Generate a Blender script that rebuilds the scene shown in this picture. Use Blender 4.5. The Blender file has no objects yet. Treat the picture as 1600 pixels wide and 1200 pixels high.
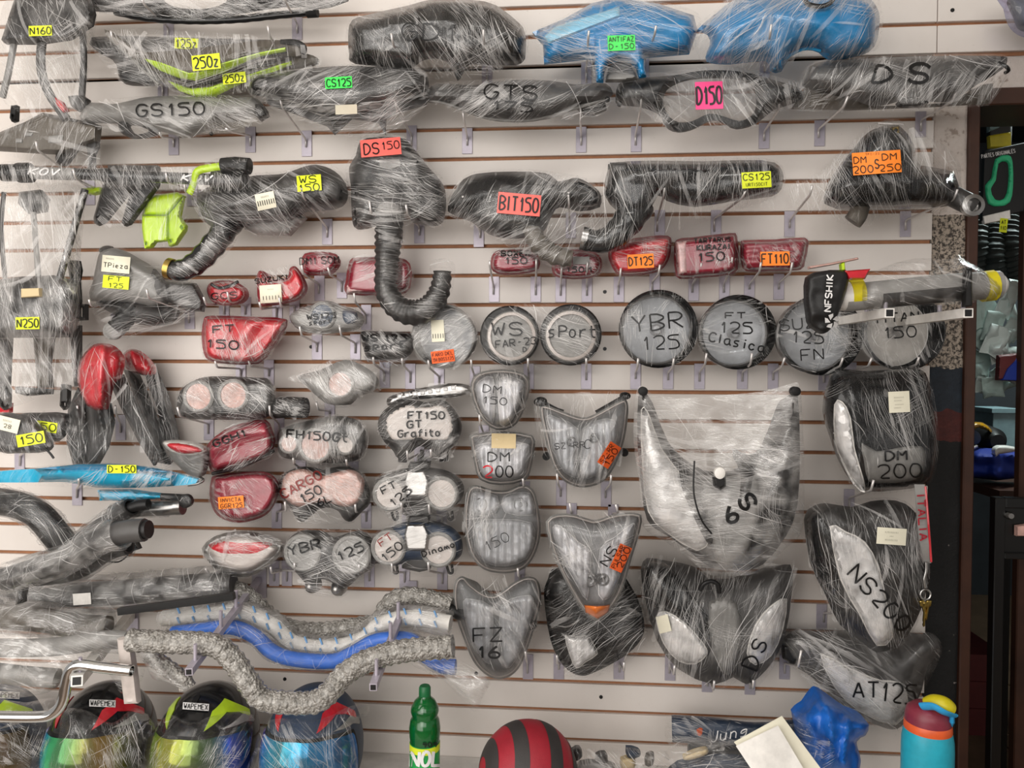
import bpy, bmesh, math, random
import numpy as np
from mathutils import Vector, Matrix
from mathutils.bvhtree import BVHTree
from mathutils.geometry import delaunay_2d_cdt

random.seed(7)
rng = np.random.default_rng(7)
SC = bpy.context.scene
COL = SC.collection

# ------------------------------------------------------------------ camera
YAW, PITCH, ROLL, CAM_D, CAM_Z, FPX = -0.08399, -0.02511, 0.00331, 1.971, 1.5, 1180.0
cy, sy, cp, sp = math.cos(YAW), math.sin(YAW), math.cos(PITCH), math.sin(PITCH)
FWD = Vector((sy * cp, cy * cp, sp))
_r = Vector((cy, -sy, 0))
_u = _r.cross(FWD)
RT = math.cos(ROLL) * _r + math.sin(ROLL) * _u
UP = -math.sin(ROLL) * _r + math.cos(ROLL) * _u
EYE = Vector((0, -CAM_D, CAM_Z))
cam = bpy.data.cameras.new('camera')
cam.sensor_width = 36
cam.lens = FPX * 36 / 1600
cam.clip_start = 0.02
co = bpy.data.objects.new('camera', cam)
co.matrix_world = Matrix(((RT.x, UP.x, -FWD.x, EYE.x), (RT.y, UP.y, -FWD.y, EYE.y), (RT.z, UP.z, -FWD.z, EYE.z), (0, 0, 0, 1)))
COL.objects.link(co)
SC.camera = co

# ------------------------------------------------------------------ light
SC.view_settings.view_transform = 'Standard'
SC.view_settings.look = 'None'
SC.view_settings.gamma = 1
SC.view_settings.use_curve_mapping = False
SC.view_settings.exposure = 0.42
SC.cycles.transparent_max_bounces = 24
SC.cycles.max_bounces = 7
SC.cycles.caustics_reflective = False
SC.cycles.caustics_refractive = False
W = bpy.data.worlds.new('world')
SC.world = W
W.use_nodes = True
bg = W.node_tree.nodes['Background']
bg.inputs[0].default_value = (1.0, 0.96, 0.91, 1)
bg.inputs[1].default_value = 0.28

def area(name, loc, target, sx, sy_, power, col):
    l = bpy.data.lights.new(name, 'AREA')
    l.shape = 'RECTANGLE'; l.size = sx; l.size_y = sy_; l.energy = power; l.color = col
    o = bpy.data.objects.new(name, l)
    o.location = loc
    o.rotation_euler = (Vector(target) - Vector(loc)).to_track_quat('-Z', 'Y').to_euler()
    COL.objects.link(o)
    return o
area('shop_front_daylight', (-1.5, -2.1, 1.6), (-1.15, 0, 1.4), 2.2, 2.4, 40, (1.0, 0.955, 0.90))
area('street_daylight', (-0.3, -4.6, 2.3), (0.0, 0, 1.4), 3.6, 1.8, 42, (1.0, 0.965, 0.93))
area('ceiling_tube_lamp', (0.2, -1.5, 2.95), (0.1, -0.2, 1.3), 1.3, 0.12, 7, (1.0, 0.97, 0.92))
area('back_room_lamp', (1.75, 0.75, 2.55), (1.6, 0.9, 1.0), 0.5, 0.2, 16.0, (0.85, 0.97, 0.95))

# ------------------------------------------------------------------ pixel <-> place
def ray(u, v):
    return FWD + RT * ((u - 800) / FPX) - UP * ((v - 600) / FPX)
def at(u, v, d=0.0):
    r = ray(u, v)
    return EYE + r * ((CAM_D - d) / r.y)
def px(p):
    q = Vector(p) - EYE
    z = q.dot(FWD)
    return 800 + FPX * q.dot(RT) / z, 600 - FPX * q.dot(UP) / z
def mpp(d):
    return (CAM_D - d) / FPX * 1.003

# ------------------------------------------------------------------ colours and materials
def C(r, g=None, b=None):
    if g is None:
        r, g, b = (r >> 16) & 255, (r >> 8) & 255, r & 255
    f = lambda c: (c / 255 / 12.92) if c <= 10.3 else ((c / 255 + 0.055) / 1.055) ** 2.4
    return (f(r), f(g), f(b), 1)
MATS = {}
def newmat(name):
    m = bpy.data.materials.new(name)
    m.use_nodes = True
    nt = m.node_tree
    nt.nodes.clear()
    out = nt.nodes.new('ShaderNodeOutputMaterial')
    return m, nt, out
def N(nt, t, **kw):
    n = nt.nodes.new('ShaderNode' + t)
    for k, v in kw.items():
        if k[0] == '_':
            setattr(n, k[1:], v)
        else:
            n.inputs[k.replace('_', ' ')].default_value = v
    return n
def L(nt, a, b):
    nt.links.new(a, b)
def ramp(nt, src, *stops):
    n = nt.nodes.new('ShaderNodeValToRGB')
    e = n.color_ramp.elements
    while len(e) > 1:
        e.remove(e[-1])
    for i, (p, c) in enumerate(stops):
        if not hasattr(c, '__len__'):
            c = (c, c, c, 1)
        if i == 0:
            e[0].position = p; e[0].color = c
        else:
            q = e.new(p); q.color = c
    L(nt, src, n.inputs[0])
    return n.outputs[0]
def math_(nt, op, a, b=None):
    n = nt.nodes.new('ShaderNodeMath'); n.operation = op
    for i, x in enumerate((a, b)):
        if x is None: continue
        if isinstance(x, (int, float)): n.inputs[i].default_value = x
        else: L(nt, x, n.inputs[i])
    return n.outputs[0]
def plastic(key, col, rough=0.4, metal=0.0, coat=0.0, var=0.12, scale=35, bump=0.0, bscale=300, trans=0.0, spec=0.5):
    m, nt, out = newmat(key)
    b = N(nt, 'BsdfPrincipled', Roughness=rough, Metallic=metal)
    b.inputs['Coat Weight'].default_value = coat
    b.inputs['Transmission Weight'].default_value = trans
    b.inputs['Specular IOR Level'].default_value = spec
    tc = N(nt, 'TexCoord')
    n = N(nt, 'TexNoise', Scale=scale, Detail=4.0, Roughness=0.6)
    L(nt, tc.outputs['Object'], n.inputs['Vector'])
    c = C(col)
    lo = tuple(x * (1 - var) for x in c[:3]) + (1,)
    hi = tuple(min(1, x * (1 + var)) for x in c[:3]) + (1,)
    L(nt, ramp(nt, n.outputs['Fac'], (0.3, lo), (0.7, hi)), b.inputs['Base Color'])
    if bump:
        n2 = N(nt, 'TexNoise', Scale=bscale, Detail=2.0)
        L(nt, tc.outputs['Object'], n2.inputs['Vector'])
        bp = N(nt, 'Bump', Strength=bump, Distance=0.002)
        L(nt, n2.outputs['Fac'], bp.inputs['Height'])
        L(nt, bp.outputs[0], b.inputs['Normal'])
    L(nt, b.outputs[0], out.inputs[0])
    MATS[key] = m
    return m
P = plastic
P('blk', 0x1d1c1c, 0.42, bump=0.12, spec=.35)
P('blkg', 0x161617, 0.18, coat=0.25, spec=.4)
P('rub', 0x181717, 0.62, bump=0.25, spec=.3)
P('gry', 0x4b4948, 0.45, spec=.4)
P('lgry', 0x8d8b88, 0.45)
P('dgry', 0x312f2e, 0.42, spec=.4)
P('brn', 0x5d564d, 0.5)
P('mtl', 0xa8a6a4, 0.3, metal=1.0)
P('chr', 0xe6e6e6, 0.06, metal=1.0, var=0.02)
P('gal', 0xb6afba, 0.42, metal=0.35)
P('wire', 0xcfcac8, 0.33, metal=0.5)
P('brass', 0xb39a55, 0.3, metal=1.0)
P('red', 0xc21f2c, 0.16, coat=0.4, var=0.2)
P('dred', 0x8e2033, 0.2, coat=0.4, var=0.2)
P('orl', 0xd6702a, 0.25, coat=0.3)
P('wht', 0xe8e4de, 0.4)
P('pap', 0xe6e1cc, 0.7, var=0.04)
P('tan', 0xcdb88f, 0.6, var=0.05)
P('ylw', 0xdfea2c, 0.55, var=0.04)
P('grn', 0x46dd5c, 0.55, var=0.04)
P('org', 0xff8a2a, 0.55, var=0.04)
P('orr', 0xff6a2e, 0.55, var=0.04)
P('pnk', 0xff4c8e, 0.55, var=0.04)
P('sal', 0xfb6f66, 0.55, var=0.04)
P('ink', 0x0c0b0c, 0.45, var=0.02)
P('inkr', 0x7d2a26, 0.45, var=0.02)
P('inkw', 0xe9e7e6, 0.5, var=0.02)
P('lime', 0xb4d422, 0.3, coat=0.2)
P('blu', 0x1c83bd, 0.22, coat=0.4, var=0.08)
P('teal', 0x12a7cf, 0.22, coat=0.4, var=0.08)
P('dteal', 0x1a6f95, 0.25, coat=0.4, var=0.08)
P('dash', 0x6f9fd0, 0.4)
P('bluf', 0x2f6fd6, 0.35, var=0.12)
P('navy', 0x27374d, 0.5)
P('dial', 0xbfb5af, 0.3, coat=0.3, var=0.08, scale=60)
P('dialr', 0xbb948a, 0.3, coat=0.3, var=0.25, scale=60)
P('pink_lens', 0xc59a98, 0.25, coat=0.4, var=0.3, scale=50)
P('bottle', 0x0f7a35, 0.12, coat=0.3, trans=0.55)
P('capg', 0x17673a, 0.4)
P('labg', 0x1f9a4a, 0.4)
P('mar', 0x9b1b2b, 0.5, bump=0.4, bscale=700)
P('char', 0x34302f, 0.55, bump=0.4, bscale=700)
P('flask', 0x2aa7bd, 0.38)
P('plum', 0x843040, 0.4)
P('coral', 0xe5612f, 0.4)
P('sky', 0x2f9ed6, 0.4)
P('paleblue', 0x8fc9e6, 0.12, coat=0.6)
P('must', 0xcfc01c, 0.4)
P('blubag', 0x1f63ba, 0.3, var=0.3, scale=22, bump=0.8, bscale=45)
P('wood', 0x3c2114, 0.5, var=0.35, scale=9)
P('cowl_blk', 0x201f1e, 0.25, coat=0.2)
P('mint', 0x35b982, 0.5)
P('mirr', 0xf2f1f0, 0.2, metal=0.05, coat=0.4, var=0.25, scale=22)

def reflector():
    m, nt, out = newmat('reflector')
    b = N(nt, 'BsdfPrincipled', Roughness=0.22, Metallic=0.1)
    b.inputs['Coat Weight'].default_value = 0.4
    tc = N(nt, 'TexCoord')
    n = N(nt, 'TexVoronoi', Scale=42.0)
    L(nt, tc.outputs['Object'], n.inputs['Vector'])
    n3 = N(nt, 'TexNoise', Scale=24.0, Detail=3.0)
    L(nt, tc.outputs['Object'], n3.inputs['Vector'])
    L(nt, ramp(nt, n3.outputs['Fac'], (0.3, C(0xa3a09e)), (0.5, C(0xe2e0df)), (0.7, C(0xfaf6f3))), b.inputs['Base Color'])
    bp = N(nt, 'Bump', Strength=0.5, Distance=0.006)
    L(nt, n.outputs['Distance'], bp.inputs['Height'])
    L(nt, bp.outputs[0], b.inputs['Normal'])
    L(nt, b.outputs[0], out.inputs[0])
    MATS['refl'] = m
reflector()

def lens(key, tint, haze, ribs=0.0, rscale=180, gloss=0.75, rough=0.09):
    m, nt, out = newmat(key)
    tr = N(nt, 'BsdfTransparent', Color=C(tint))
    gl = N(nt, 'BsdfGlossy', Roughness=rough, Color=(1, 1, 1, 1))
    df = N(nt, 'BsdfDiffuse', Color=C(0xe6e6e8))
    fr = N(nt, 'Fresnel', IOR=1.5)
    tc = N(nt, 'TexCoord')
    if ribs:
        w = N(nt, 'TexWave', Scale=rscale, Distortion=0.6)
        L(nt, tc.outputs['Object'], w.inputs['Vector'])
        bp = N(nt, 'Bump', Strength=ribs, Distance=0.002)
        L(nt, w.outputs['Fac'], bp.inputs['Height'])
        L(nt, bp.outputs[0], gl.inputs['Normal']); L(nt, bp.outputs[0], fr.inputs['Normal'])
    m1 = N(nt, 'MixShader', Fac=haze)
    L(nt, tr.outputs[0], m1.inputs[1]); L(nt, df.outputs[0], m1.inputs[2])
    m2 = N(nt, 'MixShader')
    L(nt, math_(nt, 'MULTIPLY', fr.outputs[0], gloss), m2.inputs[0])
    L(nt, m1.outputs[0], m2.inputs[1]); L(nt, gl.outputs[0], m2.inputs[2])
    L(nt, m2.outputs[0], out.inputs[0])
    MATS[key] = m
lens('glass', 0xf6f7fa, 0.05)
lens('ribglass', 0xf4f6f9, 0.07, 0.6)
lens('window', 0xe9e6e2, 0.10, gloss=0.25, rough=0.3)
lens('bagfilm', 0xf4f4f6, 0.16)
lens('lilac', 0xdcdcf0, 0.14)

def film(key, haze, streak, tint=0xdedbd8):
    # stretch film: clear, with whitish pulled threads, their bright glints painted in, and the gloss of a tight wrap; UV runs along and across the pull
    m, nt, out = newmat(key)
    tr = N(nt, 'BsdfTransparent')
    df = N(nt, 'BsdfDiffuse', Color=C(tint))
    gl = N(nt, 'BsdfGlossy', Roughness=0.16, Color=(1, 1, 1, 1))
    uv = N(nt, 'UVMap')
    warp = N(nt, 'TexNoise', Scale=9.0, Detail=1.0)
    L(nt, uv.outputs[0], warp.inputs['Vector'])
    add = N(nt, 'VectorMath', _operation='MULTIPLY_ADD')
    L(nt, warp.outputs['Color'], add.inputs[0])
    add.inputs[1].default_value = (0.05, 0.05, 0)
    L(nt, uv.outputs[0], add.inputs[2])
    def streaks(rot, sx, sy_, lo, hi):
        mp = N(nt, 'Mapping'); mp.inputs['Rotation'].default_value = (0, 0, rot)
        L(nt, add.outputs[0], mp.inputs['Vector'])
        m2 = N(nt, 'Mapping'); m2.inputs['Scale'].default_value = (sx, sy_, 1)
        L(nt, mp.outputs[0], m2.inputs['Vector'])
        n = N(nt, 'TexNoise', Scale=1.0, Detail=3.0, Roughness=0.65)
        L(nt, m2.outputs[0], n.inputs['Vector'])
        return n.outputs['Fac'], ramp(nt, n.outputs['Fac'], (lo, 0.0), (hi, 1.0))
    h1, s1 = streaks(0.0, 7, 210, 0.59, 0.68)
    h2, s2 = streaks(0.6, 6, 240, 0.61, 0.69)
    h3, s3 = streaks(-0.25, 4, 80, 0.60, 0.72)
    pn = N(nt, 'TexNoise', Scale=16.0, Detail=2.0)
    L(nt, uv.outputs[0], pn.inputs['Vector'])
    patch = ramp(nt, pn.outputs['Fac'], (0.40, 0.06), (0.58, 1.0))
    s = math_(nt, 'ADD', math_(nt, 'MULTIPLY', s1, 0.62), math_(nt, 'MULTIPLY', s2, 0.45))
    s = math_(nt, 'ADD', s, math_(nt, 'MULTIPLY', s3, 0.4))
    s = math_(nt, 'MULTIPLY', math_(nt, 'MULTIPLY', s, patch), streak)
    mask = math_(nt, 'MINIMUM', math_(nt, 'ADD', s, math_(nt, 'MULTIPLY', patch, haze)), 0.85)
    bp = N(nt, 'Bump', Strength=0.75, Distance=0.004)
    L(nt, math_(nt, 'ADD', h1, math_(nt, 'MULTIPLY', h3, 1.6)), bp.inputs['Height'])
    L(nt, bp.outputs[0], gl.inputs['Normal'])
    sheen = N(nt, 'MixShader', Fac=0.3)
    L(nt, df.outputs[0], sheen.inputs[1]); L(nt, gl.outputs[0], sheen.inputs[2])
    m1 = N(nt, 'MixShader')
    L(nt, mask, m1.inputs[0]); L(nt, tr.outputs[0], m1.inputs[1]); L(nt, sheen.outputs[0], m1.inputs[2])
    fr = N(nt, 'Fresnel', IOR=1.38)
    L(nt, bp.outputs[0], fr.inputs['Normal'])
    m2 = N(nt, 'MixShader')
    L(nt, math_(nt, 'ADD', math_(nt, 'MULTIPLY', fr.outputs[0], 0.55), 0.004), m2.inputs[0])
    L(nt, m1.outputs[0], m2.inputs[1]); L(nt, gl.outputs[0], m2.inputs[2])
    L(nt, m2.outputs[0], out.inputs[0])
    MATS[key] = m
film('film1', 0.01, 0.5)
film('film2', 0.03, 0.7)
film('film3', 0.10, 1.0)
film('film4', 0.30, 1.1)
film('film5', 0.42, 1.2)

def crease():
    m, nt, out = newmat('film_crease')
    tr = N(nt, 'BsdfTransparent')
    df = N(nt, 'BsdfPrincipled', Roughness=0.25)
    df.inputs['Base Color'].default_value = C(0xefecea)  # near-white base colour paints in the specular glints of the creases
    mx = N(nt, 'MixShader')
    uv = N(nt, 'UVMap'); sx = N(nt, 'SeparateXYZ'); L(nt, uv.outputs[0], sx.inputs[0])
    L(nt, sx.outputs[0], mx.inputs[0]); L(nt, tr.outputs[0], mx.inputs[1]); L(nt, df.outputs[0], mx.inputs[2])
    L(nt, mx.outputs[0], out.inputs[0])
    MATS['crease'] = m
crease()

def bubble():
    m, nt, out = newmat('bubble_wrap')
    b = N(nt, 'BsdfPrincipled', Roughness=0.22)
    b.inputs['Coat Weight'].default_value = 0.5
    tc = N(nt, 'TexCoord')
    v = N(nt, 'TexVoronoi', Scale=165.0)
    L(nt, tc.outputs['Object'], v.inputs['Vector'])
    n = N(nt, 'TexNoise', Scale=70.0, Detail=3.0)
    L(nt, tc.outputs['Object'], n.inputs['Vector'])
    L(nt, ramp(nt, n.outputs['Fac'], (0.35, C(0x77736d)), (0.6, C(0x9f9b95)), (0.75, C(0xc2bfba))), b.inputs['Base Color'])
    bp = N(nt, 'Bump', Strength=0.9, Distance=0.006, _invert=True)
    L(nt, v.outputs['Distance'], bp.inputs['Height'])
    L(nt, bp.outputs[0], b.inputs['Normal'])
    L(nt, b.outputs[0], out.inputs[0])
    MATS['bub'] = m
bubble()

def spectrum(key, stops, axis=0, scale=4.0, off=0.5):
    # mirror-coated visor: the coating runs through these colours across the visor
    m, nt, out = newmat(key)
    b = N(nt, 'BsdfPrincipled', Roughness=0.12, Metallic=0.55)
    uv = N(nt, 'UVMap')
    sx = N(nt, 'SeparateXYZ')
    L(nt, uv.outputs[0], sx.inputs[0])
    L(nt, ramp(nt, sx.outputs[axis], *[(p, C(c)) for p, c in stops]), b.inputs['Base Color'])
    L(nt, b.outputs[0], out.inputs[0])
    MATS[key] = m
spectrum('visor_gold', [(0, 0x6b5a3a), (0.4, 0x8d7b55), (0.7, 0xb08d4e), (1, 0x5f5642)])
spectrum('visor_green', [(0, 0x6a3fb8), (0.14, 0x3f7be8), (0.25, 0x35b5e0), (0.36, 0x3fae74), (0.55, 0x56773d), (0.72, 0x8a6b2a), (0.9, 0x4f4d23), (1, 0x33351f)])
spectrum('visor_lime', [(0, 0x4f7f3c), (0.22, 0xa6cf4e), (0.38, 0xb4b340), (0.55, 0x6f7d33), (0.72, 0x3f5c4a), (0.88, 0x2a58a8), (1, 0x23346b)])
spectrum('visor_blue', [(0, 0x5a3fa8), (0.12, 0x8a6cf0), (0.2, 0x39a9ea), (0.4, 0x2b8f9f), (0.65, 0x2a7fb0), (1, 0x1d5a9a)])

def wallmat():
    m, nt, out = newmat('slat_laminate')
    b = N(nt, 'BsdfPrincipled', Roughness=0.42)
    tc = N(nt, 'TexCoord')
    n = N(nt, 'TexNoise', Scale=3.0, Detail=5.0, Roughness=0.6)
    L(nt, tc.outputs['Object'], n.inputs['Vector'])
    n2 = N(nt, 'TexNoise', Scale=90.0, Detail=4.0, Roughness=0.7)
    L(nt, tc.outputs['Object'], n2.inputs['Vector'])
    mx = N(nt, 'Mix', _data_type='RGBA', _blend_type='MULTIPLY'); mx.inputs[0].default_value = 1.0
    L(nt, ramp(nt, n.outputs['Fac'], (0.3, C(0xd6cdc6)), (0.7, C(0xe2dbd5))), mx.inputs[6])
    L(nt, ramp(nt, n2.outputs['Fac'], (0.25, (0.82, 0.8, 0.78, 1)), (0.36, (1, 1, 1, 1))), mx.inputs[7])
    L(nt, mx.outputs[2], b.inputs['Base Color'])
    L(nt, b.outputs[0], out.inputs[0])
    MATS['slat'] = m
wallmat()
P('mdf', 0x9c6c4c, 0.75, var=0.12, scale=60)

def stucco():
    m, nt, out = newmat('painted_plaster')
    b = N(nt, 'BsdfPrincipled', Roughness=0.75)
    tc = N(nt, 'TexCoord')
    sz = N(nt, 'SeparateXYZ'); L(nt, tc.outputs['Object'], sz.inputs[0])
    wob = N(nt, 'TexNoise', Scale=30.0, Detail=3.0); L(nt, tc.outputs['Object'], wob.inputs['Vector'])
    z = math_(nt, 'ADD', sz.outputs[2], math_(nt, 'MULTIPLY', math_(nt, 'SUBTRACT', wob.outputs['Fac'], 0.5), 0.03))
    sp1 = N(nt, 'TexNoise', Scale=120.0, Detail=4.0, Roughness=0.75); L(nt, tc.outputs['Object'], sp1.inputs['Vector'])
    sp2 = N(nt, 'TexNoise', Scale=38.0, Detail=4.0, Roughness=0.7); L(nt, tc.outputs['Object'], sp2.inputs['Vector'])
    speck = ramp(nt, sp1.outputs['Fac'], (0.44, C(0x3a342f)), (0.55, C(0xa79a8c)))
    plain = ramp(nt, sp2.outputs['Fac'], (0.33, C(0x9a8c82)), (0.42, C(0xc5bab2)), (0.7, C(0xcdc3bc)))
    dark = ramp(nt, sp2.outputs['Fac'], (0.3, C(0x070606)), (0.7, C(0x0e0d0d)), (0.76, C(0x8c8580)))
    maroon = ramp(nt, sp2.outputs['Fac'], (0.3, C(0x3a1412)), (0.7, C(0x52201b)))
    navy = ramp(nt, sp2.outputs['Fac'], (0.3, C(0x161c24)), (0.7, C(0x222b35)))
    def step(zc):
        return math_(nt, 'GREATER_THAN', z, zc)
    cur = dark
    # bands of old paint up the pillar, from the foot upwards
    for zc, col in ((at(1480, 690).z, maroon), (at(1480, 642).z, navy), (at(1480, 575).z, speck), (at(1480, 335).z, plain)):
        mx = N(nt, 'Mix', _data_type='RGBA')
        L(nt, step(zc), mx.inputs[0]); L(nt, cur, mx.inputs[6]); L(nt, col, mx.inputs[7])
        cur = mx.outputs[2]
    L(nt, cur, b.inputs['Base Color'])
    bp = N(nt, 'Bump', Strength=0.6, Distance=0.004)
    L(nt, sp1.outputs['Fac'], bp.inputs['Height']); L(nt, bp.outputs[0], b.inputs['Normal'])
    L(nt, b.outputs[0], out.inputs[0])
    MATS['stucco'] = m
stucco()
P('dark_paint', 0x2b3136, 0.6, var=0.2, scale=8)
P('floor', 0x6f5b48, 0.45, var=0.25, scale=5)
P('ceil', 0xd8d6d2, 0.8)
P('bench', 0xcfcbc6, 0.45, var=0.08)
P('steel_paint', 0x0a0909, 0.3)
P('cloth_blue', 0x14308c, 0.7)
P('helm_ylw', 0xd09a16, 0.25, coat=0.5)
P('paper_pale', 0xc3d0cc, 0.7, var=0.06)
P('paper_blue', 0x9fb3ad, 0.7, var=0.1)
P('tyre', 0x26302f, 0.6, bump=0.6, bscale=90)
P('boxred', 0x5a1a1c, 0.6)
P('ltblue_sheet', 0x7f9aa0, 0.6)

# ------------------------------------------------------------------ outlines
def catmull(pts, n=4, closed=True):
    P_ = [tuple(p) for p in pts]
    out = []
    k = len(P_)
    rngk = range(k) if closed else range(k - 1)
    for i in rngk:
        if closed:
            a, b, c, d = P_[(i - 1) % k], P_[i], P_[(i + 1) % k], P_[(i + 2) % k]
        else:
            a, b, c, d = P_[max(i - 1, 0)], P_[i], P_[i + 1], P_[min(i + 2, k - 1)]
        for j in range(n):
            t = j / n
            out.append(tuple(0.5 * ((2 * b[q]) + (-a[q] + c[q]) * t + (2 * a[q] - 5 * b[q] + 4 * c[q] - d[q]) * t * t + (-a[q] + 3 * b[q] - 3 * c[q] + d[q]) * t ** 3) for q in range(len(b))))
    if not closed:
        out.append(P_[-1])
    return out
def chaikin(pts, closed=True, it=1):
    for _ in range(it):
        k = len(pts); out = []
        if not closed: out.append(pts[0])
        for i in range(k if closed else k - 1):
            a, b = pts[i], pts[(i + 1) % k]
            out.append(tuple(.75 * x + .25 * y for x, y in zip(a, b)))
            out.append(tuple(.25 * x + .75 * y for x, y in zip(a, b)))
        if not closed: out.append(pts[-1])
        pts = out
    return pts
def resample(pts, step, closed=True):
    P_ = np.array(pts, float)
    if closed: P_ = np.vstack([P_, P_[:1]])
    seg = np.linalg.norm(np.diff(P_[:, :2], axis=0), axis=1)
    s = np.concatenate([[0], np.cumsum(seg)])
    n = max(4 if closed else 2, int(round(s[-1] / step)))
    t = np.linspace(0, s[-1], n + 1)
    if closed: t = t[:-1]
    return [tuple(np.interp(x, s, P_[:, q]) for q in range(P_.shape[1])) for x in t]
def segdist(pts, loop, closed=True):
    A = np.array(loop, float)
    B = np.roll(A, -1, 0)
    if not closed: A, B = A[:-1], B[:-1]
    p = np.array(pts, float)[:, None, :]
    ab = (B - A)[None]
    t = np.clip(((p - A[None]) * ab).sum(2) / np.maximum((ab ** 2).sum(2), 1e-9), 0, 1)
    return np.linalg.norm(p - (A[None] + ab * t[..., None]), axis=2).min(1)
def inside(pts, loop):
    A = np.array(loop, float); B = np.roll(A, -1, 0)
    p = np.array(pts, float)
    x, y = p[:, 0][:, None], p[:, 1][:, None]
    cond = (A[:, 1][None] > y) != (B[:, 1][None] > y)
    with np.errstate(divide='ignore', invalid='ignore'):
        xi = A[:, 0][None] + (y - A[:, 1][None]) * (B[:, 0] - A[:, 0])[None] / (B[:, 1] - A[:, 1])[None]
    return ((cond & (x < xi)).sum(1) % 2) == 1
def hull(pts):
    P_ = sorted(set((round(a, 2), round(b, 2)) for a, b in pts))
    def half(seq):
        h = []
        for p in seq:
            while len(h) > 1 and (h[-1][0] - h[-2][0]) * (p[1] - h[-2][1]) - (h[-1][1] - h[-2][1]) * (p[0] - h[-2][0]) <= 0:
                h.pop()
            h.append(p)
        return h
    a, b = half(P_), half(P_[::-1])
    return a[:-1] + b[:-1]
def grow(loop, g):
    A = np.array(loop, float)
    area2 = (A[:, 0] * np.roll(A[:, 1], -1) - np.roll(A[:, 0], -1) * A[:, 1]).sum()
    t = np.roll(A, -1, 0) - np.roll(A, 1, 0)
    n = np.stack([t[:, 1], -t[:, 0]], 1)
    n /= np.maximum(np.linalg.norm(n, axis=1, keepdims=True), 1e-9)
    if area2 < 0: n = -n
    return [tuple(x) for x in A + n * g]
def vnoise(x, y, seed=0):
    xi, yi = np.floor(x).astype(int), np.floor(y).astype(int)
    fx, fy = x - xi, y - yi
    fx, fy = fx * fx * (3 - 2 * fx), fy * fy * (3 - 2 * fy)
    def h(a, b):
        n = (a * 374761393 + b * 668265263 + seed * 362437) & 0x7fffffff
        n = ((n ^ (n >> 13)) * 1274126177) & 0x7fffffff
        return ((n ^ (n >> 16)) & 0xffff) / 65535.0
    return (h(xi, yi) * (1 - fx) + h(xi + 1, yi) * fx) * (1 - fy) + (h(xi, yi + 1) * (1 - fx) + h(xi + 1, yi + 1) * fx) * fy

# ------------------------------------------------------------------ things and their parts
THINGS = []
class T:
    def __init__(s, name, label, cat, group=None, d=0.06, kind=None):
        s.name, s.label, s.cat, s.group, s.d, s.kind = name, label, cat, group, d, kind
        s.root = bpy.data.objects.new(name, None)
        s.root.empty_display_size = 0.02
        COL.objects.link(s.root)
        s.parts, s.V, s.F, s.bv, s.loop = [], [], [], None, []
        THINGS.append(s)
    def add(s, name, V, F, mat, parent=None, smooth=True, uv=None, label=None, solid=True, kind=None, auto=None):
        me = bpy.data.meshes.new(name)
        me.from_pydata([tuple(v) for v in V], [], F)
        if smooth:
            me.polygons.foreach_set('use_smooth', [True] * len(me.polygons))
            if auto: me.set_sharp_from_angle(angle=math.radians(auto))
        if uv is not None:
            ul = me.uv_layers.new(name='uv')
            idx = np.empty(len(me.loops), int); me.loops.foreach_get('vertex_index', idx)
            ul.data.foreach_set('uv', np.asarray(uv, float)[idx].ravel())
        me.materials.append(MATS[mat] if isinstance(mat, str) else mat)
        o = bpy.data.objects.new(name, me)
        COL.objects.link(o)
        o.parent = parent or s.root
        if label: o['label'] = label
        if kind: o['kind'] = kind
        s.parts.append(o)
        if solid:
            b = len(s.V)
            s.V.extend(Vector(v) for v in V)
            s.F.extend([tuple(i + b for i in f) for f in F])
            s.bv = None
        return o
    def bvh(s):
        if s.bv is None:
            s.bv = BVHTree.FromPolygons(s.V, s.F)
        return s.bv
    def hit(s, u, v):
        r = ray(u, v).normalized()
        h = s.bvh().ray_cast(EYE, r, 6)
        return -h[0].y if h[0] is not None else None
    def finish(s):
        if not s.parts: return
        A = np.array([tuple(v) for v in s.V]) if s.V else np.zeros((1, 3))
        loc = Vector(((A[:, 0].min() + A[:, 0].max()) / 2, A[:, 1].max(), A[:, 2].min()))
        s.root.location = loc
        M = Matrix.Translation(-loc)
        done = set()
        for o in s.parts:
            if o.data.name not in done:
                o.data.transform(M); done.add(o.data.name)
        if s.kind: s.root['kind'] = s.kind
        if s.cat: s.root['category'] = s.cat
        if s.label: s.root['label'] = s.label
        if s.group: s.root['group'] = s.group

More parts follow.
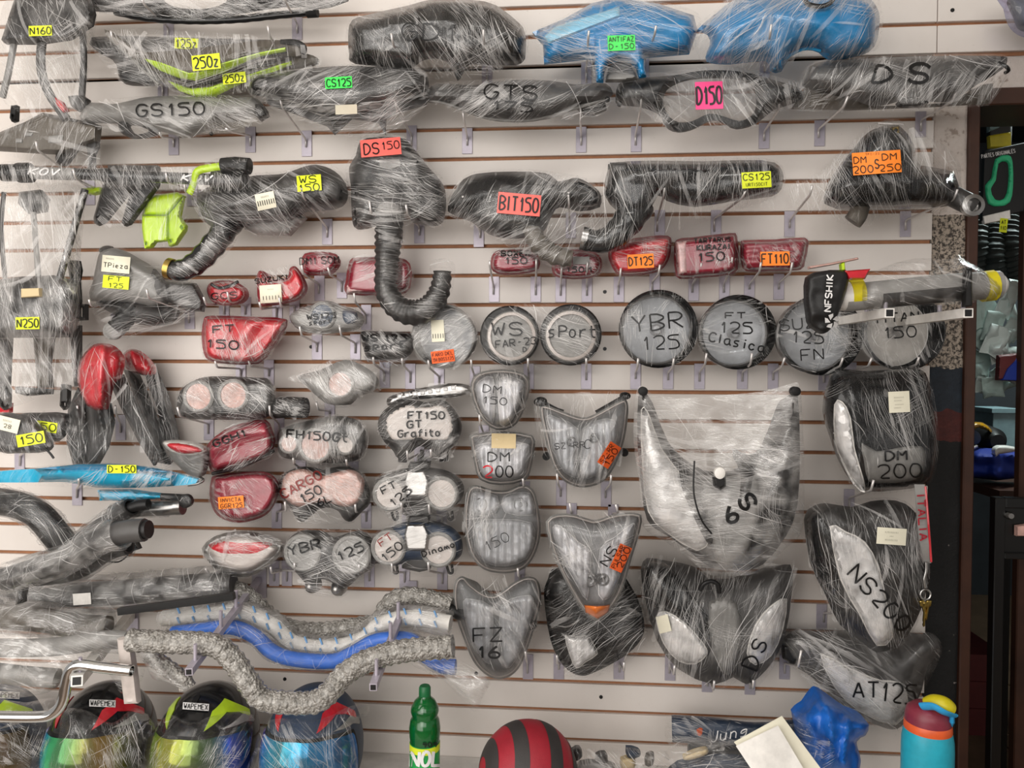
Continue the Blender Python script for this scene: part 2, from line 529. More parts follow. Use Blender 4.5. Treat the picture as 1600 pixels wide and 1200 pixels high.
def relief(t, name, pts, h, mat, d=None, w=None, sm=3, back=0.012, step=None, holes=(), ridges=(), tilt=(0, 0), prof='r', parent=None, noise=0.0, label=None, taper=0.0, auto=None, uv=False, on=False, flutes=None, shell=False):
    """a solid moulding: outline at depth d from the wall, domed forward by h over a rim w pixels wide, closed behind"""
    d = t.d if d is None else d
    loop = catmull(pts, sm) if sm else list(pts)
    us, vs = [p[0] for p in loop], [p[1] for p in loop]
    size = max(max(us) - min(us), max(vs) - min(vs))
    step = step or max(2.2, size / 30)
    loop = resample(loop, step) if sm else [q for i in range(len(loop)) for q in resample([loop[i], loop[(i + 1) % len(loop)]], step, False)[:-1]]
    hl = [resample(catmull(h_, sm) if sm else h_, step) for h_ in holes]
    gu, gv = np.meshgrid(np.arange(min(us), max(us), step), np.arange(min(vs), max(vs), step * .87))
    gu = gu + (np.arange(gu.shape[0]) % 2)[:, None] * step / 2
    g = np.stack([gu.ravel(), gv.ravel()], 1)
    g = g[inside(g, loop)]
    if len(g): g = g[segdist(g, loop) > step * .55]
    for q in hl:
        if len(g): g = g[~inside(g, q)]
        if len(g): g = g[segdist(g, q) > step * .55]
    verts = [Vector(p) for p in loop]; edges = []
    faces0 = [list(range(len(loop)))]
    n0 = len(loop)
    cycles = [list(range(n0))]
    for q in hl:
        b = len(verts); verts += [Vector(p) for p in q]
        cycles.append(list(range(b, b + len(q))))
    for c_ in cycles:
        edges += [(c_[i], c_[(i + 1) % len(c_)]) for i in range(len(c_))]
    w_in = w
    if w and len(loop) > 8:
        ins_ = np.array(grow(loop, -w))
        okk = inside(ins_, loop) & (segdist(ins_, loop) > w * .97)
        if okk.sum() > len(loop) * .4:
            b = len(verts); ids_ = {}
            for i_ in range(len(loop)):
                if okk[i_]: ids_[i_] = len(verts); verts.append(Vector(ins_[i_]))
            for i_ in range(len(loop)):
                j_ = (i_ + 1) % len(loop)
                if i_ in ids_ and j_ in ids_ and math.dist(ins_[i_], ins_[j_]) > .3: edges.append((ids_[i_], ids_[j_]))
            if len(g): g = g[np.abs(segdist(g, loop) - w) > step * .35]
    nb = len(verts)
    verts += [Vector(p) for p in g]
    ov, oe, of, vo, eo, fo = delaunay_2d_cdt(verts, edges, [], 2 if hl else 1, 1e-4)
    pts2 = np.array([tuple(v) for v in ov])
    dist = segdist(pts2, loop)
    for q in hl: dist = np.minimum(dist, segdist(pts2, q))
    w = w or max(dist.max(), 1)
    tt = np.clip(dist / w, 0, 1)
    if prof == 'r': hh = np.sqrt(np.maximum(0, 1 - (1 - tt) ** 2))
    elif prof == 'l': hh = tt
    else: hh = tt * tt * (3 - 2 * tt)
    hh = hh * h
    for poly, amp, wd in ridges:
        hh = hh + amp * np.exp(-(segdist(pts2, poly, False) / wd) ** 2) * np.minimum(1, dist / (0.15 * w + 1))
    cu, cv = (min(us) + max(us)) / 2, (min(vs) + max(vs)) / 2
    hh = hh + (tilt[0] * (pts2[:, 0] - cu) + tilt[1] * (pts2[:, 1] - cv)) * 0.001 * np.minimum(1, dist / 4)
    if noise: hh = hh + noise * (vnoise(pts2[:, 0] / 14, pts2[:, 1] / 14, 3) - .5) * np.minimum(1, dist / 6)
    if flutes:
        fa = math.radians(flutes[2] if len(flutes) > 2 else 0)
        hh = hh + flutes[1] * np.abs(np.sin(math.pi * (pts2[:, 0] * math.cos(fa) + pts2[:, 1] * math.sin(fa)) / flutes[0])) * np.minimum(1, dist / 5)
    if on:
        dd = [t.hit(a, b) for a, b in pts2]
        ok_ = [q for q in dd if q is not None]
        mid = float(np.median(ok_)) if ok_ else d
        dd = [q if q is not None else min(mid, d + .02) for q in dd]
        V = [at(a, b, q + z + .0006) for (a, b), q, z in zip(pts2, dd, hh)]
        back = .006
    else:
        V = [at(a, b, d + z) for (a, b), z in zip(pts2, hh)]
    if hl:
        cen_ = np.array([pts2[list(f)].mean(0) for f in of]); keep_ = np.ones(len(of), bool)
        for q in hl: keep_ &= ~inside(cen_, q)
        of = [f for f, k_ in zip(of, keep_) if k_]
    F = []
    for f in of:
        p = [pts2[i] for i in f]
        ar = sum(p[i][0] * p[(i + 1) % len(p)][1] - p[(i + 1) % len(p)][0] * p[i][1] for i in range(len(p)))
        F.append(tuple(f) if ar < 0 else tuple(f[::-1]))
    # skirt and back
    inv = {}
    for i, lst in enumerate(vo):
        for k in lst: inv.setdefault(k, i)
    cen = at(cu, cv, d)
    for ci, c_ in enumerate(cycles):
        ids = [inv[k] for k in c_ if k in inv]
        if len(ids) < 3: continue
        b = len(V)
        for i in ids:
            p = V[i].copy(); p.y += back
            if ci == 0 and taper: p.x += (cen.x - p.x) * taper; p.z += (cen.z - p.z) * taper
            V.append(p)
        k = len(ids)
        pp = [pts2[i] for i in ids]
        ar = sum(pp[i][0] * pp[(i + 1) % k][1] - pp[(i + 1) % k][0] * pp[i][1] for i in range(k))
        for i in range(k):
            j = (i + 1) % k
            q = (ids[i], ids[j], b + j, b + i)
            F.append(q if (ar < 0) ^ (ci == 0) else q[::-1])
        if ci == 0 and not hl and not shell:
            F.append(tuple(range(b, b + k)) if ar > 0 else tuple(range(b, b + k))[::-1])
    uvs = None
    if uv: uvs = [((v.x), (v.z)) for v in V]
    t.loop.append(loop)
    return t.add(name, V, F, mat, parent, True, uvs, label, auto=auto or 50)

def tube(t, name, path, r, mat, corr=None, seg=14, parent=None, sm=5, caps=True, label=None, flat=1.0, open_end=False, noise=0.0, solid=True):
    """a swept tube; path points (u, v, depth[, radius px]); r in pixels at its own depth"""
    pts = [tuple(p) + ((r,) if len(p) == 3 else ()) for p in path]
    c = catmull(pts, sm, False) if sm else pts
    if corr or noise: c = resample(c, (corr[1] / 5 if corr else 3.0), False)
    P3 = [at(p[0], p[1], p[2]) for p in c]
    R = [p[3] * mpp(p[2]) for p in c]
    if corr:
        s = 0
        for i in range(len(R)):
            if i: s += math.hypot(c[i][0] - c[i - 1][0], c[i][1] - c[i - 1][1])
            R[i] *= 1 + corr[0] * math.sin(2 * math.pi * s / corr[1])
    V, F = [], []
    up = None
    n = len(P3)
    for i in range(n):
        tg = (P3[min(i + 1, n - 1)] - P3[max(i - 1, 0)]).normalized()
        if up is None:
            up = Vector((0, -1, 0)) - tg * tg.dot(Vector((0, -1, 0)))
            if up.length < .1: up = Vector((0, 0, 1)) - tg * tg.z
        up = (up - tg * up.dot(tg)).normalized()
        sd = tg.cross(up)
        for k in range(seg):
            a = 2 * math.pi * (k + (0.5 if seg == 4 else 0)) / seg
            rr = R[i]
            if noise: rr *= 1 + noise * (random.random() - .5)
            V.append(P3[i] + up * math.cos(a) * rr * flat + sd * math.sin(a) * rr)
    for i in range(n - 1):
        for k in range(seg):
            k2 = (k + 1) % seg
            F.append((i * seg + k, i * seg + k2, (i + 1) * seg + k2, (i + 1) * seg + k))
    if caps:
        F.append(tuple(range(seg))[::-1])
        if open_end:      # hollow mouth
            b = len(V); cen = P3[-1]; tg = (P3[-1] - P3[-2]).normalized()
            for k in range(seg): V.append(cen + (V[(n - 1) * seg + k] - cen) * 0.8)
            for k in range(seg): V.append(cen + (V[(n - 1) * seg + k] - cen) * 0.78 - tg * R[-1] * 1.2)
            for k in range(seg):
                k2 = (k + 1) % seg; e = (n - 1) * seg
                F.append((e + k, e + k2, b + k2, b + k)); F.append((b + k, b + k2, b + seg + k2, b + seg + k))
            F.append(tuple(range(b + seg, b + 2 * seg)))
        else:
            F.append(tuple(range((n - 1) * seg, n * seg)))
    return t.add(name, V, F, mat, parent, seg > 6, None, label, solid=solid, auto=50)

def disc(t, name, u, v, d, prof, mat, ry=1.0, seg=32, parent=None, rot=0.0, label=None, tip=(0, 0), cap=True):
    """turned round the wall's normal: prof = [(radius px, height m towards the room)] from rim to centre"""
    s = mpp(d); c = at(u, v, d)
    V, F = [], []
    for r, h in prof:
        for k in range(seg):
            a = 2 * math.pi * k / seg
            x, z = r * s * math.cos(a), r * s * ry * math.sin(a)
            x, z = x * math.cos(rot) - z * math.sin(rot), x * math.sin(rot) + z * math.cos(rot)
            V.append(c + Vector((x, -h - x * tip[0] - z * tip[1], z)))
    m = len(prof)
    for i in range(m - 1):
        for k in range(seg):
            k2 = (k + 1) % seg
            F.append((i * seg + k, i * seg + k2, (i + 1) * seg + k2, (i + 1) * seg + k))
    if cap: F.append(tuple(range((m - 1) * seg, m * seg)))
    if cap is True: F.append(tuple(range(seg))[::-1])
    return t.add(name, V, F, mat, parent, True, None, label, auto=40)

def lathe(t, name, u, d, prof, mat, seg=32, parent=None, label=None, uv=False, solid=True):
    """turned round an upright axis: prof = [(radius m, z m)], from foot to top"""
    c = at(u, 600, d)
    V, F, U = [], [], []
    for i, (r, z) in enumerate(prof):
        for k in range(seg):
            a = 2 * math.pi * k / seg
            V.append(Vector((c.x + r * math.cos(a), c.y + r * math.sin(a), z)))
            U.append((k / seg, z))
    for i in range(len(prof) - 1):
        for k in range(seg):
            k2 = (k + 1) % seg
            F.append((i * seg + k, i * seg + k2, (i + 1) * seg + k2, (i + 1) * seg + k))
    F.append(tuple(range(seg))[::-1]); F.append(tuple(range((len(prof) - 1) * seg, len(prof) * seg)))
    return t.add(name, V, F, mat, parent, True, U if uv else None, label, auto=45, solid=solid)

def boxw(t, name, x0, x1, y0, y1, z0, z1, mat, parent=None, bev=0.0, label=None):
    bm = bmesh.new()
    bmesh.ops.create_cube(bm, size=1)
    for v in bm.verts:
        v.co = Vector(((x0 + x1) / 2 + v.co.x * (x1 - x0), (y0 + y1) / 2 + v.co.y * (y1 - y0), (z0 + z1) / 2 + v.co.z * (z1 - z0)))
    if bev: bmesh.ops.bevel(bm, geom=bm.edges[:], offset=bev, segments=1, affect='EDGES')
    bm.verts.index_update()
    V = [v.co.copy() for v in bm.verts]; F = [tuple(v.index for v in f.verts) for f in bm.faces]
    bm.free()
    return t.add(name, V, F, mat, parent, False, None, label)
def boxp(t, name, u0, v0, u1, v1, d0, d1, mat, parent=None, bev=0.0015, label=None):
    """box whose front face covers the pixel rectangle at depth d1 and which reaches back to depth d0"""
    a, b = at(u0, v0, d1), at(u1, v1, d1)
    return boxw(t, name, a.x, b.x, -d1, -d0, b.z, a.z, mat, parent, bev, label)

def smoothfit(t, u0, v0, w, h, ang):
    ca, sa = math.cos(ang), math.sin(ang)
    pts, ds = [], []
    for i in range(9):
        for j in range(7):
            x, y = (i / 8 - .5) * w, (j / 6 - .5) * h
            u, v = u0 + x * ca - y * sa, v0 + x * sa + y * ca
            q = t.hit(u, v)
            if q is not None:
                pts.append((1, x, y, x * x, x * y, y * y)); ds.append(q)
    if len(ds) < 12:
        dd = t.d + 0.01
        return lambda x, y: dd
    A = np.array(pts); ds = np.array(ds)
    med = np.median(ds)
    keep = np.abs(ds - med) < 0.05
    A, ds = A[keep], ds[keep]
    S_ = max(w, h) / 2
    reg = np.diag([0, 0, 0, 1, 1, 1]) * (S_ ** 2) * 1.2
    c, *_ = np.linalg.lstsq(np.vstack([A, reg]), np.concatenate([ds, np.zeros(6)]), rcond=None)
    res = np.sort(ds - A @ c)
    off = min(res[-1], 0.007) + 0.0016
    return lambda x, y: c @ np.array((1, x, y, x * x, x * y, y * y)) + off

FONT = {'A': '00 26 40|12 32', 'B': '00 06|06 26 45 44 23 03|23 42 41 20 00', 'C': '45 36 16 04 02 10 30 41', 'D': '00 06|06 26 44 42 20 00',
 'E': '46 06 00 40|03 33', 'F': '00 06 46|03 33', 'G': '45 36 16 04 02 10 30 42 43 23', 'H': '00 06|40 46|03 43', 'I': '10 16', 'J': '36 31 20 10 01',
 'K': '00 06|46 03 40', 'L': '06 00 40', 'M': '00 06 23 46 40', 'N': '00 06 40 46', 'O': '16 04 02 10 30 42 44 36 16', 'P': '00 06|06 36 45 44 33 03',
 'Q': '16 04 02 10 30 42 44 36 16|22 40', 'R': '00 06|06 36 45 44 33 03|13 40', 'S': '45 36 16 05 04 13 33 42 41 30 10 01', 'T': '06 46|26 20',
 'U': '06 01 10 30 41 46', 'V': '06 20 46', 'W': '06 10 24 30 46', 'X': '00 46|06 40', 'Y': '06 23 46|23 20', 'Z': '06 46 00 40',
 '0': '16 04 02 10 30 42 44 36 16', '1': '20 26 14', '2': '05 16 36 45 43 00 40', '3': '05 16 36 45 44 23 42 41 30 10 01', '4': '30 36 02 42',
 '5': '46 06 04 34 42 41 30 00', '6': '36 14 02 01 10 30 41 42 33 13 02', '7': '06 46 10', '8': '23 04 05 16 36 45 44 23 02 01 10 30 41 42 23',
 '9': '43 23 04 05 16 36 45 43 20', '-': '13 33', '.': '10 11', '/': '00 46', '!': '16 12|11 10',
 'a': '34 14 03 01 10 20 31|34 31 40', 'c': '33 24 14 03 01 10 20 31', 'd': '33 14 03 01 10 31|36 30', 'e': '02 32 33 24 14 03 01 10 30', 'f': '36 26 15 10|04 34',
 'g': '34 14 03 02 12 33|34 31 20 00', 'i': '14 10|16 15', 'l': '16 10', 'm': '00 04 13 20|20 24 33 40', 'n': '00 04|03 14 24 33 30', 'o': '14 03 01 10 20 31 33 24 14', 'p': '00 05|05 25 34 33 22 02',
 'r': '00 04|02 14 34', 's': '34 14 03 12 22 31 20 00', 't': '16 11 20 30|04 34', 'u': '04 01 10 20 31|34 30', 'y': '04 21|44 21 00', 'z': '04 34 00 30'}
NARROW = {'I': 2.2, '1': 2.9, 'i': 2.2, 'l': 2.2, '.': 2.0, '!': 2.2, 'J': 3.4, 'r': 3.4, 't': 3.4, 'f': 3.2}
def write(t, text, u0, v0, h, ang=0.0, wide=1.0, sw=None, mat='ink', parent=None, dfun=None, name='lettering', slant=0.0, lift=0.0024, space=1.5, label=None):
    """marker lettering centred on (u0, v0): stroke ribbons laid on the thing's surface"""
    if not text: return None
    a = math.radians(ang); ca, sa = math.cos(a), math.sin(a)
    sc = h / 6.0
    sw = sw or h * 0.13
    total = sum((NARROW.get(c, 4) + space) if c != ' ' else 3 for c in text) - space
    x0 = -total / 2
    V, F = [], []
    for c in text:
        if c == ' ':
            x0 += 3; continue
        for st in FONT.get(c, FONT.get(c.upper(), '10 16')).split('|'):
            P_ = [(int(q[0]), int(q[1])) for q in st.split()]
            if len(P_) > 2 and (len(P_) > 5 or c not in 'AVWMNZKEFLTHIXY147vwyzkl'): P_ = chaikin(P_, False, 2)
            P_ = [((x0 + x + slant * y + random.uniform(-.05, .05)) * sc * wide, -(y - 3 + random.uniform(-.05, .05)) * sc) for x, y in P_]
            P_ = resample(P_, max(2.0, h / 9), False)
            b = len(V); n = len(P_)
            for i, (x, y) in enumerate(P_):
                xa, ya = P_[max(i - 1, 0)]; xb, yb = P_[min(i + 1, n - 1)]
                l_ = math.hypot(xb - xa, yb - ya) or 1
                nx, ny = -(yb - ya) / l_ * sw / 2, (xb - xa) / l_ * sw / 2
                dd0 = None
                for s in (-1, 1):
                    qx, qy = x + s * nx, y + s * ny
                    u, v = u0 + qx * ca - qy * sa, v0 + qx * sa + qy * ca
                    if dfun: dd = dfun(qx, qy)
                    else:
                        dd = t.hit(u, v)
                        if dd is None: dd = dd0 if dd0 is not None else t.d
                        dd0 = dd
                    V.append(at(u, v, dd + lift))
            for i in range(n - 1):
                F.append((b + 2 * i, b + 2 * i + 1, b + 2 * i + 3, b + 2 * i + 2))
        x0 += NARROW.get(c, 4) + space
    return t.add(name, V, F, mat, parent, False, None, label, solid=False)
def sticker(t, u0, v0, w, h, ang, mat, lines=(), ink='ink', name='price_sticker', parent=None, label=None):
    """paper label pressed on the wrap; lines = [(text, dx, dy, height, wide)] in its own frame"""
    a = math.radians(ang); ca, sa = math.cos(a), math.sin(a)
    fn = smoothfit(t, u0, v0, w, h, a)
    V, F = [], []
    nx, ny = 11, 7
    for j in range(ny):
        for i in range(nx):
            x, y = (i / (nx - 1) - .5) * w, (j / (ny - 1) - .5) * h
            V.append(at(u0 + x * ca - y * sa, v0 + x * sa + y * ca, fn(x, y)))
    for j in range(ny - 1):
        for i in range(nx - 1):
            k = j * nx + i
            F.append((k, k + nx, k + nx + 1, k + 1))
    o = t.add(name, V, F, mat, parent, True, None, label, solid=False)
    sub = parent is None
    for ln in lines:
        tx, dx, dy, hh = ln[:4]; wd = ln[4] if len(ln) > 4 else 1.0
        un = sum((NARROW.get(q, 4) + 1.5) if q != ' ' else 3 for q in tx) - 1.5
        wd = min(wd, max(.3, (.9 * w - 1.7 * abs(dx)) / (un * hh / 6)))
        write(t, tx, u0 + dx * ca - dy * sa, v0 + dx * sa + dy * ca, hh, ang, wd, None, ink, o if sub else parent,
              (lambda X, Y, dx=dx, dy=dy: fn(X + dx, Y + dy)), lift=0.0014)
    return o

def wrap(t, mat='film2', ang=0.0, g=4.0, loop=None, d=None, amp=0.0016, step=None, name='stretch_film', it=70, parent=None, label=None, lift=0.003, cr=None, fan=None):
    """stretch film pulled over the thing: a membrane relaxed over its surface inside the outline"""
    d = (t.d if d is None else d) + 0.001
    if loop is None:
        loop = hull([px(v) for v in t.V])
        loop = grow(chaikin(loop, True, 1), g)
    else:
        loop = catmull(loop, 3)
    us, vs = [p[0] for p in loop], [p[1] for p in loop]
    size = max(max(us) - min(us), max(vs) - min(vs))
    step = step or min(6.0, max(2.6, size / 48))
    loop = resample(loop, step)
    jit = [random.uniform(-.35, .35) for _ in loop]
    loop = grow(loop, 0) if True else loop
    loop = [(a + j * 1.2, b + j) for (a, b), j in zip(loop, jit)]
    u_ = np.arange(min(us) - step, max(us) + 2 * step, step); v_ = np.arange(min(vs) - step, max(vs) + 2 * step, step)
    gu, gv = np.meshgrid(u_, v_)
    g2 = np.stack([gu.ravel(), gv.ravel()], 1)
    ins = inside(g2, loop)
    ob = np.full(len(g2), d)
    for i in np.nonzero(ins)[0]:
        q = t.hit(g2[i, 0], g2[i, 1])
        if q is not None: ob[i] = max(q + lift, d)
    ob = ob.reshape(gu.shape); msk = ins.reshape(gu.shape)
    f = ob.copy()
    for _ in range(it):
        a_ = f.copy()
        a_[1:-1, 1:-1] = (f[:-2, 1:-1] + f[2:, 1:-1] + f[1:-1, :-2] + f[1:-1, 2:]) / 4
        f = np.where(msk, np.maximum(ob, a_), d)
    ca, sa = math.cos(math.radians(ang)), math.sin(math.radians(ang))
    al, ac = gu * ca + gv * sa, -gu * sa + gv * ca
    sd = random.randint(0, 999)
    wr = np.abs(vnoise(al / 60, ac / 7, sd) - .5) * 2 + .6 * np.abs(vnoise(al / 35 + ac / 50, ac / 4 + al / 45, sd + 1) - .5)
    f = f + np.where(msk, amp * wr, 0)
    sel = ins & (segdist(g2, loop) > step * .5)
    ids = np.nonzero(sel)[0]
    verts = [Vector(p) for p in loop] + [Vector(g2[i]) for i in ids]
    n0 = len(loop)
    ov, oe, of, vo, eo, fo = delaunay_2d_cdt(verts, [(i, (i + 1) % n0) for i in range(n0)], [], 1, 1e-4)
    ff = f.ravel(); V = []; U = []
    off = (random.random() * 5, random.random() * 5)
    for i, p in enumerate(ov):
        k = vo[i][0] if vo[i] else 0
        dd = d if k < n0 else ff[ids[k - n0]]
        q = at(p.x, p.y, dd)
        V.append(q)
        U.append((q.x * ca - q.z * sa + off[0], q.x * sa + q.z * ca + off[1]))
    F = []
    for q in of:
        a_ = ov[q[0]]; b_ = ov[q[1]]; c_ = ov[q[2]]
        ar = (b_.x - a_.x) * (c_.y - a_.y) - (c_.x - a_.x) * (b_.y - a_.y)
        F.append(tuple(q) if ar < 0 else tuple(q[::-1]))
    o = t.add(name, V, F, mat, parent, True, U, label)
    if cr is None: cr = {'film1': .55, 'film2': .9, 'film3': 1.2, 'film4': 1.3, 'film5': 1.6}.get(mat, .8)
    creases(t, o, loop, lambda a, b: bil(f, (a - u_[0]) / step, (b - v_[0]) / step), ang, cr, max(us) - min(us), max(vs) - min(vs), fan)
    return o
def bil(f, x, y):
    h, w = f.shape
    x = np.clip(x, 0, w - 1.001); y = np.clip(y, 0, h - 1.001)
    i, j = x.astype(int), y.astype(int); a, b = x - i, y - j
    return (f[j, i] * (1 - a) + f[j, i + 1] * a) * (1 - b) + (f[j + 1, i] * (1 - a) + f[j + 1, i + 1] * a) * b
def creases(t, o, loop, dep, ang, dens, w, h, fan=None):
    """pulled threads and folded edges of the film: thin raised ridges, painted near white for their glints, running mostly along the pull, some fanning from a tie point"""
    A = np.array(loop); lo, hi = A.min(0), A.max(0)
    per = w + h
    n = int(dens * min(130, 16 + per * .23))
    V, F, U = [], [], []
    c0 = [(random.uniform(lo[0], hi[0]), random.uniform(lo[1], hi[1]), random.gauss(0, 14)) for _ in range(max(3, n // 14))]
    jobs = []
    for k in range(n):
        bx, by, ba = random.choice(c0)
        if random.random() < .3: bx, by = random.uniform(lo[0], hi[0]), random.uniform(lo[1], hi[1])
        a = ang + ba * .8 + random.gauss(0, 3.5) + (random.choice((38, -34, 80)) if random.random() < .2 else 0)
        x0, y0 = bx + random.gauss(0, w * .12), by + random.gauss(0, h * .12)
        if fan and random.random() < .55:
            a = math.degrees(math.atan2(y0 - fan[1], x0 - fan[0])) + random.gauss(0, 2)
        ln = min(per * random.choice((.06, .1, .14, .2, .32)) * random.uniform(.6, 1.3), 190)
        bend = random.gauss(0, .08) * ln
        if random.random() < .16:      # a broad milky fold
            jobs.append((x0, y0, a, ln * 1.1, bend, random.uniform(3, 9) * min(1, per / 260 + .3), random.uniform(.10, .30)))
        elif random.random() < .5:      # a comb of parallel pulled threads
            nl, gap = random.randint(5, 12), random.uniform(1.6, 3.4)
            al = random.uniform(.18, .58)
            for q in range(nl):
                sh = random.gauss(0, ln * .12); o_ = (q - nl / 2) * gap + random.gauss(0, .5)
                ar = math.radians(a)
                jobs.append((x0 - o_ * math.sin(ar) + sh * math.cos(ar), y0 + o_ * math.cos(ar) + sh * math.sin(ar), a + random.gauss(0, 1.5), ln * random.uniform(.5, 1.1), bend, random.uniform(.25, .5), al * random.uniform(.5, 1.3)))
        else:
            wd = random.choice((.4, .45, .55, .7, .9, 1.5)) * random.uniform(.7, 1.2)
            jobs.append((x0, y0, a, ln, bend, wd, random.uniform(.2, .75) * (.6 if wd > 1.1 else 1)))
    for x0, y0, a, ln, bend, wd, al in jobs:
        ar = math.radians(a); m = max(4, int(ln / 9))
        s = np.linspace(-1, 1, m)
        X = x0 + s * ln / 2 * math.cos(ar) - (1 - s * s) * bend * math.sin(ar)
        Y = y0 + s * ln / 2 * math.sin(ar) + (1 - s * s) * bend * math.cos(ar)
        ok = inside(np.stack([X, Y], 1), loop)
        if not ok.any(): continue
        D = dep(X, Y) + .0009
        nx, ny = -math.sin(ar), math.cos(ar)
        prev = None
        for i in range(m):
            if not ok[i]: prev = None; continue
            ww = wd * .5 * (1 - s[i] ** 4) + .08
            b = len(V)
            V.append(at(X[i] + nx * ww, Y[i] + ny * ww, D[i])); V.append(at(X[i], Y[i], D[i] + .0007)); V.append(at(X[i] - nx * ww, Y[i] - ny * ww, D[i]))
            e = al * (1 - s[i] ** 2 * .7); U += [(e, 0)] * 3
            if prev is not None:
                F += [(prev, b, b + 1, prev + 1), (prev + 1, b + 1, b + 2, prev + 2)]
            prev = b
    if F:
        q = t.add('film_crease_glints', V, F, 'crease', o, True, U, None, False, 'stuff')

HOOKS = []
def hook(pu, pv, *path, dt=0.14, of='', ph=40, pw=15):
    HOOKS.append((pu, pv, path, dt, of, ph, pw))

# ================================================================== the setting
def struct(name, V, F, mat, parent=None, kind='structure'):
    me = bpy.data.meshes.new(name)
    me.from_pydata([tuple(v) for v in V], [], F)
    me.materials.append(MATS[mat])
    o = bpy.data.objects.new(name, me)
    COL.objects.link(o)
    if parent: o.parent = parent
    else: o['kind'] = kind
    return o
def boxvf(x0, x1, y0, y1, z0, z1, bev=0.0):
    bm = bmesh.new(); bmesh.ops.create_cube(bm, size=1)
    for v in bm.verts:
        v.co = Vector(((x0 + x1) / 2 + v.co.x * (x1 - x0), (y0 + y1) / 2 + v.co.y * (y1 - y0), (z0 + z1) / 2 + v.co.z * (z1 - z0)))
    if bev: bmesh.ops.bevel(bm, geom=bm.edges[:], offset=bev, segments=1, affect='EDGES')
    bm.verts.index_update()
    r = [v.co.copy() for v in bm.verts], [tuple(v.index for v in f.verts) for f in bm.faces]
    bm.free()
    return r
def sbox(name, x0, x1, y0, y1, z0, z1, mat, parent=None, bev=0.0):
    V, F = boxvf(x0, x1, y0, y1, z0, z1, bev)
    return struct(name, V, F, mat, parent)

GZ = [2.423, 2.3477, 2.2714, 2.1933, 2.1152, 2.0378, 1.966, 1.8868, 1.811, 1.7341, 1.6574, 1.5821, 1.5068, 1.4313, 1.3568, 1.28, 1.2048, 1.1272, 1.0526, 0.9731, 0.8981, 0.8218, 0.7465, 0.6683, 0.5915, 0.5141]
XR = at(1456, 400).x            # right edge of the slatted panel
XR2 = at(1600, 60).x + 0.35     # the top boards run on over the door
XL = at(0, 500).x - 0.45
XJ = at(1465, 40).x
BZ = at(650, 1178).z            # bench top
ZTOP = GZ[0] + 0.0762 * 5
wall = sbox('wall_back', XL, XR - .001, 0.011, 0.022, BZ - 0.02, GZ[2] + .004, 'mdf')
sbox('backing_board', XL, XR2, 0.011, 0.022, GZ[2] - .004, ZTOP, 'mdf', wall)
zs = [GZ[0] + 0.0762 * k for k in (4, 3, 2, 1)] + list(GZ)
gap = 0.0048
for i in range(len(zs) - 1):
    hi, lo = zs[i] - gap, zs[i + 1] + gap
    if lo > GZ[2] - .001:
        sbox('slat', XL, XJ - .0012, 0, 0.012, lo, hi, 'slat', wall, 0.0012)
        sbox('slat', XJ + .0012, XR2, 0, 0.012, lo, hi, 'slat', wall, 0.0012)
    else:
        sbox('slat', XL, XR, 0, 0.012, lo, hi, 'slat', wall, 0.0012)
sbox('slat', XL, XR, 0, 0.012, BZ - .02, zs[-1] - gap, 'slat', wall, 0.0012)
# screw heads and plugged holes in the boards
sc_ = T('screw_hole', None, None)
for (u, v) in ((945, 456), (945, 545), (939, 1089), (486, 542), (1488, 16), (330, 209), (744, 1052), (445, 1061), (1416, 1110), (1440, 910)):
    p = at(u, v)
    bm = bmesh.new(); bmesh.ops.create_cone(bm, cap_ends=True, segments=14, radius1=.0052, radius2=.0044, depth=.003)
    bmesh.ops.rotate(bm, verts=bm.verts, matrix=Matrix.Rotation(math.pi / 2, 3, 'X')); bmesh.ops.translate(bm, verts=bm.verts, vec=(p.x, -.0006, p.z))
    struct('screw', [q.co.copy() for q in bm.verts], [tuple(q.index for q in f.verts) for f in bm.faces] if not bm.verts.index_update() else [], 'ink', wall)
    bm.free()
bpy.data.objects.remove(sc_.root); THINGS.remove(sc_)

# painted masonry pillar, doorway, back room
XP0, XP1 = XR + .001, at(1511, 500).x
XD1 = at(1600, 400).x + 0.42
ZD = at(1560, 166).z
def gridwall(name, x0, x1, z0, z1, y, mat, nx=10, nz=40, amp=.006):
    V, F = [], []
    for j in range(nz + 1):
        for i in range(nx + 1):
            x, z = x0 + (x1 - x0) * i / nx, z0 + (z1 - z0) * j / nz
            V.append((x, y - amp * float(vnoise(np.array([x * 30]), np.array([z * 30]), 5)[0]), z))
    for j in range(nz):
        for i in range(nx):
            k = j * (nx + 1) + i
            F.append((k, k + 1, k + nx + 2, k + nx + 1))
    b = len(V)      # sides back to the room behind
    V += [(x0, y + .16, z0), (x1, y + .16, z0), (x1, y + .16, z1), (x0, y + .16, z1)]
    F += [(b + 3, b + 2, b + 1, b)]
    rr = [j * (nx + 1) + nx for j in range(nz + 1)]
    F.append(tuple(rr + [b + 2, b + 1])[::-1])
    rr = [j * (nx + 1) for j in range(nz + 1)]
    F.append(tuple(rr + [b + 3, b]))
    F.append(tuple(range(nx + 1))[::-1] + (b, b + 1))
    F.append(tuple(range(nz * (nx + 1), nz * (nx + 1) + nx + 1)) + (b + 2, b + 3))
    o = struct(name, V, F, mat)
    for p in o.data.polygons[:nx * nz]: p.use_smooth = True
    return o
gridwall('wall_right', XP0, XP1, 0, GZ[2] - .006, 0.012, 'stucco', 8, 60)
gridwall('wall_lintel', XP1, XD1 + .3, ZD + .045, GZ[2] - .006, 0.012, 'stucco', 20, 12)
fr_ = sbox('door_1', XP1 - .004, XP1 + .022, -.004, .17, 0, ZD + .04, 'wood', None, .003)
sbox('frame_head', XP1 + .022, XD1, -.012, .17, ZD, ZD + .042, 'wood', fr_, .003)
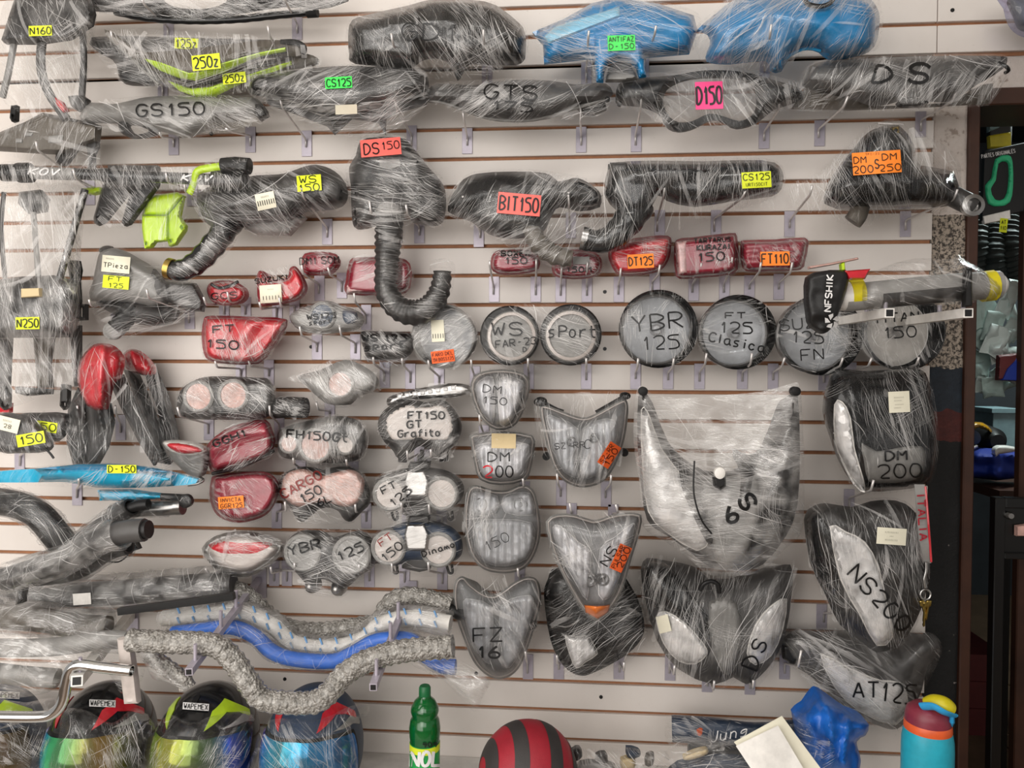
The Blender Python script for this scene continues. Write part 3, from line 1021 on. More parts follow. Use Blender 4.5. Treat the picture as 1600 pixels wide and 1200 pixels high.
LX = at(1592, 480, -.35).x
sbox('door_leaf', LX, LX + .3, .33, .36, .0, ZD - .02, 'wood', fr_, .003)
sbox('floor', -4, 4, -6.5, 4.2, -.05, 0, 'floor')
sbox('ceiling', -4, 4, -4.4, .02, 3.05, 3.1, 'ceil')
sbox('wall_far', .6, 4, 3.2, 3.25, 0, 3.0, 'dark_paint')
sbox('wall_side', 3.2, 3.25, .2, 3.2, 0, 3.0, 'dark_paint')
sbox('wall_inner', XP0 - .12, XP0 - .06, .18, 3.2, 0, 3.0, 'dark_paint')
sbox('ceiling_room', .6, 4, .17, 3.2, 2.95, 3.0, 'dark_paint')
# floor tiles of the back room, as far as they can be told apart
tl = bpy.data.objects['floor']
for i in range(4):
    for j in range(5):
        x0, y0 = 1.02 + i * .34, .2 + j * .34
        sbox('tile', x0, x0 + .333, y0, y0 + .333, -.004, .006, 'floor', tl, .002)

bench = T('display_bench', 'low pale bench along the foot of the slatted wall', 'bench')
boxw(bench, 'top', XL, at(1440, 1180).x, -.62, -.001, BZ - .03, BZ, 'bench', bev=.003)
boxw(bench, 'front_panel', XL, at(1440, 1180).x, -.58, -.56, 0.0, BZ - .03, 'bench')
boxw(bench, 'end_panel', at(1440, 1180).x - .03, at(1440, 1180).x - .005, -.56, -.001, 0.0, BZ - .03, 'bench')

# ================================================================== upper rows
t = T('rear_fender', 'dark wrapped rear fender bracket with struts and a yellow sticker in the top left corner', 'motorcycle part', 'parts on the slatted wall', .17)
relief(t, 'plate', [(2, 62), (14, 24), (24, -6), (140, -6), (146, 20), (142, 38), (108, 60), (60, 67), (6, 67)], .022, 'dgry', sm=0, w=7, ridges=[([(45, -5), (62, 66)], .008, 9)])
tube(t, 'strut', [(128, 38, .16), (131, 90, .15), (128, 150, .14)], 6, 'dgry', seg=4, flat=.6)
tube(t, 'strut', [(22, 66, .16), (14, 110, .15), (4, 152, .13)], 5, 'lgry', seg=6)
tube(t, 'strut', [(66, 60, .17), (64, 105, .16), (76, 145, .15), (104, 186, .14)], 8, 'gry', seg=6, flat=.5)
relief(t, 'foot_plate', [(82, 186), (104, 182), (121, 188), (120, 197), (96, 199), (84, 196)], .006, 'blk', d=.13, sm=0, w=2, holes=[[(87, 190), (91, 189), (92, 193), (88, 194)], [(108, 188), (112, 187), (113, 192), (109, 193)]])
relief(t, 'foot_plate', [(106, 150), (128, 148), (138, 155), (136, 172), (120, 173), (110, 165)], .01, 'blk', d=.12, sm=0, w=3)
relief(t, 'tab', [(17, 165), (26, 164), (25, 188), (18, 190), (15, 184)], .004, 'blk', d=.12, sm=0, w=2, holes=[[(18, 180), (21, 179), (22, 184), (19, 185)]])
relief(t, 'red_tape', [(86, 152), (96, 158), (104, 172), (98, 175), (88, 164)], .004, 'red', d=.152, sm=0, w=2)
wrap(t, 'film3', 70, loop=[(14, -8), (80, -8), (147, -6), (150, 40), (140, 90), (137, 150), (128, 190), (90, 196), (50, 185), (12, 165), (-6, 130), (-4, 60)], d=.12)
sticker(t, 63, 48, 36, 16, -2, 'ylw', [('N160', 0, 0, 11)])

t = T('side_cover', 'black wrapped side cover with a round opening at the very top edge', 'motorcycle part', 'parts on the slatted wall', .12)
relief(t, 'shell', [(140, -14), (525, -14), (522, 6), (490, 11), (440, 8), (370, 19), (320, 26), (270, 25), (225, 18), (190, 13), (146, 16)], .02, 'dgry', sm=2, w=12, holes=[[(250, -10), (300, -9), (356, -8), (350, 6), (320, 14), (280, 12), (258, 4)]])
wrap(t, 'film3', 5, g=2)
t = T('black_tube', 'black shiny padded tube with a rubber end below the wrapped side cover', 'motorcycle part', d=.1)
tube(t, 'tube', [(180, 18, .1), (230, 28, .1), (300, 32, .1), (370, 30, .1), (430, 24, .1), (484, 19, .1)], 6, 'blkg', corr=(.05, 22))
tube(t, 'end_cap', [(480, 19, .1), (496, 18, .1)], 9, 'rub', sm=0)

t = T('rear_cowling', 'grey ribbed fender panel behind the lime tank panels, yellow sticker on its top edge', 'motorcycle part', 'parts on the slatted wall', .1)
relief(t, 'panel', [(143, 58), (230, 57), (330, 60), (420, 62), (470, 70), (440, 88), (330, 84), (226, 82), (222, 100), (242, 110), (248, 130), (215, 132), (188, 128), (184, 105), (172, 90), (150, 80)], .018, 'gry', sm=2, w=9)
for k in range(6):
    tube(t, 'rib', [(150 + k * 6, 66, .117), (160 + k * 6, 84, .117)], 1.3, 'dgry', seg=6, sm=0)
relief(t, 'dark_end', [(186, 108), (215, 108), (240, 118), (246, 130), (216, 131), (190, 126)], .012, 'blk', d=.116, w=6)
wrap(t, 'film3', 15, g=3)
sticker(t, 291, 68, 37, 17, 3, 'ylw', [('125z', 0, 0, 13)])

def tank_panel(v0, lab, col, dd, out, stripe, line, st, size):
    t = T('tank_fairing', lab, 'motorcycle part', 'lime striped tank panels', dd)
    relief(t, 'shell', out, .028, 'brn', sm=2, w=16, prof='b')
    relief(t, 'lime_stripe', stripe, .003, 'lime', sm=0, w=2, on=True)
    tube(t, 'edge_line', [(a, b, (t.hit(a, b) or dd) + .001) for a, b in line], 1.3, 'blk', seg=6)
    if v0 == 0:
        tube(t, 'front_hook', [(440, 66, dd + .01), (462, 66, dd + .02), (475, 74, dd + .02), (473, 84, dd + .015)], 4.5, 'blk', seg=8)
        tube(t, 'wire_pin', [(172, 60, dd + .03), (205, 92, dd + .03), (248, 132, dd + .02)], 1.6, 'lgry', seg=6)
    wrap(t, 'film2', 80, g=4)
    sticker(t, *st, [(('250z'), 0, 0, size)])
tank_panel(1, 'lower lime striped grey tank panel, mostly hidden under its twin', 0, .12,
           [(235, 112), (290, 132), (345, 118), (400, 98), (480, 84), (498, 96), (470, 104), (420, 112), (380, 132), (330, 153), (300, 150), (265, 135)],
           [(262, 126), (300, 138), (326, 136), (390, 116), (455, 95), (456, 101), (400, 119), (335, 151), (308, 152), (280, 142)], [(290, 130), (345, 128), (400, 106), (455, 92)], (366, 122, 36, 17, -6, 'ylw'), 12)
tank_panel(0, 'upper lime striped grey tank panel with a yellow sticker on its middle', 0, .15,
           [(163, 46), (176, 50), (205, 72), (228, 82), (280, 78), (350, 70), (420, 62), (466, 66), (478, 76), (468, 88), (448, 84), (400, 90), (345, 114), (306, 128), (272, 122), (235, 108), (198, 84), (170, 62)],
           [(224, 91), (250, 97), (295, 114), (312, 112), (345, 99), (405, 82), (446, 74), (447, 80), (405, 89), (345, 114), (305, 126), (280, 122), (250, 111)], [(225, 96), (262, 116), (300, 128), (345, 117), (400, 92), (448, 82)], (322, 97, 44, 24, -6, 'ylw'), 17)

t = T('headlight_cowl', 'light grey handlebar cowl with pointed ends left of the green stickered one', 'motorcycle part', 'grey cowls in the second row', .13)
relief(t, 'shell', [(124, 182), (140, 160), (178, 163), (225, 152), (280, 150), (350, 155), (394, 151), (410, 163), (419, 180), (395, 181), (345, 193), (320, 201), (300, 211), (285, 213), (262, 207), (240, 201), (200, 193), (150, 190), (130, 191)], .045, 'lgry', sm=2, w=26, ridges=[([(178, 163), (225, 185), (280, 212)], .010, 6), ([(345, 156), (325, 198)], .006, 5)])
relief(t, 'lower_lip', [(184, 172), (200, 186), (245, 200), (240, 210), (215, 215), (198, 213), (186, 202)], .02, 'dgry', d=.12, w=7, holes=[[(200, 196), (210, 194), (232, 203), (226, 208), (210, 209)]])
relief(t, 'end_clip', [(396, 160), (410, 163), (419, 180), (406, 188), (396, 178)], .03, 'dgry', d=.14, sm=0, w=5)
wrap(t, 'film2', 25, g=3)
write(t, 'GS150', 266, 171, 19, -2, 1.35, 2.6)

t = T('headlight_cowl', 'wide dark grey cowl with a curved pale tape rim and a green sticker', 'motorcycle part', 'grey cowls in the second row', .15)
relief(t, 'visor', [(388, 138), (400, 120), (430, 116), (462, 110), (530, 103), (600, 105), (660, 110), (669, 134), (664, 142), (640, 156), (580, 173), (540, 180), (500, 177), (450, 160), (415, 149), (393, 146)], .06, 'dgry', sm=3, w=34)
relief(t, 'lower_shell', [(415, 153), (452, 163), (500, 180), (540, 184), (640, 159), (668, 146), (666, 161), (625, 173), (602, 183), (601, 209), (590, 190), (548, 184), (521, 209), (510, 196), (450, 173), (418, 162)], .03, 'gry', d=.13, sm=0, w=8)
relief(t, 'end_window', [(392, 132), (404, 121), (437, 122), (430, 134), (415, 141), (396, 140)], .012, 'rub', d=.185, sm=2, w=6)
relief(t, 'tape_rim', [(398, 138), (440, 152), (480, 163), (530, 168), (585, 160), (642, 144), (644, 149), (586, 168), (530, 177), (478, 172), (436, 160), (398, 143)], .002, 'lgry', sm=2, w=1.5, on=True)
wrap(t, 'film3', -20, g=3)
sticker(t, 529, 129, 42, 18, -3, 'grn', [('CS125', 0, 0, 12)])
sticker(t, 541, 171, 34, 15, -2, 'pap', name='paper_tape')

t = T('headlight_cowl', 'large black glossy cowl with an arched cutout beside the blue one at the top', 'motorcycle part', 'cowls in the top row', .16)
relief(t, 'shell', [(544, 66), (547, 34), (570, 24), (640, 8), (680, -2), (740, 0), (775, 8), (808, 33), (820, 48), (821, 80), (810, 99), (742, 98), (728, 101), (715, 126), (708, 108), (697, 94), (680, 88), (658, 92), (642, 104), (630, 104), (552, 97), (546, 86)], .075, 'cowl_blk', sm=2, w=34, ridges=[([(552, 50), (640, 30), (700, 34), (740, 40), (815, 60)], .012, 8), ([(655, 10), (640, 100)], .012, 5), ([(740, 5), (735, 96)], .012, 5)])
for pp in ([(690, 44), (697, 44), (698, 72), (691, 72)], [(724, 50), (740, 48), (738, 66), (727, 66)], [(560, 75), (566, 74), (566, 92), (560, 92)]):
    relief(t, 'slot', pp, .002, 'ink', sm=2, w=2, on=True)
wrap(t, 'film2', 60, g=4)
write(t, 'GD1', 670, 50, 26, 2, 1.4, 2.4)

t = T('headlight_cowl', 'blue cowl with a green sticker above its round foot', 'motorcycle part', 'cowls in the top row', .15)
relief(t, 'wing', [(832, 50), (880, 30), (925, 5), (962, -4), (1030, 6), (1084, 24), (1090, 48), (1078, 82), (1010, 88), (988, 96), (944, 96), (920, 90), (850, 98), (848, 68)], .055, 'blu', sm=0, w=22, ridges=[([(850, 66), (968, 28), (1085, 50)], .01, 9)])
relief(t, 'top_highlight', [(849, 58), (866, 40), (968, 10), (969, 26), (856, 69)], .006, 'paleblue', sm=0, w=3, on=True, label='pale highlight painted along the left wing')  # the wing's highlight, put in as a pale strip of colour
relief(t, 'foot_collar', [(926, 52), (985, 48), (1004, 66), (1010, 118), (999, 120), (994, 104), (982, 92), (966, 89), (952, 96), (945, 110), (943, 127), (932, 126), (928, 92)], .03, 'blu', d=.19, sm=0, w=9)
relief(t, 'column_lining', [(946, 126), (950, 108), (960, 98), (972, 95), (984, 100), (992, 112), (996, 122), (972, 126)], .01, 'lgry', d=.165, sm=0, w=4)
wrap(t, 'film2', 10, g=4, loop=[(828, 52), (880, 26), (925, 0), (962, -8), (1030, 2), (1090, 20), (1094, 60), (1070, 86), (1010, 92), (998, 118), (960, 116), (936, 128), (915, 116), (905, 95), (850, 102), (840, 80)])
sticker(t, 971, 67, 43, 24, -2, 'grn', [('ANTIFAZ', 0, -6, 7.5, 1.0), ('D-150', 0, 5, 8, 1.25)])

t = T('headlight_cowl', 'bright blue cowl under loose film with an arched cutout, right of the green stickered one', 'motorcycle part', 'cowls in the top row', .17)
relief(t, 'shell', [(1090, 46), (1120, 20), (1160, -6), (1240, -8), (1345, -8), (1372, 15), (1374, 42), (1368, 70), (1352, 82), (1300, 92), (1284, 80), (1262, 75), (1238, 84), (1222, 110), (1205, 108), (1200, 92), (1140, 98), (1102, 92), (1112, 64), (1104, 48)], .08, 'blu', sm=2, w=40, ridges=[([(1120, 60), (1200, 20), (1300, 40)], .012, 10)])
tube(t, 'cutout_rim', [(1209, 108, .18), (1222, 96, .19), (1240, 83, .19), (1262, 75, .19), (1282, 79, .185)], 2.6, 'sky', seg=8)
tube(t, 'black_cable', [(1255, -6, .25), (1262, 6, .255), (1282, 10, .255), (1298, 4, .255), (1304, -8, .25)], 3.5, 'rub', seg=8)
wrap(t, 'film3', -50, g=5, loop=[(1086, 46), (1120, 14), (1160, -10), (1350, -12), (1378, 15), (1378, 50), (1370, 78), (1310, 96), (1296, 100), (1290, 84), (1262, 80), (1232, 100), (1216, 114), (1196, 112), (1140, 104), (1096, 96)])

t = T('headlight_cowl', 'matt grey cowl with black marker letters between the green and pink stickers', 'motorcycle part', 'grey cowls in the second row', .14)
relief(t, 'shell', [(664, 150), (680, 131), (740, 133), (800, 125), (860, 126), (900, 132), (944, 129), (958, 145), (945, 155), (905, 165), (860, 183), (800, 188), (765, 185), (740, 178), (690, 160), (668, 158)], .05, 'gry', sm=3, w=30)
tube(t, 'lower_rim', [(672, 157, .14), (700, 163, .15), (740, 178, .15), (775, 187, .15), (830, 188, .15), (880, 175, .15), (945, 156, .14)], 2.4, 'lgry', seg=8)
relief(t, 'bracket', [(898, 166), (945, 156), (948, 170), (930, 178), (912, 178)], .02, 'dgry', d=.12, sm=0, w=4)
wrap(t, 'film2', -35, g=3)
write(t, 'GTS', 798, 144, 22, 2, 1.5, 2.6); write(t, '175', 800, 166, 14, 4, 2.0, 2.4)

t = T('headlight_surround', 'black goggle shaped headlight surround with a pink sticker on its clear window', 'motorcycle part', 'grey cowls in the second row', .14)
relief(t, 'surround', [(962, 150), (974, 126), (1050, 118), (1100, 110), (1160, 112), (1210, 125), (1250, 138), (1255, 150), (1240, 160), (1210, 170), (1182, 192), (1150, 200), (1130, 189), (1110, 187), (1085, 200), (1060, 205), (1040, 196), (1030, 176), (1000, 165), (965, 161)], .045, 'blk', sm=3, w=16,
       holes=[[(1036, 155), (1046, 135), (1080, 122), (1140, 120), (1175, 129), (1183, 150), (1180, 174), (1160, 189), (1140, 185), (1110, 177), (1080, 190), (1056, 190), (1041, 175)]])
relief(t, 'window', [(1036, 155), (1046, 135), (1080, 122), (1140, 120), (1175, 129), (1183, 150), (1180, 174), (1160, 189), (1140, 185), (1110, 177), (1080, 190), (1056, 190), (1041, 175)], .014, 'window', d=.13, sm=3, back=.002, shell=True)
for u, v in ((968, 163), (949, 156)):
    disc(t, 'bolt_hole', u, v, .15, [(4, 0), (4, .006), (2.2, .007), (2, .003)], 'blk', seg=14)
wrap(t, 'film2', 62, g=3, loop=[(955, 150), (972, 118), (1050, 112), (1100, 105), (1165, 106), (1215, 120), (1262, 132), (1268, 150), (1250, 168), (1215, 178), (1185, 198), (1150, 206), (1110, 196), (1062, 210), (1030, 195), (1000, 176), (968, 168)])
sticker(t, 1108, 149, 43, 43, -2, 'pnk', [('D150', 0, 0, 27, .78)])

t = T('headlight_cowl', 'grey cowl lettered in large black marker above the doorway corner', 'motorcycle part', 'grey cowls in the second row', .15)
relief(t, 'shell', [(1256, 132), (1262, 106), (1290, 95), (1350, 92), (1430, 88), (1560, 87), (1574, 95), (1565, 110), (1530, 130), (1500, 150), (1480, 158), (1420, 152), (1400, 158), (1370, 164), (1340, 155), (1290, 142)], .05, 'gry', sm=2, w=26, ridges=[([(1350, 92), (1400, 150)], .006, 5)])
relief(t, 'lower_shell', [(1238, 168), (1258, 138), (1300, 148), (1372, 166), (1440, 164), (1482, 160), (1535, 132), (1552, 130), (1546, 160), (1440, 166), (1330, 170)], .02, 'brn', d=.12, sm=0, w=8)
relief(t, 'arch', [(1402, 160), (1415, 152), (1440, 152), (1452, 160), (1430, 165), (1412, 166)], .008, 'dgry', d=.195, sm=2, w=5)
tube(t, 'end_tie', [(1560, 98, .19), (1572, 104, .2), (1576, 110, .19), (1570, 114, .18)], 2.5, 'blk', seg=8)
wrap(t, 'film3', -62, g=3)
write(t, 'D', 1377, 116, 27, 4, 1.5, 4.5, slant=.15); write(t, 'S', 1434, 114, 30, 4, 1.5, 5, slant=.1)

t = T('hanging_bag', 'lilac plastic bag just showing in the top right corner', 'bag', d=.1)
relief(t, 'bag', [(1566, -12), (1572, 10), (1578, 32), (1590, 48), (1612, 56), (1650, 50), (1660, -12)], .06, 'lilac', sm=3, noise=.02)
relief(t, 'contents', [(1580, -8), (1588, 25), (1600, 45), (1640, 40), (1645, -8)], .03, 'navy', sm=3, d=.09)

# ================================================================== second row
t = T('rear_fender', 'flat brownish rear fender plate under the yellow stickered bracket', 'motorcycle part', 'parts on the slatted wall', .12)
relief(t, 'plate', [(-14, 212), (40, 190), (66, 176), (110, 184), (155, 195), (152, 221), (130, 228), (108, 239), (87, 240), (-14, 234)], .02, 'brn', sm=0, w=6)
for pp in ([(76, 212), (100, 210), (98, 224), (74, 224)], [(24, 216), (36, 216), (36, 224), (24, 224)], [(40, 206), (54, 206), (50, 214), (36, 213)]):
    relief(t, 'pad', pp, .004, 'lgry', d=.139, sm=0, w=2)
relief(t, 'leg', [(88, 240), (108, 240), (118, 234), (103, 256), (92, 258), (87, 252)], .012, 'dgry', d=.11, sm=2, w=5)
relief(t, 'leg', [(132, 222), (152, 218), (152, 228), (146, 240), (146, 264), (137, 264), (137, 240)], .012, 'dgry', d=.11, sm=0, w=4)
wrap(t, 'film2', -60, g=3)

t = T('exhaust_tube', 'black and white lettered tube with dark end caps lying across the left racks', 'motorcycle part', d=.2)
tube(t, 'tube', [(10, 270, .2), (120, 272, .2), (240, 277, .2), (345, 281, .2)], 9, 'blkg', sm=0)
tube(t, 'end_cap', [(4, 270, .2), (30, 270, .2)], 14, 'blkg', sm=0)
tube(t, 'collar', [(30, 270, .2), (48, 270, .2)], 16, 'dgry', sm=0)
tube(t, 'white_sleeve', [(50, 270, .2), (118, 272, .2)], 10, 'lgry', sm=0)
tube(t, 'collar', [(160, 274, .2), (172, 274, .2)], 11, 'dgry', sm=0)
tube(t, 'end_block', [(334, 281, .2), (362, 284, .2), (385, 283, .2)], 16, 'dgry', sm=0, seg=8)
write(t, 'KOV', 66, 268, 10, 2, 1.8, 2.6, 'inkw', slant=.3); write(t, 'KOV', 305, 278, 10, 2, 1.8, 2.6, 'inkw', slant=.3)
wrap(t, 'film2', 85, g=3)
t = T('lever', 'lime foot lever with a black rubber knob above the tube', 'motorcycle part', d=.2)
tube(t, 'arm', [(296, 302, .2), (303, 285, .21), (308, 268, .22), (330, 262, .22), (352, 259, .22)], 6, 'lime', seg=8, flat=.6)
tube(t, 'rubber_knob', [(348, 260, .22), (368, 258, .22), (390, 260, .22)], 13, 'rub', sm=0)
wrap(t, 'film1', 20, g=2)

t = T('black_bracket', 'black folded sheet bracket with two legs beside the lime one', 'bracket', 'sheet brackets under the tube', .13)
relief(t, 'top_plate', [(168, 258), (246, 258), (250, 272), (204, 300), (176, 298)], .03, 'gry', sm=0, w=10)
relief(t, 'leg', [(168, 262), (204, 296), (163, 347), (152, 352), (147, 348), (146, 340)], .012, 'dgry', sm=0, w=3, holes=[[(152, 341), (156, 338), (157, 343), (153, 345)]])
relief(t, 'leg', [(204, 298), (250, 270), (246, 290), (202, 350), (194, 353), (190, 347)], .012, 'blk', d=.15, sm=0, w=3, holes=[[(204, 328), (207, 326), (208, 331), (205, 332)], [(193, 343), (196, 341), (197, 346), (194, 347)]])
wrap(t, 'film2', 50, g=3)
t = T('lime_bracket', 'lime green folded sheet bracket with bolt holes', 'bracket', 'sheet brackets under the tube', .12)
relief(t, 'front_plate', [(222, 337), (262, 337), (262, 376), (242, 378), (236, 386), (226, 388), (222, 360)], .006, 'lime', d=.14, sm=0, w=3, holes=[[(226, 380), (229, 378), (230, 382), (227, 384)]])
relief(t, 'top_plate', [(222, 337), (227, 311), (240, 305), (277, 300), (288, 306), (262, 337)], .016, 'lime', d=.125, sm=0, w=8)
relief(t, 'side_plate', [(262, 337), (286, 308), (280, 338), (290, 352), (289, 360), (274, 382), (264, 385), (261, 374)], .006, 'lime', d=.13, sm=0, w=3, holes=[[(283, 354), (286, 353), (286, 357), (283, 358)], [(265, 375), (268, 374), (268, 378), (265, 379)]])
relief(t, 'tab', [(130, 294), (156, 292), (160, 300), (145, 304), (132, 302)], .01, 'lime', d=.115, sm=0, w=3)
wrap(t, 'film1', 90, g=2, loop=[(218, 336), (224, 308), (240, 300), (290, 298), (294, 352), (276, 388), (240, 384), (226, 392), (219, 370)])

t = T('tail_rack', 'tall tail rack in cloudy film with a diagonal black bar and a yellow sticker', 'motorcycle part', 'parts on the slatted wall', .16)
relief(t, 'body', [(-14, 438), (36, 432), (84, 430), (122, 440), (124, 470), (119, 500), (110, 527), (-14, 528)], .05, 'dgry', sm=0, w=22, ridges=[([(30, 435), (30, 525)], .012, 8), ([(92, 435), (95, 525)], .012, 8)])
tube(t, 'bar', [(133, 296, .21), (112, 370, .22), (92, 440, .22)], 5.5, 'dgry', seg=8)
relief(t, 'slotted_bracket', [(104, 406), (122, 407), (125, 422), (122, 440), (110, 440)], .012, 'blk', d=.15, sm=0, w=2, holes=[[(110, 411), (116, 412), (115, 432), (111, 432)]])
relief(t, 'loop_bracket', [(116, 474), (134, 475), (134, 500), (118, 501)], .01, 'dgry', d=.15, sm=0, w=2, holes=[[(122, 480), (129, 480), (129, 495), (122, 495)]])
relief(t, 'strap', [(108, 515), (124, 508), (124, 600), (116, 604), (112, 570)], .01, 'dgry', d=.14, sm=0, w=3)
relief(t, 'upper_tail', [(30, 300), (62, 296), (74, 310), (70, 330), (44, 334), (28, 318)], .02, 'dgry', d=.14, sm=0, w=6)
tube(t, 'strut', [(6, 300, .16), (2, 360, .16), (8, 436, .17)], 4, 'gry', seg=6, flat=.5)
tube(t, 'strut', [(52, 330, .15), (56, 380, .16), (60, 432, .18)], 5, 'lgry', seg=6, flat=.5)
relief(t, 'lower_strut', [(52, 528), (82, 528), (76, 570), (80, 606), (58, 606)], .012, 'brn', d=.12, sm=0, w=5)
relief(t, 'lower_strut', [(-10, 528), (16, 528), (12, 606), (-10, 606)], .012, 'gry', d=.12, sm=0, w=5)
relief(t, 'cross_bar', [(24, 604), (80, 608), (79, 616), (42, 619), (24, 614)], .01, 'blk', d=.13, sm=0, w=3, holes=[[(26, 607), (30, 607), (30, 611), (26, 611)]])
relief(t, 'tab', [(95, 600), (107, 602), (106, 636), (99, 641), (93, 634)], .006, 'dgry', d=.13, sm=0, w=2, holes=[[(96, 629), (102, 629), (102, 635), (96, 635)]])
relief(t, 'tab', [(-4, 606), (14, 606), (13, 634), (6, 641), (0, 636)], .006, 'dgry', d=.13, sm=0, w=2, holes=[[(4, 629), (9, 629), (9, 635), (4, 635)]])
relief(t, 'red_tag', [(-6, 628), (16, 630), (15, 645), (-6, 645)], .003, 'red', d=.11, sm=0, w=1)
wrap(t, 'film4', 80, loop=[(-12, 282), (60, 285), (136, 292), (133, 330), (126, 400), (130, 470), (126, 520), (124, 600), (106, 612), (60, 622), (-12, 612)], d=.12, amp=.003)
relief(t, 'tape_patch', [(33, 451), (61, 450), (62, 463), (33, 465)], .002, 'tan', d=.226, sm=0, w=1)
sticker(t, 43, 505, 37, 19, -1, 'ylw', [('N250', 0, 0, 13)])

t = T('airbox', 'wrapped grey airbox with a yellow sticker and a hose bent down to the left', 'airbox', 'airboxes in the third row', .12)
relief(t, 'shell', [(308, 303), (345, 285), (400, 274), (440, 272), (470, 262), (492, 257), (520, 265), (538, 285), (541, 312), (522, 326), (474, 330), (458, 346), (400, 350), (370, 356), (330, 355), (313, 332)], .075, 'dgry', sm=2, w=34, ridges=[([(310, 330), (400, 310), (470, 285)], .014, 7), ([(420, 275), (435, 340)], .01, 6)])
relief(t, 'lower_cover', [(388, 348), (462, 330), (478, 340), (452, 368), (400, 366), (382, 358)], .03, 'lgry', d=.1, sm=0, w=9)
tube(t, 'intake_hose', [(365, 345, .13, 18), (350, 362, .16, 19), (332, 385, .19, 19), (308, 410, .21, 18), (285, 422, .22, 17), (268, 421, .22, 16)], 18, 'blkg', corr=(.06, 22))
tube(t, 'hose_clamp', [(270, 421, .22, 17), (262, 419, .22, 17)], 18, 'brass', sm=0, seg=24, open_end=True)
wrap(t, 'film3', 35, g=3, loop=[(300, 304), (345, 280), (400, 270), (440, 268), (470, 257), (495, 253), (525, 260), (544, 285), (545, 314), (524, 332), (480, 338), (456, 370), (400, 370), (380, 362), (352, 400), (300, 436), (262, 438), (256, 415), (300, 395), (322, 358), (308, 335)])
sticker(t, 483, 286, 38, 25, -4, 'ylw', [('WS', -2, -6, 11, 1.5), ('150', -1, 7, 11, 1.3)])
sticker(t, 415, 314, 30, 26, -12, 'pap', [('llllllll', 0, 2, 8, 1), ('llllll', 0, -7, 3, 1.2)], name='barcode_label')

t = T('airbox', 'black airbox with a salmon sticker and a long ribbed hose hanging in a hook', 'airbox', 'airboxes in the third row', .13)
relief(t, 'shell', [(548, 290), (545, 262), (556, 243), (560, 226), (572, 216), (622, 214), (641, 225), (668, 260), (690, 284), (696, 310), (692, 344), (678, 352), (660, 350), (642, 346), (637, 330), (592, 333), (590, 350), (558, 358), (550, 342)], .07, 'blk', sm=2, w=26, ridges=[([(556, 246), (640, 232)], .012, 6), ([(548, 300), (640, 295), (690, 290)], .012, 7), ([(652, 240), (655, 340)], .01, 6)])
relief(t, 'grille', [(590, 248), (626, 246), (628, 260), (610, 266), (592, 262)], .008, 'lgry', d=.195, sm=0, w=2)
tube(t, 'hose_collar', [(609, 318, .16), (608, 336, .16)], 23, 'lgry', sm=0)
tube(t, 'intake_hose', [(609, 325, .15, 21), (607, 370, .16, 21), (604, 415, .16, 18), (602, 440, .16, 17), (607, 462, .165, 18), (622, 481, .17, 19), (645, 489, .17, 20), (668, 482, .17, 19), (684, 462, .165, 17), (690, 440, .16, 15), (691, 424, .16, 14)], 19, 'dgry', corr=(.07, 11), seg=20, open_end=True)
wrap(t, 'film3', 15, g=3, loop=[(543, 292), (541, 260), (552, 240), (556, 222), (570, 211), (626, 210), (646, 222), (673, 258), (695, 282), (700, 312), (696, 348), (678, 357), (640, 350), (632, 380), (628, 450), (640, 465), (662, 462), (672, 440), (672, 408), (700, 404), (712, 420), (705, 460), (690, 490), (655, 506), (612, 496), (590, 462), (586, 360), (555, 361)])
sticker(t, 595, 230, 63, 27, -5, 'sal', [('DS', -15, 1, 17, .85), ('150', 15, -2, 12, 1.0)])

t = T('airbox', 'dark wrapped airbox with a red sticker and a short pale hose end', 'airbox', 'airboxes in the third row', .14)
relief(t, 'shell', [(700, 322), (715, 290), (740, 272), (800, 268), (850, 270), (866, 278), (872, 284), (890, 280), (905, 278), (936, 298), (938, 322), (902, 329), (870, 322), (852, 358), (832, 368), (800, 372), (765, 366), (735, 345), (704, 334)], .07, 'blk', sm=2, w=30, ridges=[([(705, 318), (800, 290), (870, 290)], .012, 7), ([(870, 300), (935, 300)], .008, 5), ([(740, 340), (850, 345)], .01, 7)])
relief(t, 'side_port', [(896, 284), (916, 286), (934, 300), (934, 318), (914, 322), (900, 318)], .02, 'blkg', d=.18, sm=2, w=8)
tube(t, 'intake_hose', [(828, 352, .18, 13), (836, 372, .19, 15), (850, 388, .19, 16), (868, 399, .19, 15), (894, 404, .19, 13)], 14, 'brn', corr=(.09, 15), seg=16, open_end=True)
wrap(t, 'film3', -55, g=4)
sticker(t, 811, 319, 67, 33, 5, 'sal', [('BIT150', 0, 0, 22, .86)])

t = T('airbox', 'long black airbox with a lime yellow sticker and an elbow hose to the lower left', 'airbox', 'airboxes in the third row', .15)
relief(t, 'shell', [(944, 302), (950, 264), (956, 254), (1020, 251), (1100, 252), (1190, 250), (1221, 262), (1223, 290), (1210, 305), (1150, 312), (1086, 322), (1042, 312), (1030, 302), (1012, 334), (990, 342), (966, 330)], .07, 'blkg', sm=2, w=24, ridges=[([(990, 270), (1105, 268)], .016, 8), ([(1105, 255), (1105, 310)], .012, 5)])
relief(t, 'port_cap', [(953, 254), (980, 254), (984, 268), (975, 282), (955, 278)], .03, 'gry', d=.18, sm=0, w=5)
tube(t, 'intake_hose', [(1000, 318, .17, 24), (985, 340, .18, 24), (962, 366, .19, 21), (938, 377, .19, 18), (914, 374, .19, 17)], 20, 'blkg', corr=(.05, 26), seg=18)
tube(t, 'hose_clamp', [(918, 374, .19, 18), (909, 372, .19, 18)], 18, 'mtl', sm=0, open_end=True, seg=20)
wrap(t, 'film2', 88, g=4)
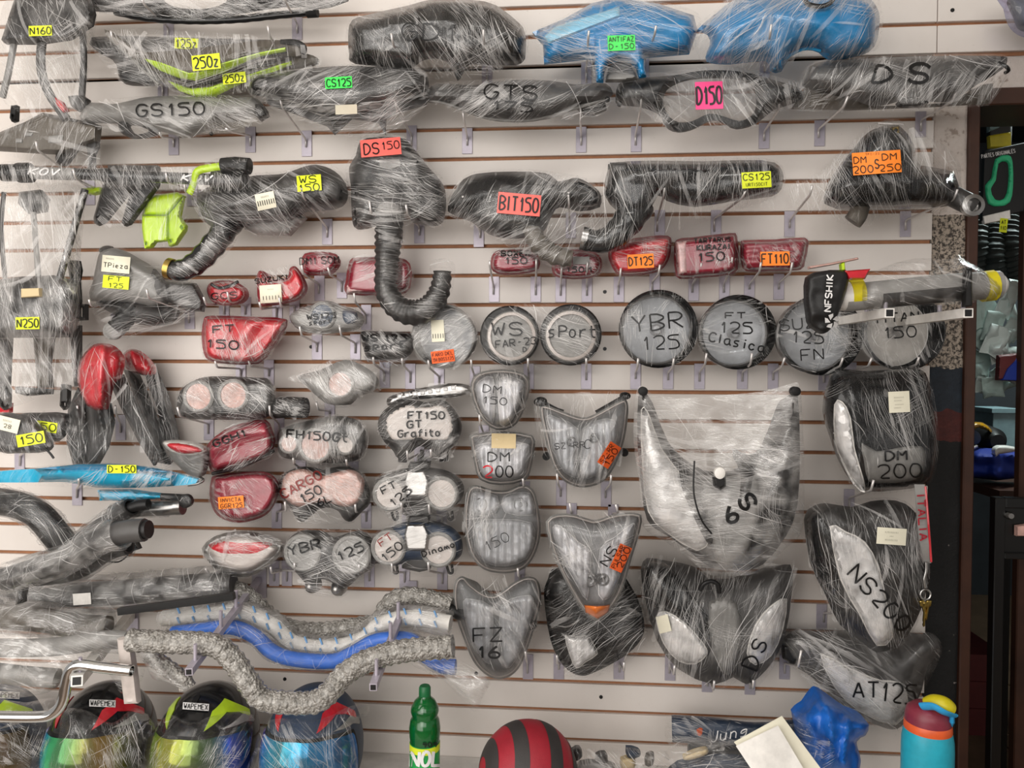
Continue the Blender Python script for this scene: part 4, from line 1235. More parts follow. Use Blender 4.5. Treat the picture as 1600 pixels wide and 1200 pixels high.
sticker(t, 1182, 281, 46, 25, -3, 'ylw', [('CS125', 0, -5, 10, 1.1), ('URTI50CIT', 0, 7, 5, .9)])

t = T('airbox', 'big black airbox in loose clear film with a wide orange sticker', 'airbox', 'airboxes in the third row', .15)
relief(t, 'shell', [(1290, 302), (1310, 262), (1340, 226), (1360, 204), (1404, 195), (1430, 230), (1436, 258), (1490, 268), (1497, 312), (1470, 322), (1312, 326)], .085, 'blkg', sm=2, w=34, ridges=[([(1300, 290), (1440, 280), (1490, 290)], .014, 7), ([(1420, 215), (1425, 310)], .012, 6)])
relief(t, 'bolt_tab', [(1393, 198), (1405, 197), (1406, 210), (1393, 211)], .008, 'brass', d=.2, sm=0, w=2)
disc(t, 'bolt', 1399, 204, .21, [(3, 0), (3, .003), (1, .003)], 'blk', seg=12)
tube(t, 'drain_stub', [(1345, 318, .17), (1340, 336, .18), (1332, 347, .18)], 14, 'brn', seg=14, flat=.6)
tube(t, 'outlet', [(1488, 306, .17), (1506, 315, .18), (1519, 322, .18)], 15, 'dgry', seg=18)
disc(t, 'outlet_band', 1517, 322, .19, [(16, 0), (16, .012), (10, .014), (9, .004)], 'mtl', seg=24)
wrap(t, 'film2', 75, g=4, loop=[(1185, 322), (1230, 290), (1275, 270), (1300, 248), (1340, 213), (1358, 196), (1400, 186), (1440, 208), (1478, 228), (1500, 255), (1504, 296), (1530, 318), (1520, 338), (1490, 332), (1400, 338), (1352, 354), (1305, 346), (1298, 335), (1240, 332)], amp=.004)
sticker(t, 1370, 254, 76, 35, -4, 'org', [('DM', -26, -6, 10, 1.2), ('S', 0, 2, 14, .6), ('DM', 20, -8, 10, 1.4), ('200', -22, 9, 11, 1.3), ('250', 20, 9, 10, 1.4), ('TPC-52', -6, -14, 3, 1.4)])

t = T('airbox', 'grey airbox with a cream tag, yellow sticker and round grey outlet', 'airbox', 'airboxes in the third row', .09)
relief(t, 'cover', [(141, 470), (145, 440), (150, 415), (156, 394), (172, 387), (192, 391), (215, 404), (240, 420), (258, 448), (262, 470), (240, 481), (200, 472)], .06, 'lgry', sm=2, w=26, ridges=[([(150, 430), (200, 415), (250, 440)], .01, 7)])
relief(t, 'top_lug', [(154, 392), (160, 385), (172, 384), (174, 392), (162, 398)], .02, 'dgry', d=.08, w=5)
relief(t, 'lower_shell', [(150, 474), (165, 468), (240, 474), (276, 478), (272, 500), (252, 508), (215, 506), (172, 488)], .045, 'dgry', d=.075, sm=2, w=16)
relief(t, 'side_box', [(227, 432), (240, 420), (256, 440), (304, 442), (319, 470), (316, 487), (298, 486), (235, 461), (228, 448)], .04, 'gry', d=.105, sm=0, w=5, ridges=[([(256, 441), (262, 470)], .01, 4)])
tube(t, 'outlet_tube', [(206, 482, .1, 15), (194, 500, .12, 15), (180, 514, .13, 15)], 15, 'rub', corr=(.05, 9))
disc(t, 'outlet_face', 177, 517, .135, [(16, -.004), (16.5, .004), (14, .006)], 'lgry', seg=28, ry=.9)
wrap(t, 'film2', -25, g=3)
sticker(t, 181, 413, 44, 26, 5, 'pap', [('TPieza', 0, 2, 7, 1.1), ('lllllll', -10, -8, 2.5, 1.2), ('lllllll', 0, 10, 2, 2)], name='paper_tag')
sticker(t, 181, 441, 41, 20, 5, 'ylw', [('FT', -2, -5, 7, 1.8), ('125', 0, 5, 7, 1.4)])

# ================================================================== small tail lights
GT = 'tail lights in small hooks'
def tail(lab, out, d=.1, h=.035, mat='dred', body='mar', fm='film2', ang=0, sm=3, w=None, inner=None, grow_=3, ridges=(), txt=(), stk=(), name='tail_light', group=GT, hl=None, gl=2.5, extra=None, loop=None):
    """a tail light: housing behind, lens in front (its outline drawn in by gl pixels), wrapped"""
    t = T(name, lab, 'tail light', group, d)
    relief(t, 'housing', out, .014, body, sm=sm, w=5, back=.03, taper=.12)
    c = catmull(out, sm) if sm else out
    relief(t, 'lens', inner or grow(resample(c, 5), -gl), h, mat, d=d + .008, sm=0 if inner is None else sm, w=w or 9, ridges=ridges)
    if extra: extra(t)
    if fm: wrap(t, fm, ang, g=grow_, loop=loop)
    for a in txt: write(t, *a)
    for a in stk: sticker(t, *a)
    return t
tail('small round red tail light in black scribbled film at the left end of its row', [(323, 455), (328, 442), (345, 438), (365, 439), (381, 448), (385, 462), (375, 474), (352, 478), (332, 472)], mat='red', fm='film2', ang=40,
     txt=[('GCS', 350, 462, 10, -4, 1.6, 1.6)], extra=lambda t: tube(t, 'black_lead', [(330, 444, .15), (342, 450, .15), (358, 447, .15), (372, 440, .15)], 2.5, 'rub', seg=8))
tail('curved red tail light with two horns and a white barcode label', [(402, 428), (412, 424), (416, 436), (448, 434), (452, 420), (462, 416), (474, 432), (479, 450), (470, 466), (450, 474), (420, 478), (404, 474)], h=.04, mat='red', fm='film2', ang=60,
     txt=[('SUZUKI', 424, 436, 7, -8, 1.5, 1.7)], stk=[(423, 459, 34, 28, -4, 'pap', [('llllll', 0, 6, 6, 1.3), ('lllll', 0, -7, 2, 1.6)])])
tail('little six sided red tail light left of the ribbed hose', [(471, 408), (476, 396), (500, 393), (526, 397), (530, 412), (516, 428), (498, 431), (477, 429), (472, 420)], sm=2, ang=20, h=.03, txt=[('DM1 SOM', 499, 407, 11, -3, 1.0, 1.5)])
tail('square maroon tail light behind the hanging ribbed hose', [(540, 440), (546, 408), (560, 402), (620, 402), (641, 412), (643, 440), (634, 458), (600, 462), (542, 460)], sm=2, h=.04, ang=-20, fm='film2', d=.08, extra=lambda t: relief(t, 'white_strip', [(542, 446), (586, 445), (586, 455), (542, 458)], .01, 'pink_lens', d=.115, sm=0, w=3))
tail('maroon tail light with two lines of black marker under the salmon stickered airbox', [(766, 410), (772, 394), (790, 390), (832, 391), (843, 402), (843, 418), (830, 426), (790, 430), (770, 424)], sm=2, ang=5, h=.035, txt=[('BOXER', 806, 396, 8, 0, 1.3, 1.8), ('150', 806, 407, 10, 0, 1.5, 1.9)])
tail('red tail light half hidden behind the pale hose end', [(862, 415), (868, 398), (890, 390), (925, 392), (940, 405), (938, 425), (920, 435), (885, 436), (866, 430)], ang=20, d=.09, mat='dred', txt=[('150M', 904, 421, 8, 0, 1.5, 2.0)], stk=[(908, 407, 26, 12, 0, 'lgry')])
tail('boat shaped red tail light with an orange sticker', [(950, 395), (958, 378), (1000, 371), (1044, 368), (1049, 385), (1044, 408), (1030, 424), (1000, 430), (968, 430), (955, 415)], d=.1, h=.045, mat='red', ang=10, ridges=[([(955, 395), (1045, 380)], .008, 5)], stk=[(1001, 408, 41, 22, -3, 'org', [('DT125', 0, 0, 13, .95)])])
tail('boxy maroon tail light with three lines of black marker', [(1053, 402), (1056, 375), (1080, 371), (1140, 364), (1152, 370), (1154, 410), (1146, 428), (1100, 434), (1062, 436), (1055, 425)], sm=2, d=.1, h=.05, ang=80, fm='film2',
     txt=[('TARTARUS', 1113, 375, 7, -3, 1.15, 1.7), ('KURAZAI', 1115, 386, 8, -3, 1.1, 1.9), ('150', 1111, 401, 13, -3, 1.4, 2.2)], extra=lambda t: relief(t, 'clear_end', [(1056, 378), (1074, 376), (1076, 428), (1060, 430)], .02, 'pink_lens', d=.14, sm=0, w=5))
tail('wide ribbed maroon tail light with an orange sticker at the right end of its row', [(1157, 380), (1164, 375), (1210, 374), (1258, 371), (1263, 385), (1258, 408), (1250, 422), (1200, 424), (1166, 424), (1158, 410)], sm=2, d=.1, h=.04, ang=60, fm='film2', ridges=[([(1160, 384 + 9 * k), (1260, 381 + 9 * k)], .005, 2.5) for k in range(5)],
     stk=[(1211, 404, 46, 22, -1, 'org', [('FT110', 0, 0, 15, 1.0)])])
tail('large red tail light with a pointed right end and black marker letters', [(315, 520), (318, 500), (328, 493), (400, 495), (449, 499), (440, 522), (422, 548), (404, 569), (345, 568), (322, 560), (316, 540)], sm=2, d=.12, h=.05, mat='red', ang=75, fm='film3', ridges=[([(400, 496), (375, 530), (380, 568)], .015, 14)],
     txt=[('FT', 349, 514, 11, -4, 1.9, 2.2), ('150', 347, 538, 13, 4, 1.7, 2.3)], group='red tail lights left of the gauges')
tail('maroon tail light tilted up to the right above the orange stickered one', [(322, 710), (326, 692), (350, 672), (380, 660), (415, 655), (424, 670), (430, 690), (420, 712), (390, 725), (350, 736), (330, 738)], sm=2, d=.13, h=.05, mat='dred', ang=-25, fm='film2', ridges=[([(324, 706), (380, 678), (425, 672)], .012, 9)], txt=[('GGH1', 358, 685, 11, -20, 1.5, 2.4, 'ink')], group='red tail lights left of the gauges',
     extra=lambda t: tube(t, 'lower_rim', [(332, 740, .15), (380, 728, .16), (428, 704, .15)], 3, 'blk', seg=8))
tail('maroon tail light with an orange sticker', [(328, 780), (330, 748), (342, 742), (400, 736), (425, 742), (436, 762), (428, 790), (410, 808), (372, 817), (340, 806)], sm=3, d=.13, h=.055, mat='dred', ang=40, fm='film2', ridges=[([(345, 744), (356, 808)], .008, 8)], stk=[(361, 785, 40, 19, -4, 'org', [('INVICTA', -1, -4, 6, .95), ('GGR125', 0, 5, 7, .95)])], group='red tail lights left of the gauges')
t = tail('clear lens shaped tail light with a red band, last below the red ones', [(315, 857), (335, 838), (370, 830), (405, 834), (443, 852), (430, 876), (402, 896), (375, 902), (345, 895), (326, 878)], sm=2, d=.13, h=.04, mat='dial', body='mtl', ang=10, fm='film3', gl=7, group='red tail lights left of the gauges',
     extra=lambda t: relief(t, 'red_band', [(325, 852), (345, 845), (375, 849), (405, 847), (425, 851), (400, 864), (375, 865), (345, 864)], .002, 'red', sm=2, w=5, on=True))
t = T('reflector_light', 'small oval red light with a clear skirt at the end of a chrome stalk', 'tail light', d=.15)
relief(t, 'housing', [(254, 693), (262, 688), (290, 690), (312, 696), (324, 706), (322, 722), (318, 742), (300, 746), (270, 720)], .02, 'lgry', sm=2, w=8)
relief(t, 'rim', [(254, 693), (264, 688), (290, 690), (312, 695), (324, 705), (310, 712), (290, 713), (268, 708)], .028, 'wht', d=.16, sm=2, w=4)
relief(t, 'lens', [(259, 694), (270, 691), (290, 693), (310, 698), (319, 705), (306, 709), (285, 710), (268, 704)], .02, 'red', d=.18, sm=2, w=6)
tube(t, 'stalk', [(310, 745, .15), (318, 750, .16), (308, 756, .17), (294, 758, .17)], 2.2, 'mtl', seg=8)
wrap(t, 'film2', 20, g=2)

# the pair of red tail lights with black mud flaps
def flap(lab, hump, legs, tex, dd, ang, loop=None):
    t = T('tail_assembly', lab, 'tail light', 'tail assemblies with black flaps', dd)
    for l in legs: relief(t, 'flap', l, .02, 'dgry', d=dd - .03, sm=0, w=6, ridges=[([((l[0][0] + l[1][0]) / 2, (l[0][1] + l[1][1]) / 2), l[len(l) // 2]], .012, 5)])
    relief(t, 'lens', hump, .04, 'red', sm=2, w=18, ridges=tex)
    wrap(t, 'film2', ang, g=3, loop=loop)
flap('back red tail assembly of the pair, its flap running down to the right', [(187, 562), (194, 551), (206, 545), (224, 554), (240, 574), (236, 588), (214, 584), (196, 578)],
     [[(186, 560), (200, 556), (222, 600), (246, 660), (264, 726), (242, 722), (226, 668), (205, 610)], [(224, 562), (236, 566), (258, 612), (272, 660), (278, 692), (266, 724), (256, 690), (246, 640), (228, 592)]], [([(206, 548), (214, 582)], .012, 6)], .09, 66, [(182, 562), (192, 546), (208, 540), (228, 552), (250, 585), (266, 625), (280, 690), (268, 732), (238, 726), (220, 668), (200, 610)])
flap('front red tail assembly of the pair, its flap hanging at the left', [(121, 596), (125, 564), (140, 543), (156, 536), (176, 541), (191, 560), (186, 588), (172, 608), (164, 640), (136, 634)],
     [[(106, 640), (121, 606), (138, 640), (136, 700), (128, 728), (114, 726), (104, 690)], [(132, 630), (170, 630), (176, 660), (166, 700), (150, 729), (134, 726), (136, 690)], [(172, 600), (190, 585), (206, 625), (226, 672), (246, 716), (240, 728), (216, 690), (190, 640)]], [([(160, 540), (158, 632)], .016, 8), ([(128, 575), (150, 565), (158, 620)], .01, 6)], .19, 84, [(101, 645), (118, 600), (121, 562), (138, 538), (156, 531), (178, 536), (196, 558), (200, 590), (214, 630), (236, 680), (254, 722), (240, 734), (210, 700), (186, 660), (172, 700), (152, 734), (112, 731), (101, 690)])

# ================================================================== gauges
GG = 'instrument gauges on hooks'
def gauge(lab, out, dials, d=.13, body='dgry', face='dial', fm='film3', ang=0, txt=(), extra=None, cat='gauge', h=.04, sm=3, w=14, mat_face=None, loop=None, ringm='lgry'):
    t = T('gauge_cluster', lab, cat, GG, d)
    relief(t, 'housing', out, h, body, sm=sm, w=w, back=.05, taper=.15)
    for k, dl in enumerate(dials):
        u, v, r = dl[:3]; m = dl[3] if len(dl) > 3 else face
        o = disc(t, 'dial', u, v, d + h * .55, [(r, -.01), (r, .018), (r * .93, .022), (r * .88, .019), (r * .4, .0195)], m)
        disc(t, 'bezel', u, v, d + h * .55, [(r + 1.2, -.008), (r + 1.2, .021), (r * .95, .0245), (r * .84, .0225), (r * .82, .0195)], ringm, parent=o, cap=False) if r > 9 else None
    if extra: extra(t)
    if fm: wrap(t, fm, ang, g=3, loop=loop)
    for a in txt: write(t, *a)
    return t
gauge('single round gauge lettered in black inside a bubbly clear bag', [(452, 494), (470, 482), (495, 474), (515, 470), (535, 478), (555, 484), (570, 496), (560, 514), (530, 520), (495, 522), (465, 514)], [(508, 494, 21, 'navy')], ang=15, fm='film3', body='lgry',
      txt=[('WS175', 502, 494, 8, -4, 1.35, 1.8), ('sport', 500, 503, 7, -6, 1.2, 1.4)], extra=lambda t: relief(t, 'side_lamp', [(535, 485), (556, 488), (560, 502), (545, 508), (536, 502)], .02, 'navy', d=.16, w=6))
gauge('twin round gauge with pinkish dials in a long dark housing', [(276, 636), (281, 612), (300, 596), (330, 588), (400, 590), (424, 596), (428, 640), (402, 655), (300, 655), (279, 650)], [(316, 619, 25, 'dialr'), (370, 617, 25, 'dialr')], ang=40, fm='film3')
t = T('switch_pod', 'small dark round ended pod to the right of the twin pinkish gauge', 'motorcycle part', d=.12)
tube(t, 'pod', [(430, 638, .12), (452, 636, .12), (474, 637, .12)], 17, 'dgry', sm=0)
tube(t, 'end_cap', [(464, 637, .12), (479, 637, .12)], 16, 'blk', sm=0)
wrap(t, 'film2', 20, g=3)
gauge('pale bagged gauge with a pointed top between the ribbed hose and silver strip', [(466, 588), (500, 578), (540, 562), (575, 576), (592, 594), (585, 610), (560, 620), (548, 632), (515, 632), (498, 622), (480, 604)], [(535, 600, 22, 'dialr')], ang=50, fm='film4', body='lgry', loop=[(448, 592), (490, 574), (538, 557), (580, 572), (608, 592), (592, 612), (570, 618), (556, 634), (508, 638), (492, 628), (478, 602)])
gauge('wide clear faced gauge with black marker across its top edge', [(434, 692), (437, 672), (470, 660), (520, 650), (552, 654), (569, 665), (573, 690), (565, 715), (530, 724), (480, 720), (440, 714)], [(497, 695, 27, 'dialr'), (456, 692, 15, 'dialr'), (543, 694, 15, 'dial')], face='dial', ang=85, fm='film4', txt=[('FH150Gt', 496, 681, 13, 4, 1.25, 2.6)])
def graf(t):
    relief(t, 'face', [(600, 665), (608, 645), (635, 632), (665, 635), (692, 632), (706, 650), (711, 668), (700, 689), (668, 690), (655, 687), (640, 690), (612, 689)], .012, 'dial', d=.16, sm=3, w=6)
    for q in ([(622, 705), (637, 706), (634, 723), (622, 722)], [(684, 704), (700, 702), (700, 720), (687, 722)]):
        relief(t, 'lug', q, .02, 'blk', d=.12, sm=0, w=3)
gauge('pale goggle shaped gauge with three lines of black marker', [(590, 665), (600, 641), (625, 628), (650, 625), (666, 629), (690, 624), (710, 640), (722, 665), (715, 690), (700, 705), (684, 712), (674, 704), (655, 697), (641, 708), (622, 716), (614, 704), (600, 690)], [], extra=graf, ang=-30, fm='film3',
      txt=[('FT150', 666, 649, 11, 0, 1.25, 2.4), ('GT', 647, 663, 11, -3, 1.3, 2.4), ('Grafito', 655, 677, 11, -2, 1.1, 2.2)])
def cargo(t):
    relief(t, 'face', [(440, 765), (446, 742), (465, 734), (482, 736), (500, 744), (525, 738), (548, 735), (566, 748), (567, 770), (556, 788), (538, 792), (515, 786), (490, 786), (468, 792), (450, 784)], .012, 'dialr', d=.17, sm=3, w=6)
gauge('pink faced twin gauge with a horned foot and three tilted lines of marker', [(436, 770), (440, 745), (460, 732), (480, 729), (500, 735), (530, 729), (560, 735), (576, 760), (578, 786), (565, 800), (549, 815), (537, 811), (528, 798), (510, 793), (490, 800), (475, 815), (463, 810), (453, 792)], [], extra=cargo, ang=30, fm='film3',
      txt=[('CARGO', 470, 757, 14, -28, 1.15, 2.4, 'inkr'), ('150', 485, 772, 14, -28, 1.1, 2.2), ('6L', 506, 782, 12, -25, 1.2, 2)])
def twin(d0):
    def f(t):
        relief(t, 'mid_box', [(634, 735 + d0), (664, 734 + d0), (672, 752 + d0), (668, 778 + d0), (634, 778 + d0), (630, 752 + d0)], .03, 'mtl', d=.155, sm=0, w=4)
        relief(t, 'top_bracket', [(640, 722 + d0), (672, 721 + d0), (670, 734 + d0), (636, 733 + d0)], .01, 'dgry', d=.15, sm=0, w=2)
        relief(t, 'lower_plate', [(626, 780 + d0), (676, 780 + d0), (672, 806 + d0), (655, 810 + d0), (628, 804 + d0)], .012, 'gry', d=.13, sm=0, w=4)
        for u in (616, 702):
            tube(t, 'mount_loop', [(u - 4, 800 + d0, .12), (u, 811 + d0, .12), (u + 5, 810 + d0, .12), (u + 4, 798 + d0, .12)], 2.2, 'blk', seg=8)
    return f
gauge('upper of two white faced twin gauges joined by a metal box', [(588, 750), (610, 738), (640, 730), (668, 730), (700, 736), (722, 752), (724, 775), (705, 792), (670, 790), (640, 792), (610, 796), (588, 780)], [(612, 770, 26), (692, 769, 26)], extra=twin(0), body='gry', ang=-20, fm='film3', txt=[('FT', 607, 762, 11, -28, 1.4, 2.2), ('125', 625, 776, 12, -38, 1.35, 2.2)])
gauge('lower of two white faced twin gauges joined by a metal box', [(588, 838), (610, 824), (640, 814), (668, 814), (700, 822), (720, 838), (722, 865), (705, 878), (670, 876), (640, 878), (610, 884), (588, 866)], [(610, 853, 27), (687, 856, 27)], extra=twin(84), body='navy', ang=-10, fm='film2',
      txt=[('FT', 602, 843, 11, -35, 1.3, 1.8, 'inkr'), ('150', 612, 862, 13, -38, 1.25, 2.2), ('Dinamo', 685, 858, 9, -18, 1.2, 2)])
def ybr(t):
    for u, v in ((491, 912), (531, 916)):
        disc(t, 'cone_tip', u, v, .11, [(13, 0), (11, .02), (7, .035), (3, .04)], 'mtl', ry=1.1)
    tube(t, 'neck_tip', [(491, 908, .12, 9), (491, 918, .12, 6), (491, 925, .12, 4)], 6, 'gry'); tube(t, 'neck_tip', [(531, 908, .12, 12), (531, 920, .12, 7), (531, 930, .12, 4)], 6, 'gry')
gauge('grey twin gauge with two cone shaped backs and tilted black marker', [(445, 864), (453, 840), (475, 828), (495, 832), (512, 842), (535, 836), (560, 829), (580, 840), (590, 862), (583, 886), (562, 900), (548, 914), (530, 922), (518, 910), (500, 905), (490, 918), (478, 912), (462, 894), (450, 882)], [(477, 861, 29, 'lgry'), (553, 864, 30, 'lgry')], extra=ybr, ang=25, fm='film3',
      txt=[('YBR', 475, 855, 15, -14, 1.35, 2.8), ('125', 547, 862, 14, -24, 1.35, 2.6)])
gauge('dark flat fronted headlight insert with two lines of marker right of the single gauge', [(563, 522), (575, 517), (640, 520), (653, 522), (646, 545), (635, 558), (600, 562), (575, 560), (568, 545)], [], ang=30, fm='film2', d=.1, h=.03,
      txt=[('WS 175', 600, 528, 10, 0, 1.5, 2.3), ('sport', 600, 541, 10, -5, 1.5, 2.2)], extra=lambda t: relief(t, 'clear_base', [(568, 556), (600, 562), (640, 556), (630, 566), (612, 566), (608, 575), (600, 575), (596, 566), (575, 566)], .012, 'glass', d=.09, sm=0, w=4))

# silver strip
t = T('light_strip', 'thin silver strip with a row of square cells above the goggle shaped gauge', 'motorcycle part', d=.1)
relief(t, 'strip', [(604, 627), (612, 618), (650, 608), (700, 599), (732, 602), (736, 614), (700, 622), (640, 625), (610, 636)], .018, 'mtl', sm=2, w=6)
for k in range(8):
    u = 620 + k * 12; v = 620 - k * 1.9
    relief(t, 'cell', [(u, v - 4), (u + 9, v - 5), (u + 9, v + 3), (u, v + 4)], .004, 'refl', d=.116, sm=0, w=2)
wrap(t, 'film2', -8, g=2)

# ================================================================== round headlights
def roundlight(lab, u, v, r, txt, fm='film1', ang=30, face='glass', d=.11, tip=(0, 0), extra=None, rim='blkg', ring=True, group='round headlights in a row'):
    t = T('round_headlight', lab, 'headlight', group, d)
    disc(t, 'bucket', u, v, d - .06, [(r * .7, 0), (r * .97, .04), (r, .06), (r, .07), (r * .94, .074), (r * .9, .06), (r * .88, .03), (r * .6, .008), (r * .2, .004)], rim, seg=44)
    disc(t, 'chrome_ring', u, v, d, [(r * .95, 0), (r * .95, .012), (r * .9, .017), (r * .86, .012)], 'mtl', seg=44, cap=False) if ring else None
    # bowl behind the glass
    s = mpp(d); c = at(u, v, d); V = []; F = []; seg = 40
    prof = [(r * .88, .006), (r * .7, -.006), (r * .45, -.016), (r * .2, -.022), (r * .1, -.024)]
    for rr, hh in prof:
        for k in range(seg):
            a = 2 * math.pi * k / seg
            V.append(c + Vector((rr * s * math.cos(a), -hh, rr * s * math.sin(a))))
    for i in range(len(prof) - 1):
        for k in range(seg):
            k2 = (k + 1) % seg; F.append((i * seg + k, i * seg + k2, (i + 1) * seg + k2, (i + 1) * seg + k))
    F.append(tuple(range((len(prof) - 1) * seg, len(prof) * seg)))
    t.add('reflector_bowl', V, F, 'mirr')
    disc(t, 'bulb', u, v, d - .026, [(r * .16, 0), (r * .15, .026), (r * .1, .032)], 'mtl', seg=18)
    disc(t, 'lens', u, v, d + .006, [(r * .89, 0), (r * .8, .008), (r * .6, .016), (r * .3, .022), (r * .08, .0235)], face, seg=40, cap='front')
    if extra: extra(t)
    wrap(t, fm, ang, g=2.5)
    for a in txt: write(t, *a)
    return t
roundlight('round headlight with two lines of black marker, fourth from the right end', 1024, 516, 58, [('YBR', 1027, 503, 25, -6, 1.25, 2.8), ('125', 1032, 535, 21, -3, 1.2, 2.4)], ang=85, face='ribglass', fm='film1')
roundlight('round headlight with three lines of black marker, the lowest in script', 1144, 521, 55, [('FT', 1149, 493, 9, 0, 2.2, 2.2), ('125', 1150, 512, 17, 2, 1.3, 2.6), ('Clasica', 1152, 535, 14, 12, 1.15, 2.6)], ang=-15, face='ribglass')
roundlight('round headlight partly covered by the hanging black pouch', 1269, 525, 59, [('SUZ', 1246, 506, 17, -6, 1.3, 2.2), ('125', 1262, 527, 18, 2, 1.2, 2.2), ('FN', 1269, 554, 17, -4, 1.3, 2.0)], ang=10, face='ribglass', tip=(.05, 0))
roundlight('round headlight with a black rim below the grey arms at the right end', 1394, 520, 57, [('TITAN', 1400, 496, 14, -4, 1.25, 2.4), ('150', 1406, 519, 17, -3, 1.3, 2.2)], ang=65, fm='film2', ring=False, face='window')
t = roundlight('pale round headlight in thick clear wrap with a small orange sticker', 700, 527, 49, [], ang=-30, fm='film4', rim='lgry', face='ribglass', group='round headlights in a row')
sticker(t, 692, 557, 36, 19, -7, 'orr', [('FARO DEL', 0, -4, 5.5, 1.0), ('YH BOSS125', 0, 4, 5.5, .85)])
sticker(t, 684, 517, 20, 34, -3, 'pap', [('lllll', 0, 8, 7, 1)])
t = T('twin_round_headlight', 'pair of dark round headlights wrapped together, lettered in black marker', 'headlight', None, .12)
for u, v, r in ((800, 526, 45), (892, 525, 46)):
    b = disc(t, 'bucket', u, v, .06, [(r * .8, -.02), (r * .97, .03), (r, .06), (r, .07), (r * .94, .075)], 'blk', seg=40)
    disc(t, 'lens', u, v, .13, [(r * .92, 0), (r * .86, .008), (r * .82, .006), (r * .5, .012), (r * .1, .014)], 'lgry', seg=40)
    disc(t, 'pale_ring', u, v, .13, [(r * .84, .006), (r * .83, .013), (r * .73, .015), (r * .71, .009)], 'dial', seg=40, cap=False)
wrap(t, 'film2', 35, g=3)
write(t, 'WS', 792, 514, 20, 0, 1.5, 2.4); write(t, 'FAR-23', 806, 535, 11, -6, 1.1, 1.8); write(t, 'D', 820, 546, 7, 0, 1.2, 1.4); write(t, 'sPort', 894, 518, 18, 0, 1.0, 2.2)

# ================================================================== shaped headlights
GH = 'shaped headlights on hooks'
def head(lab, out, d=.14, h=.05, glass='glass', body='lgry', fm='film1', ang=0, sm=3, w=24, refls=(), bulbs=(), extra=None, txt=(), stk=(), gl=4, loop=None, group=GH, name='headlight', hh=.03, g=3, blank=False, flute=(11, .0035, 0)):
    """shell behind, mirrored reflectors and bulbs inside, a domed clear lens in front"""
    t = T(name, lab, 'headlight', group, d)
    relief(t, 'housing', out, .012, body, sm=sm, w=6, back=.07, taper=.25)
    for q in refls:
        relief(t, 'reflector', q, hh, 'refl', d=d + .006, sm=2, w=9, flutes=flute, step=2.0)
        cc = grow(resample(catmull(q, 2), 4), -2); cc.append(cc[0])
        tube(t, 'reflector_rim', [(a, b, d + .006 + hh * .55) for a, b in cc], 1.0, 'wht', sm=0, seg=6, caps=False)
    for u, v, r in bulbs:
        disc(t, 'bulb', u, v, (t.hit(u, v) or d + hh) - .004, [(r, -.01), (r, .006), (r * .8, .010), (r * .66, .002), (r * .4, .004), (r * .3, .010)], 'mtl', seg=20)
    if extra: extra(t)
    if not blank:
        c = catmull(out, sm) if sm else out
        lo_ = grow(resample(c, 6), -gl)
        relief(t, 'lens', lo_, h, glass, d=d + .012, sm=0, w=w, back=.002, shell=True)
        tube(t, 'lens_edge', [(a, b, d + .014) for a, b in lo_ + lo_[:1]], 1.1, 'dial', sm=0, seg=6, caps=False)
    wrap(t, fm, ang, g=g, loop=loop)
    for a in txt: write(t, *a)
    for a in stk: sticker(t, *a)
    return t
head('small five sided headlight, topmost of the clear column', [(735, 610), (739, 590), (756, 580), (786, 577), (815, 582), (828, 596), (825, 622), (814, 652), (800, 668), (776, 672), (756, 660), (744, 640)], sm=2, refls=[[(742, 610), (748, 594), (772, 588), (774, 640), (770, 664), (752, 645)], [(780, 590), (812, 592), (820, 602), (808, 644), (796, 662), (780, 664)]], fm='film2', ang=60,
     txt=[('DM', 769, 608, 12, 6, 1.5, 1.5), ('150', 773, 626, 11, 6, 1.5, 1.5)])
head('small four sided headlight with a beige tape tag', [(735, 690), (739, 678), (788, 674), (832, 680), (835, 702), (829, 736), (818, 752), (782, 758), (750, 750), (741, 724)], sm=2, refls=[[(742, 695), (785, 690), (828, 694), (822, 735), (810, 748), (782, 752), (754, 744), (746, 722)]], fm='film2', ang=-50,
     txt=[('DM', 779, 714, 14, 0, 1.5, 2.2), ('2', 762, 737, 18, 0, 1.2, 2.4, 'red'), ('00', 788, 737, 17, 0, 1.0, 2.2)], stk=[(787, 689, 38, 23, 1, 'tan')])
def h150(t):
    for u in (752, 814): disc(t, 'marker_lamp', u, 787, .165, [(12, 0), (12, .01), (10, .014), (5, .008), (3, .014)], 'mtl', seg=24)
head('tall headlight with two small round lamps above, third in the clear column', [(725, 800), (731, 766), (745, 758), (768, 765), (792, 766), (815, 757), (834, 766), (842, 795), (845, 830), (838, 862), (820, 888), (790, 896), (756, 890), (736, 868), (727, 835)], glass='ribglass', refls=[[(735, 775), (746, 768), (778, 774), (776, 802), (738, 806)], [(786, 774), (822, 768), (832, 776), (836, 806), (788, 802)], [(740, 816), (784, 810), (832, 816), (836, 845), (824, 874), (790, 886), (758, 880), (742, 858)]], extra=h150, fm='film1', ang=80,
     txt=[('150', 776, 846, 15, -25, 1.15, 1.2)])
head('pointed clear headlight with black marker letters below the bar end', [(708, 936), (711, 908), (724, 900), (736, 912), (755, 926), (771, 930), (786, 922), (802, 910), (822, 901), (840, 906), (846, 936), (838, 970), (826, 1010), (811, 1044), (790, 1060), (765, 1058), (741, 1036), (725, 1000), (713, 965)], glass='ribglass', refls=[[(722, 940), (738, 935), (770, 948), (770, 1000), (766, 1040), (745, 1020), (730, 985)], [(782, 946), (815, 930), (836, 935), (826, 985), (808, 1030), (790, 1046), (780, 1000)]], bulbs=[(830, 975, 9)], fm='film1', ang=70,
     txt=[('FZ', 762, 992, 21, -2, 1.35, 2.6), ('16', 763, 1019, 18, 0, 1.4, 3.4)])
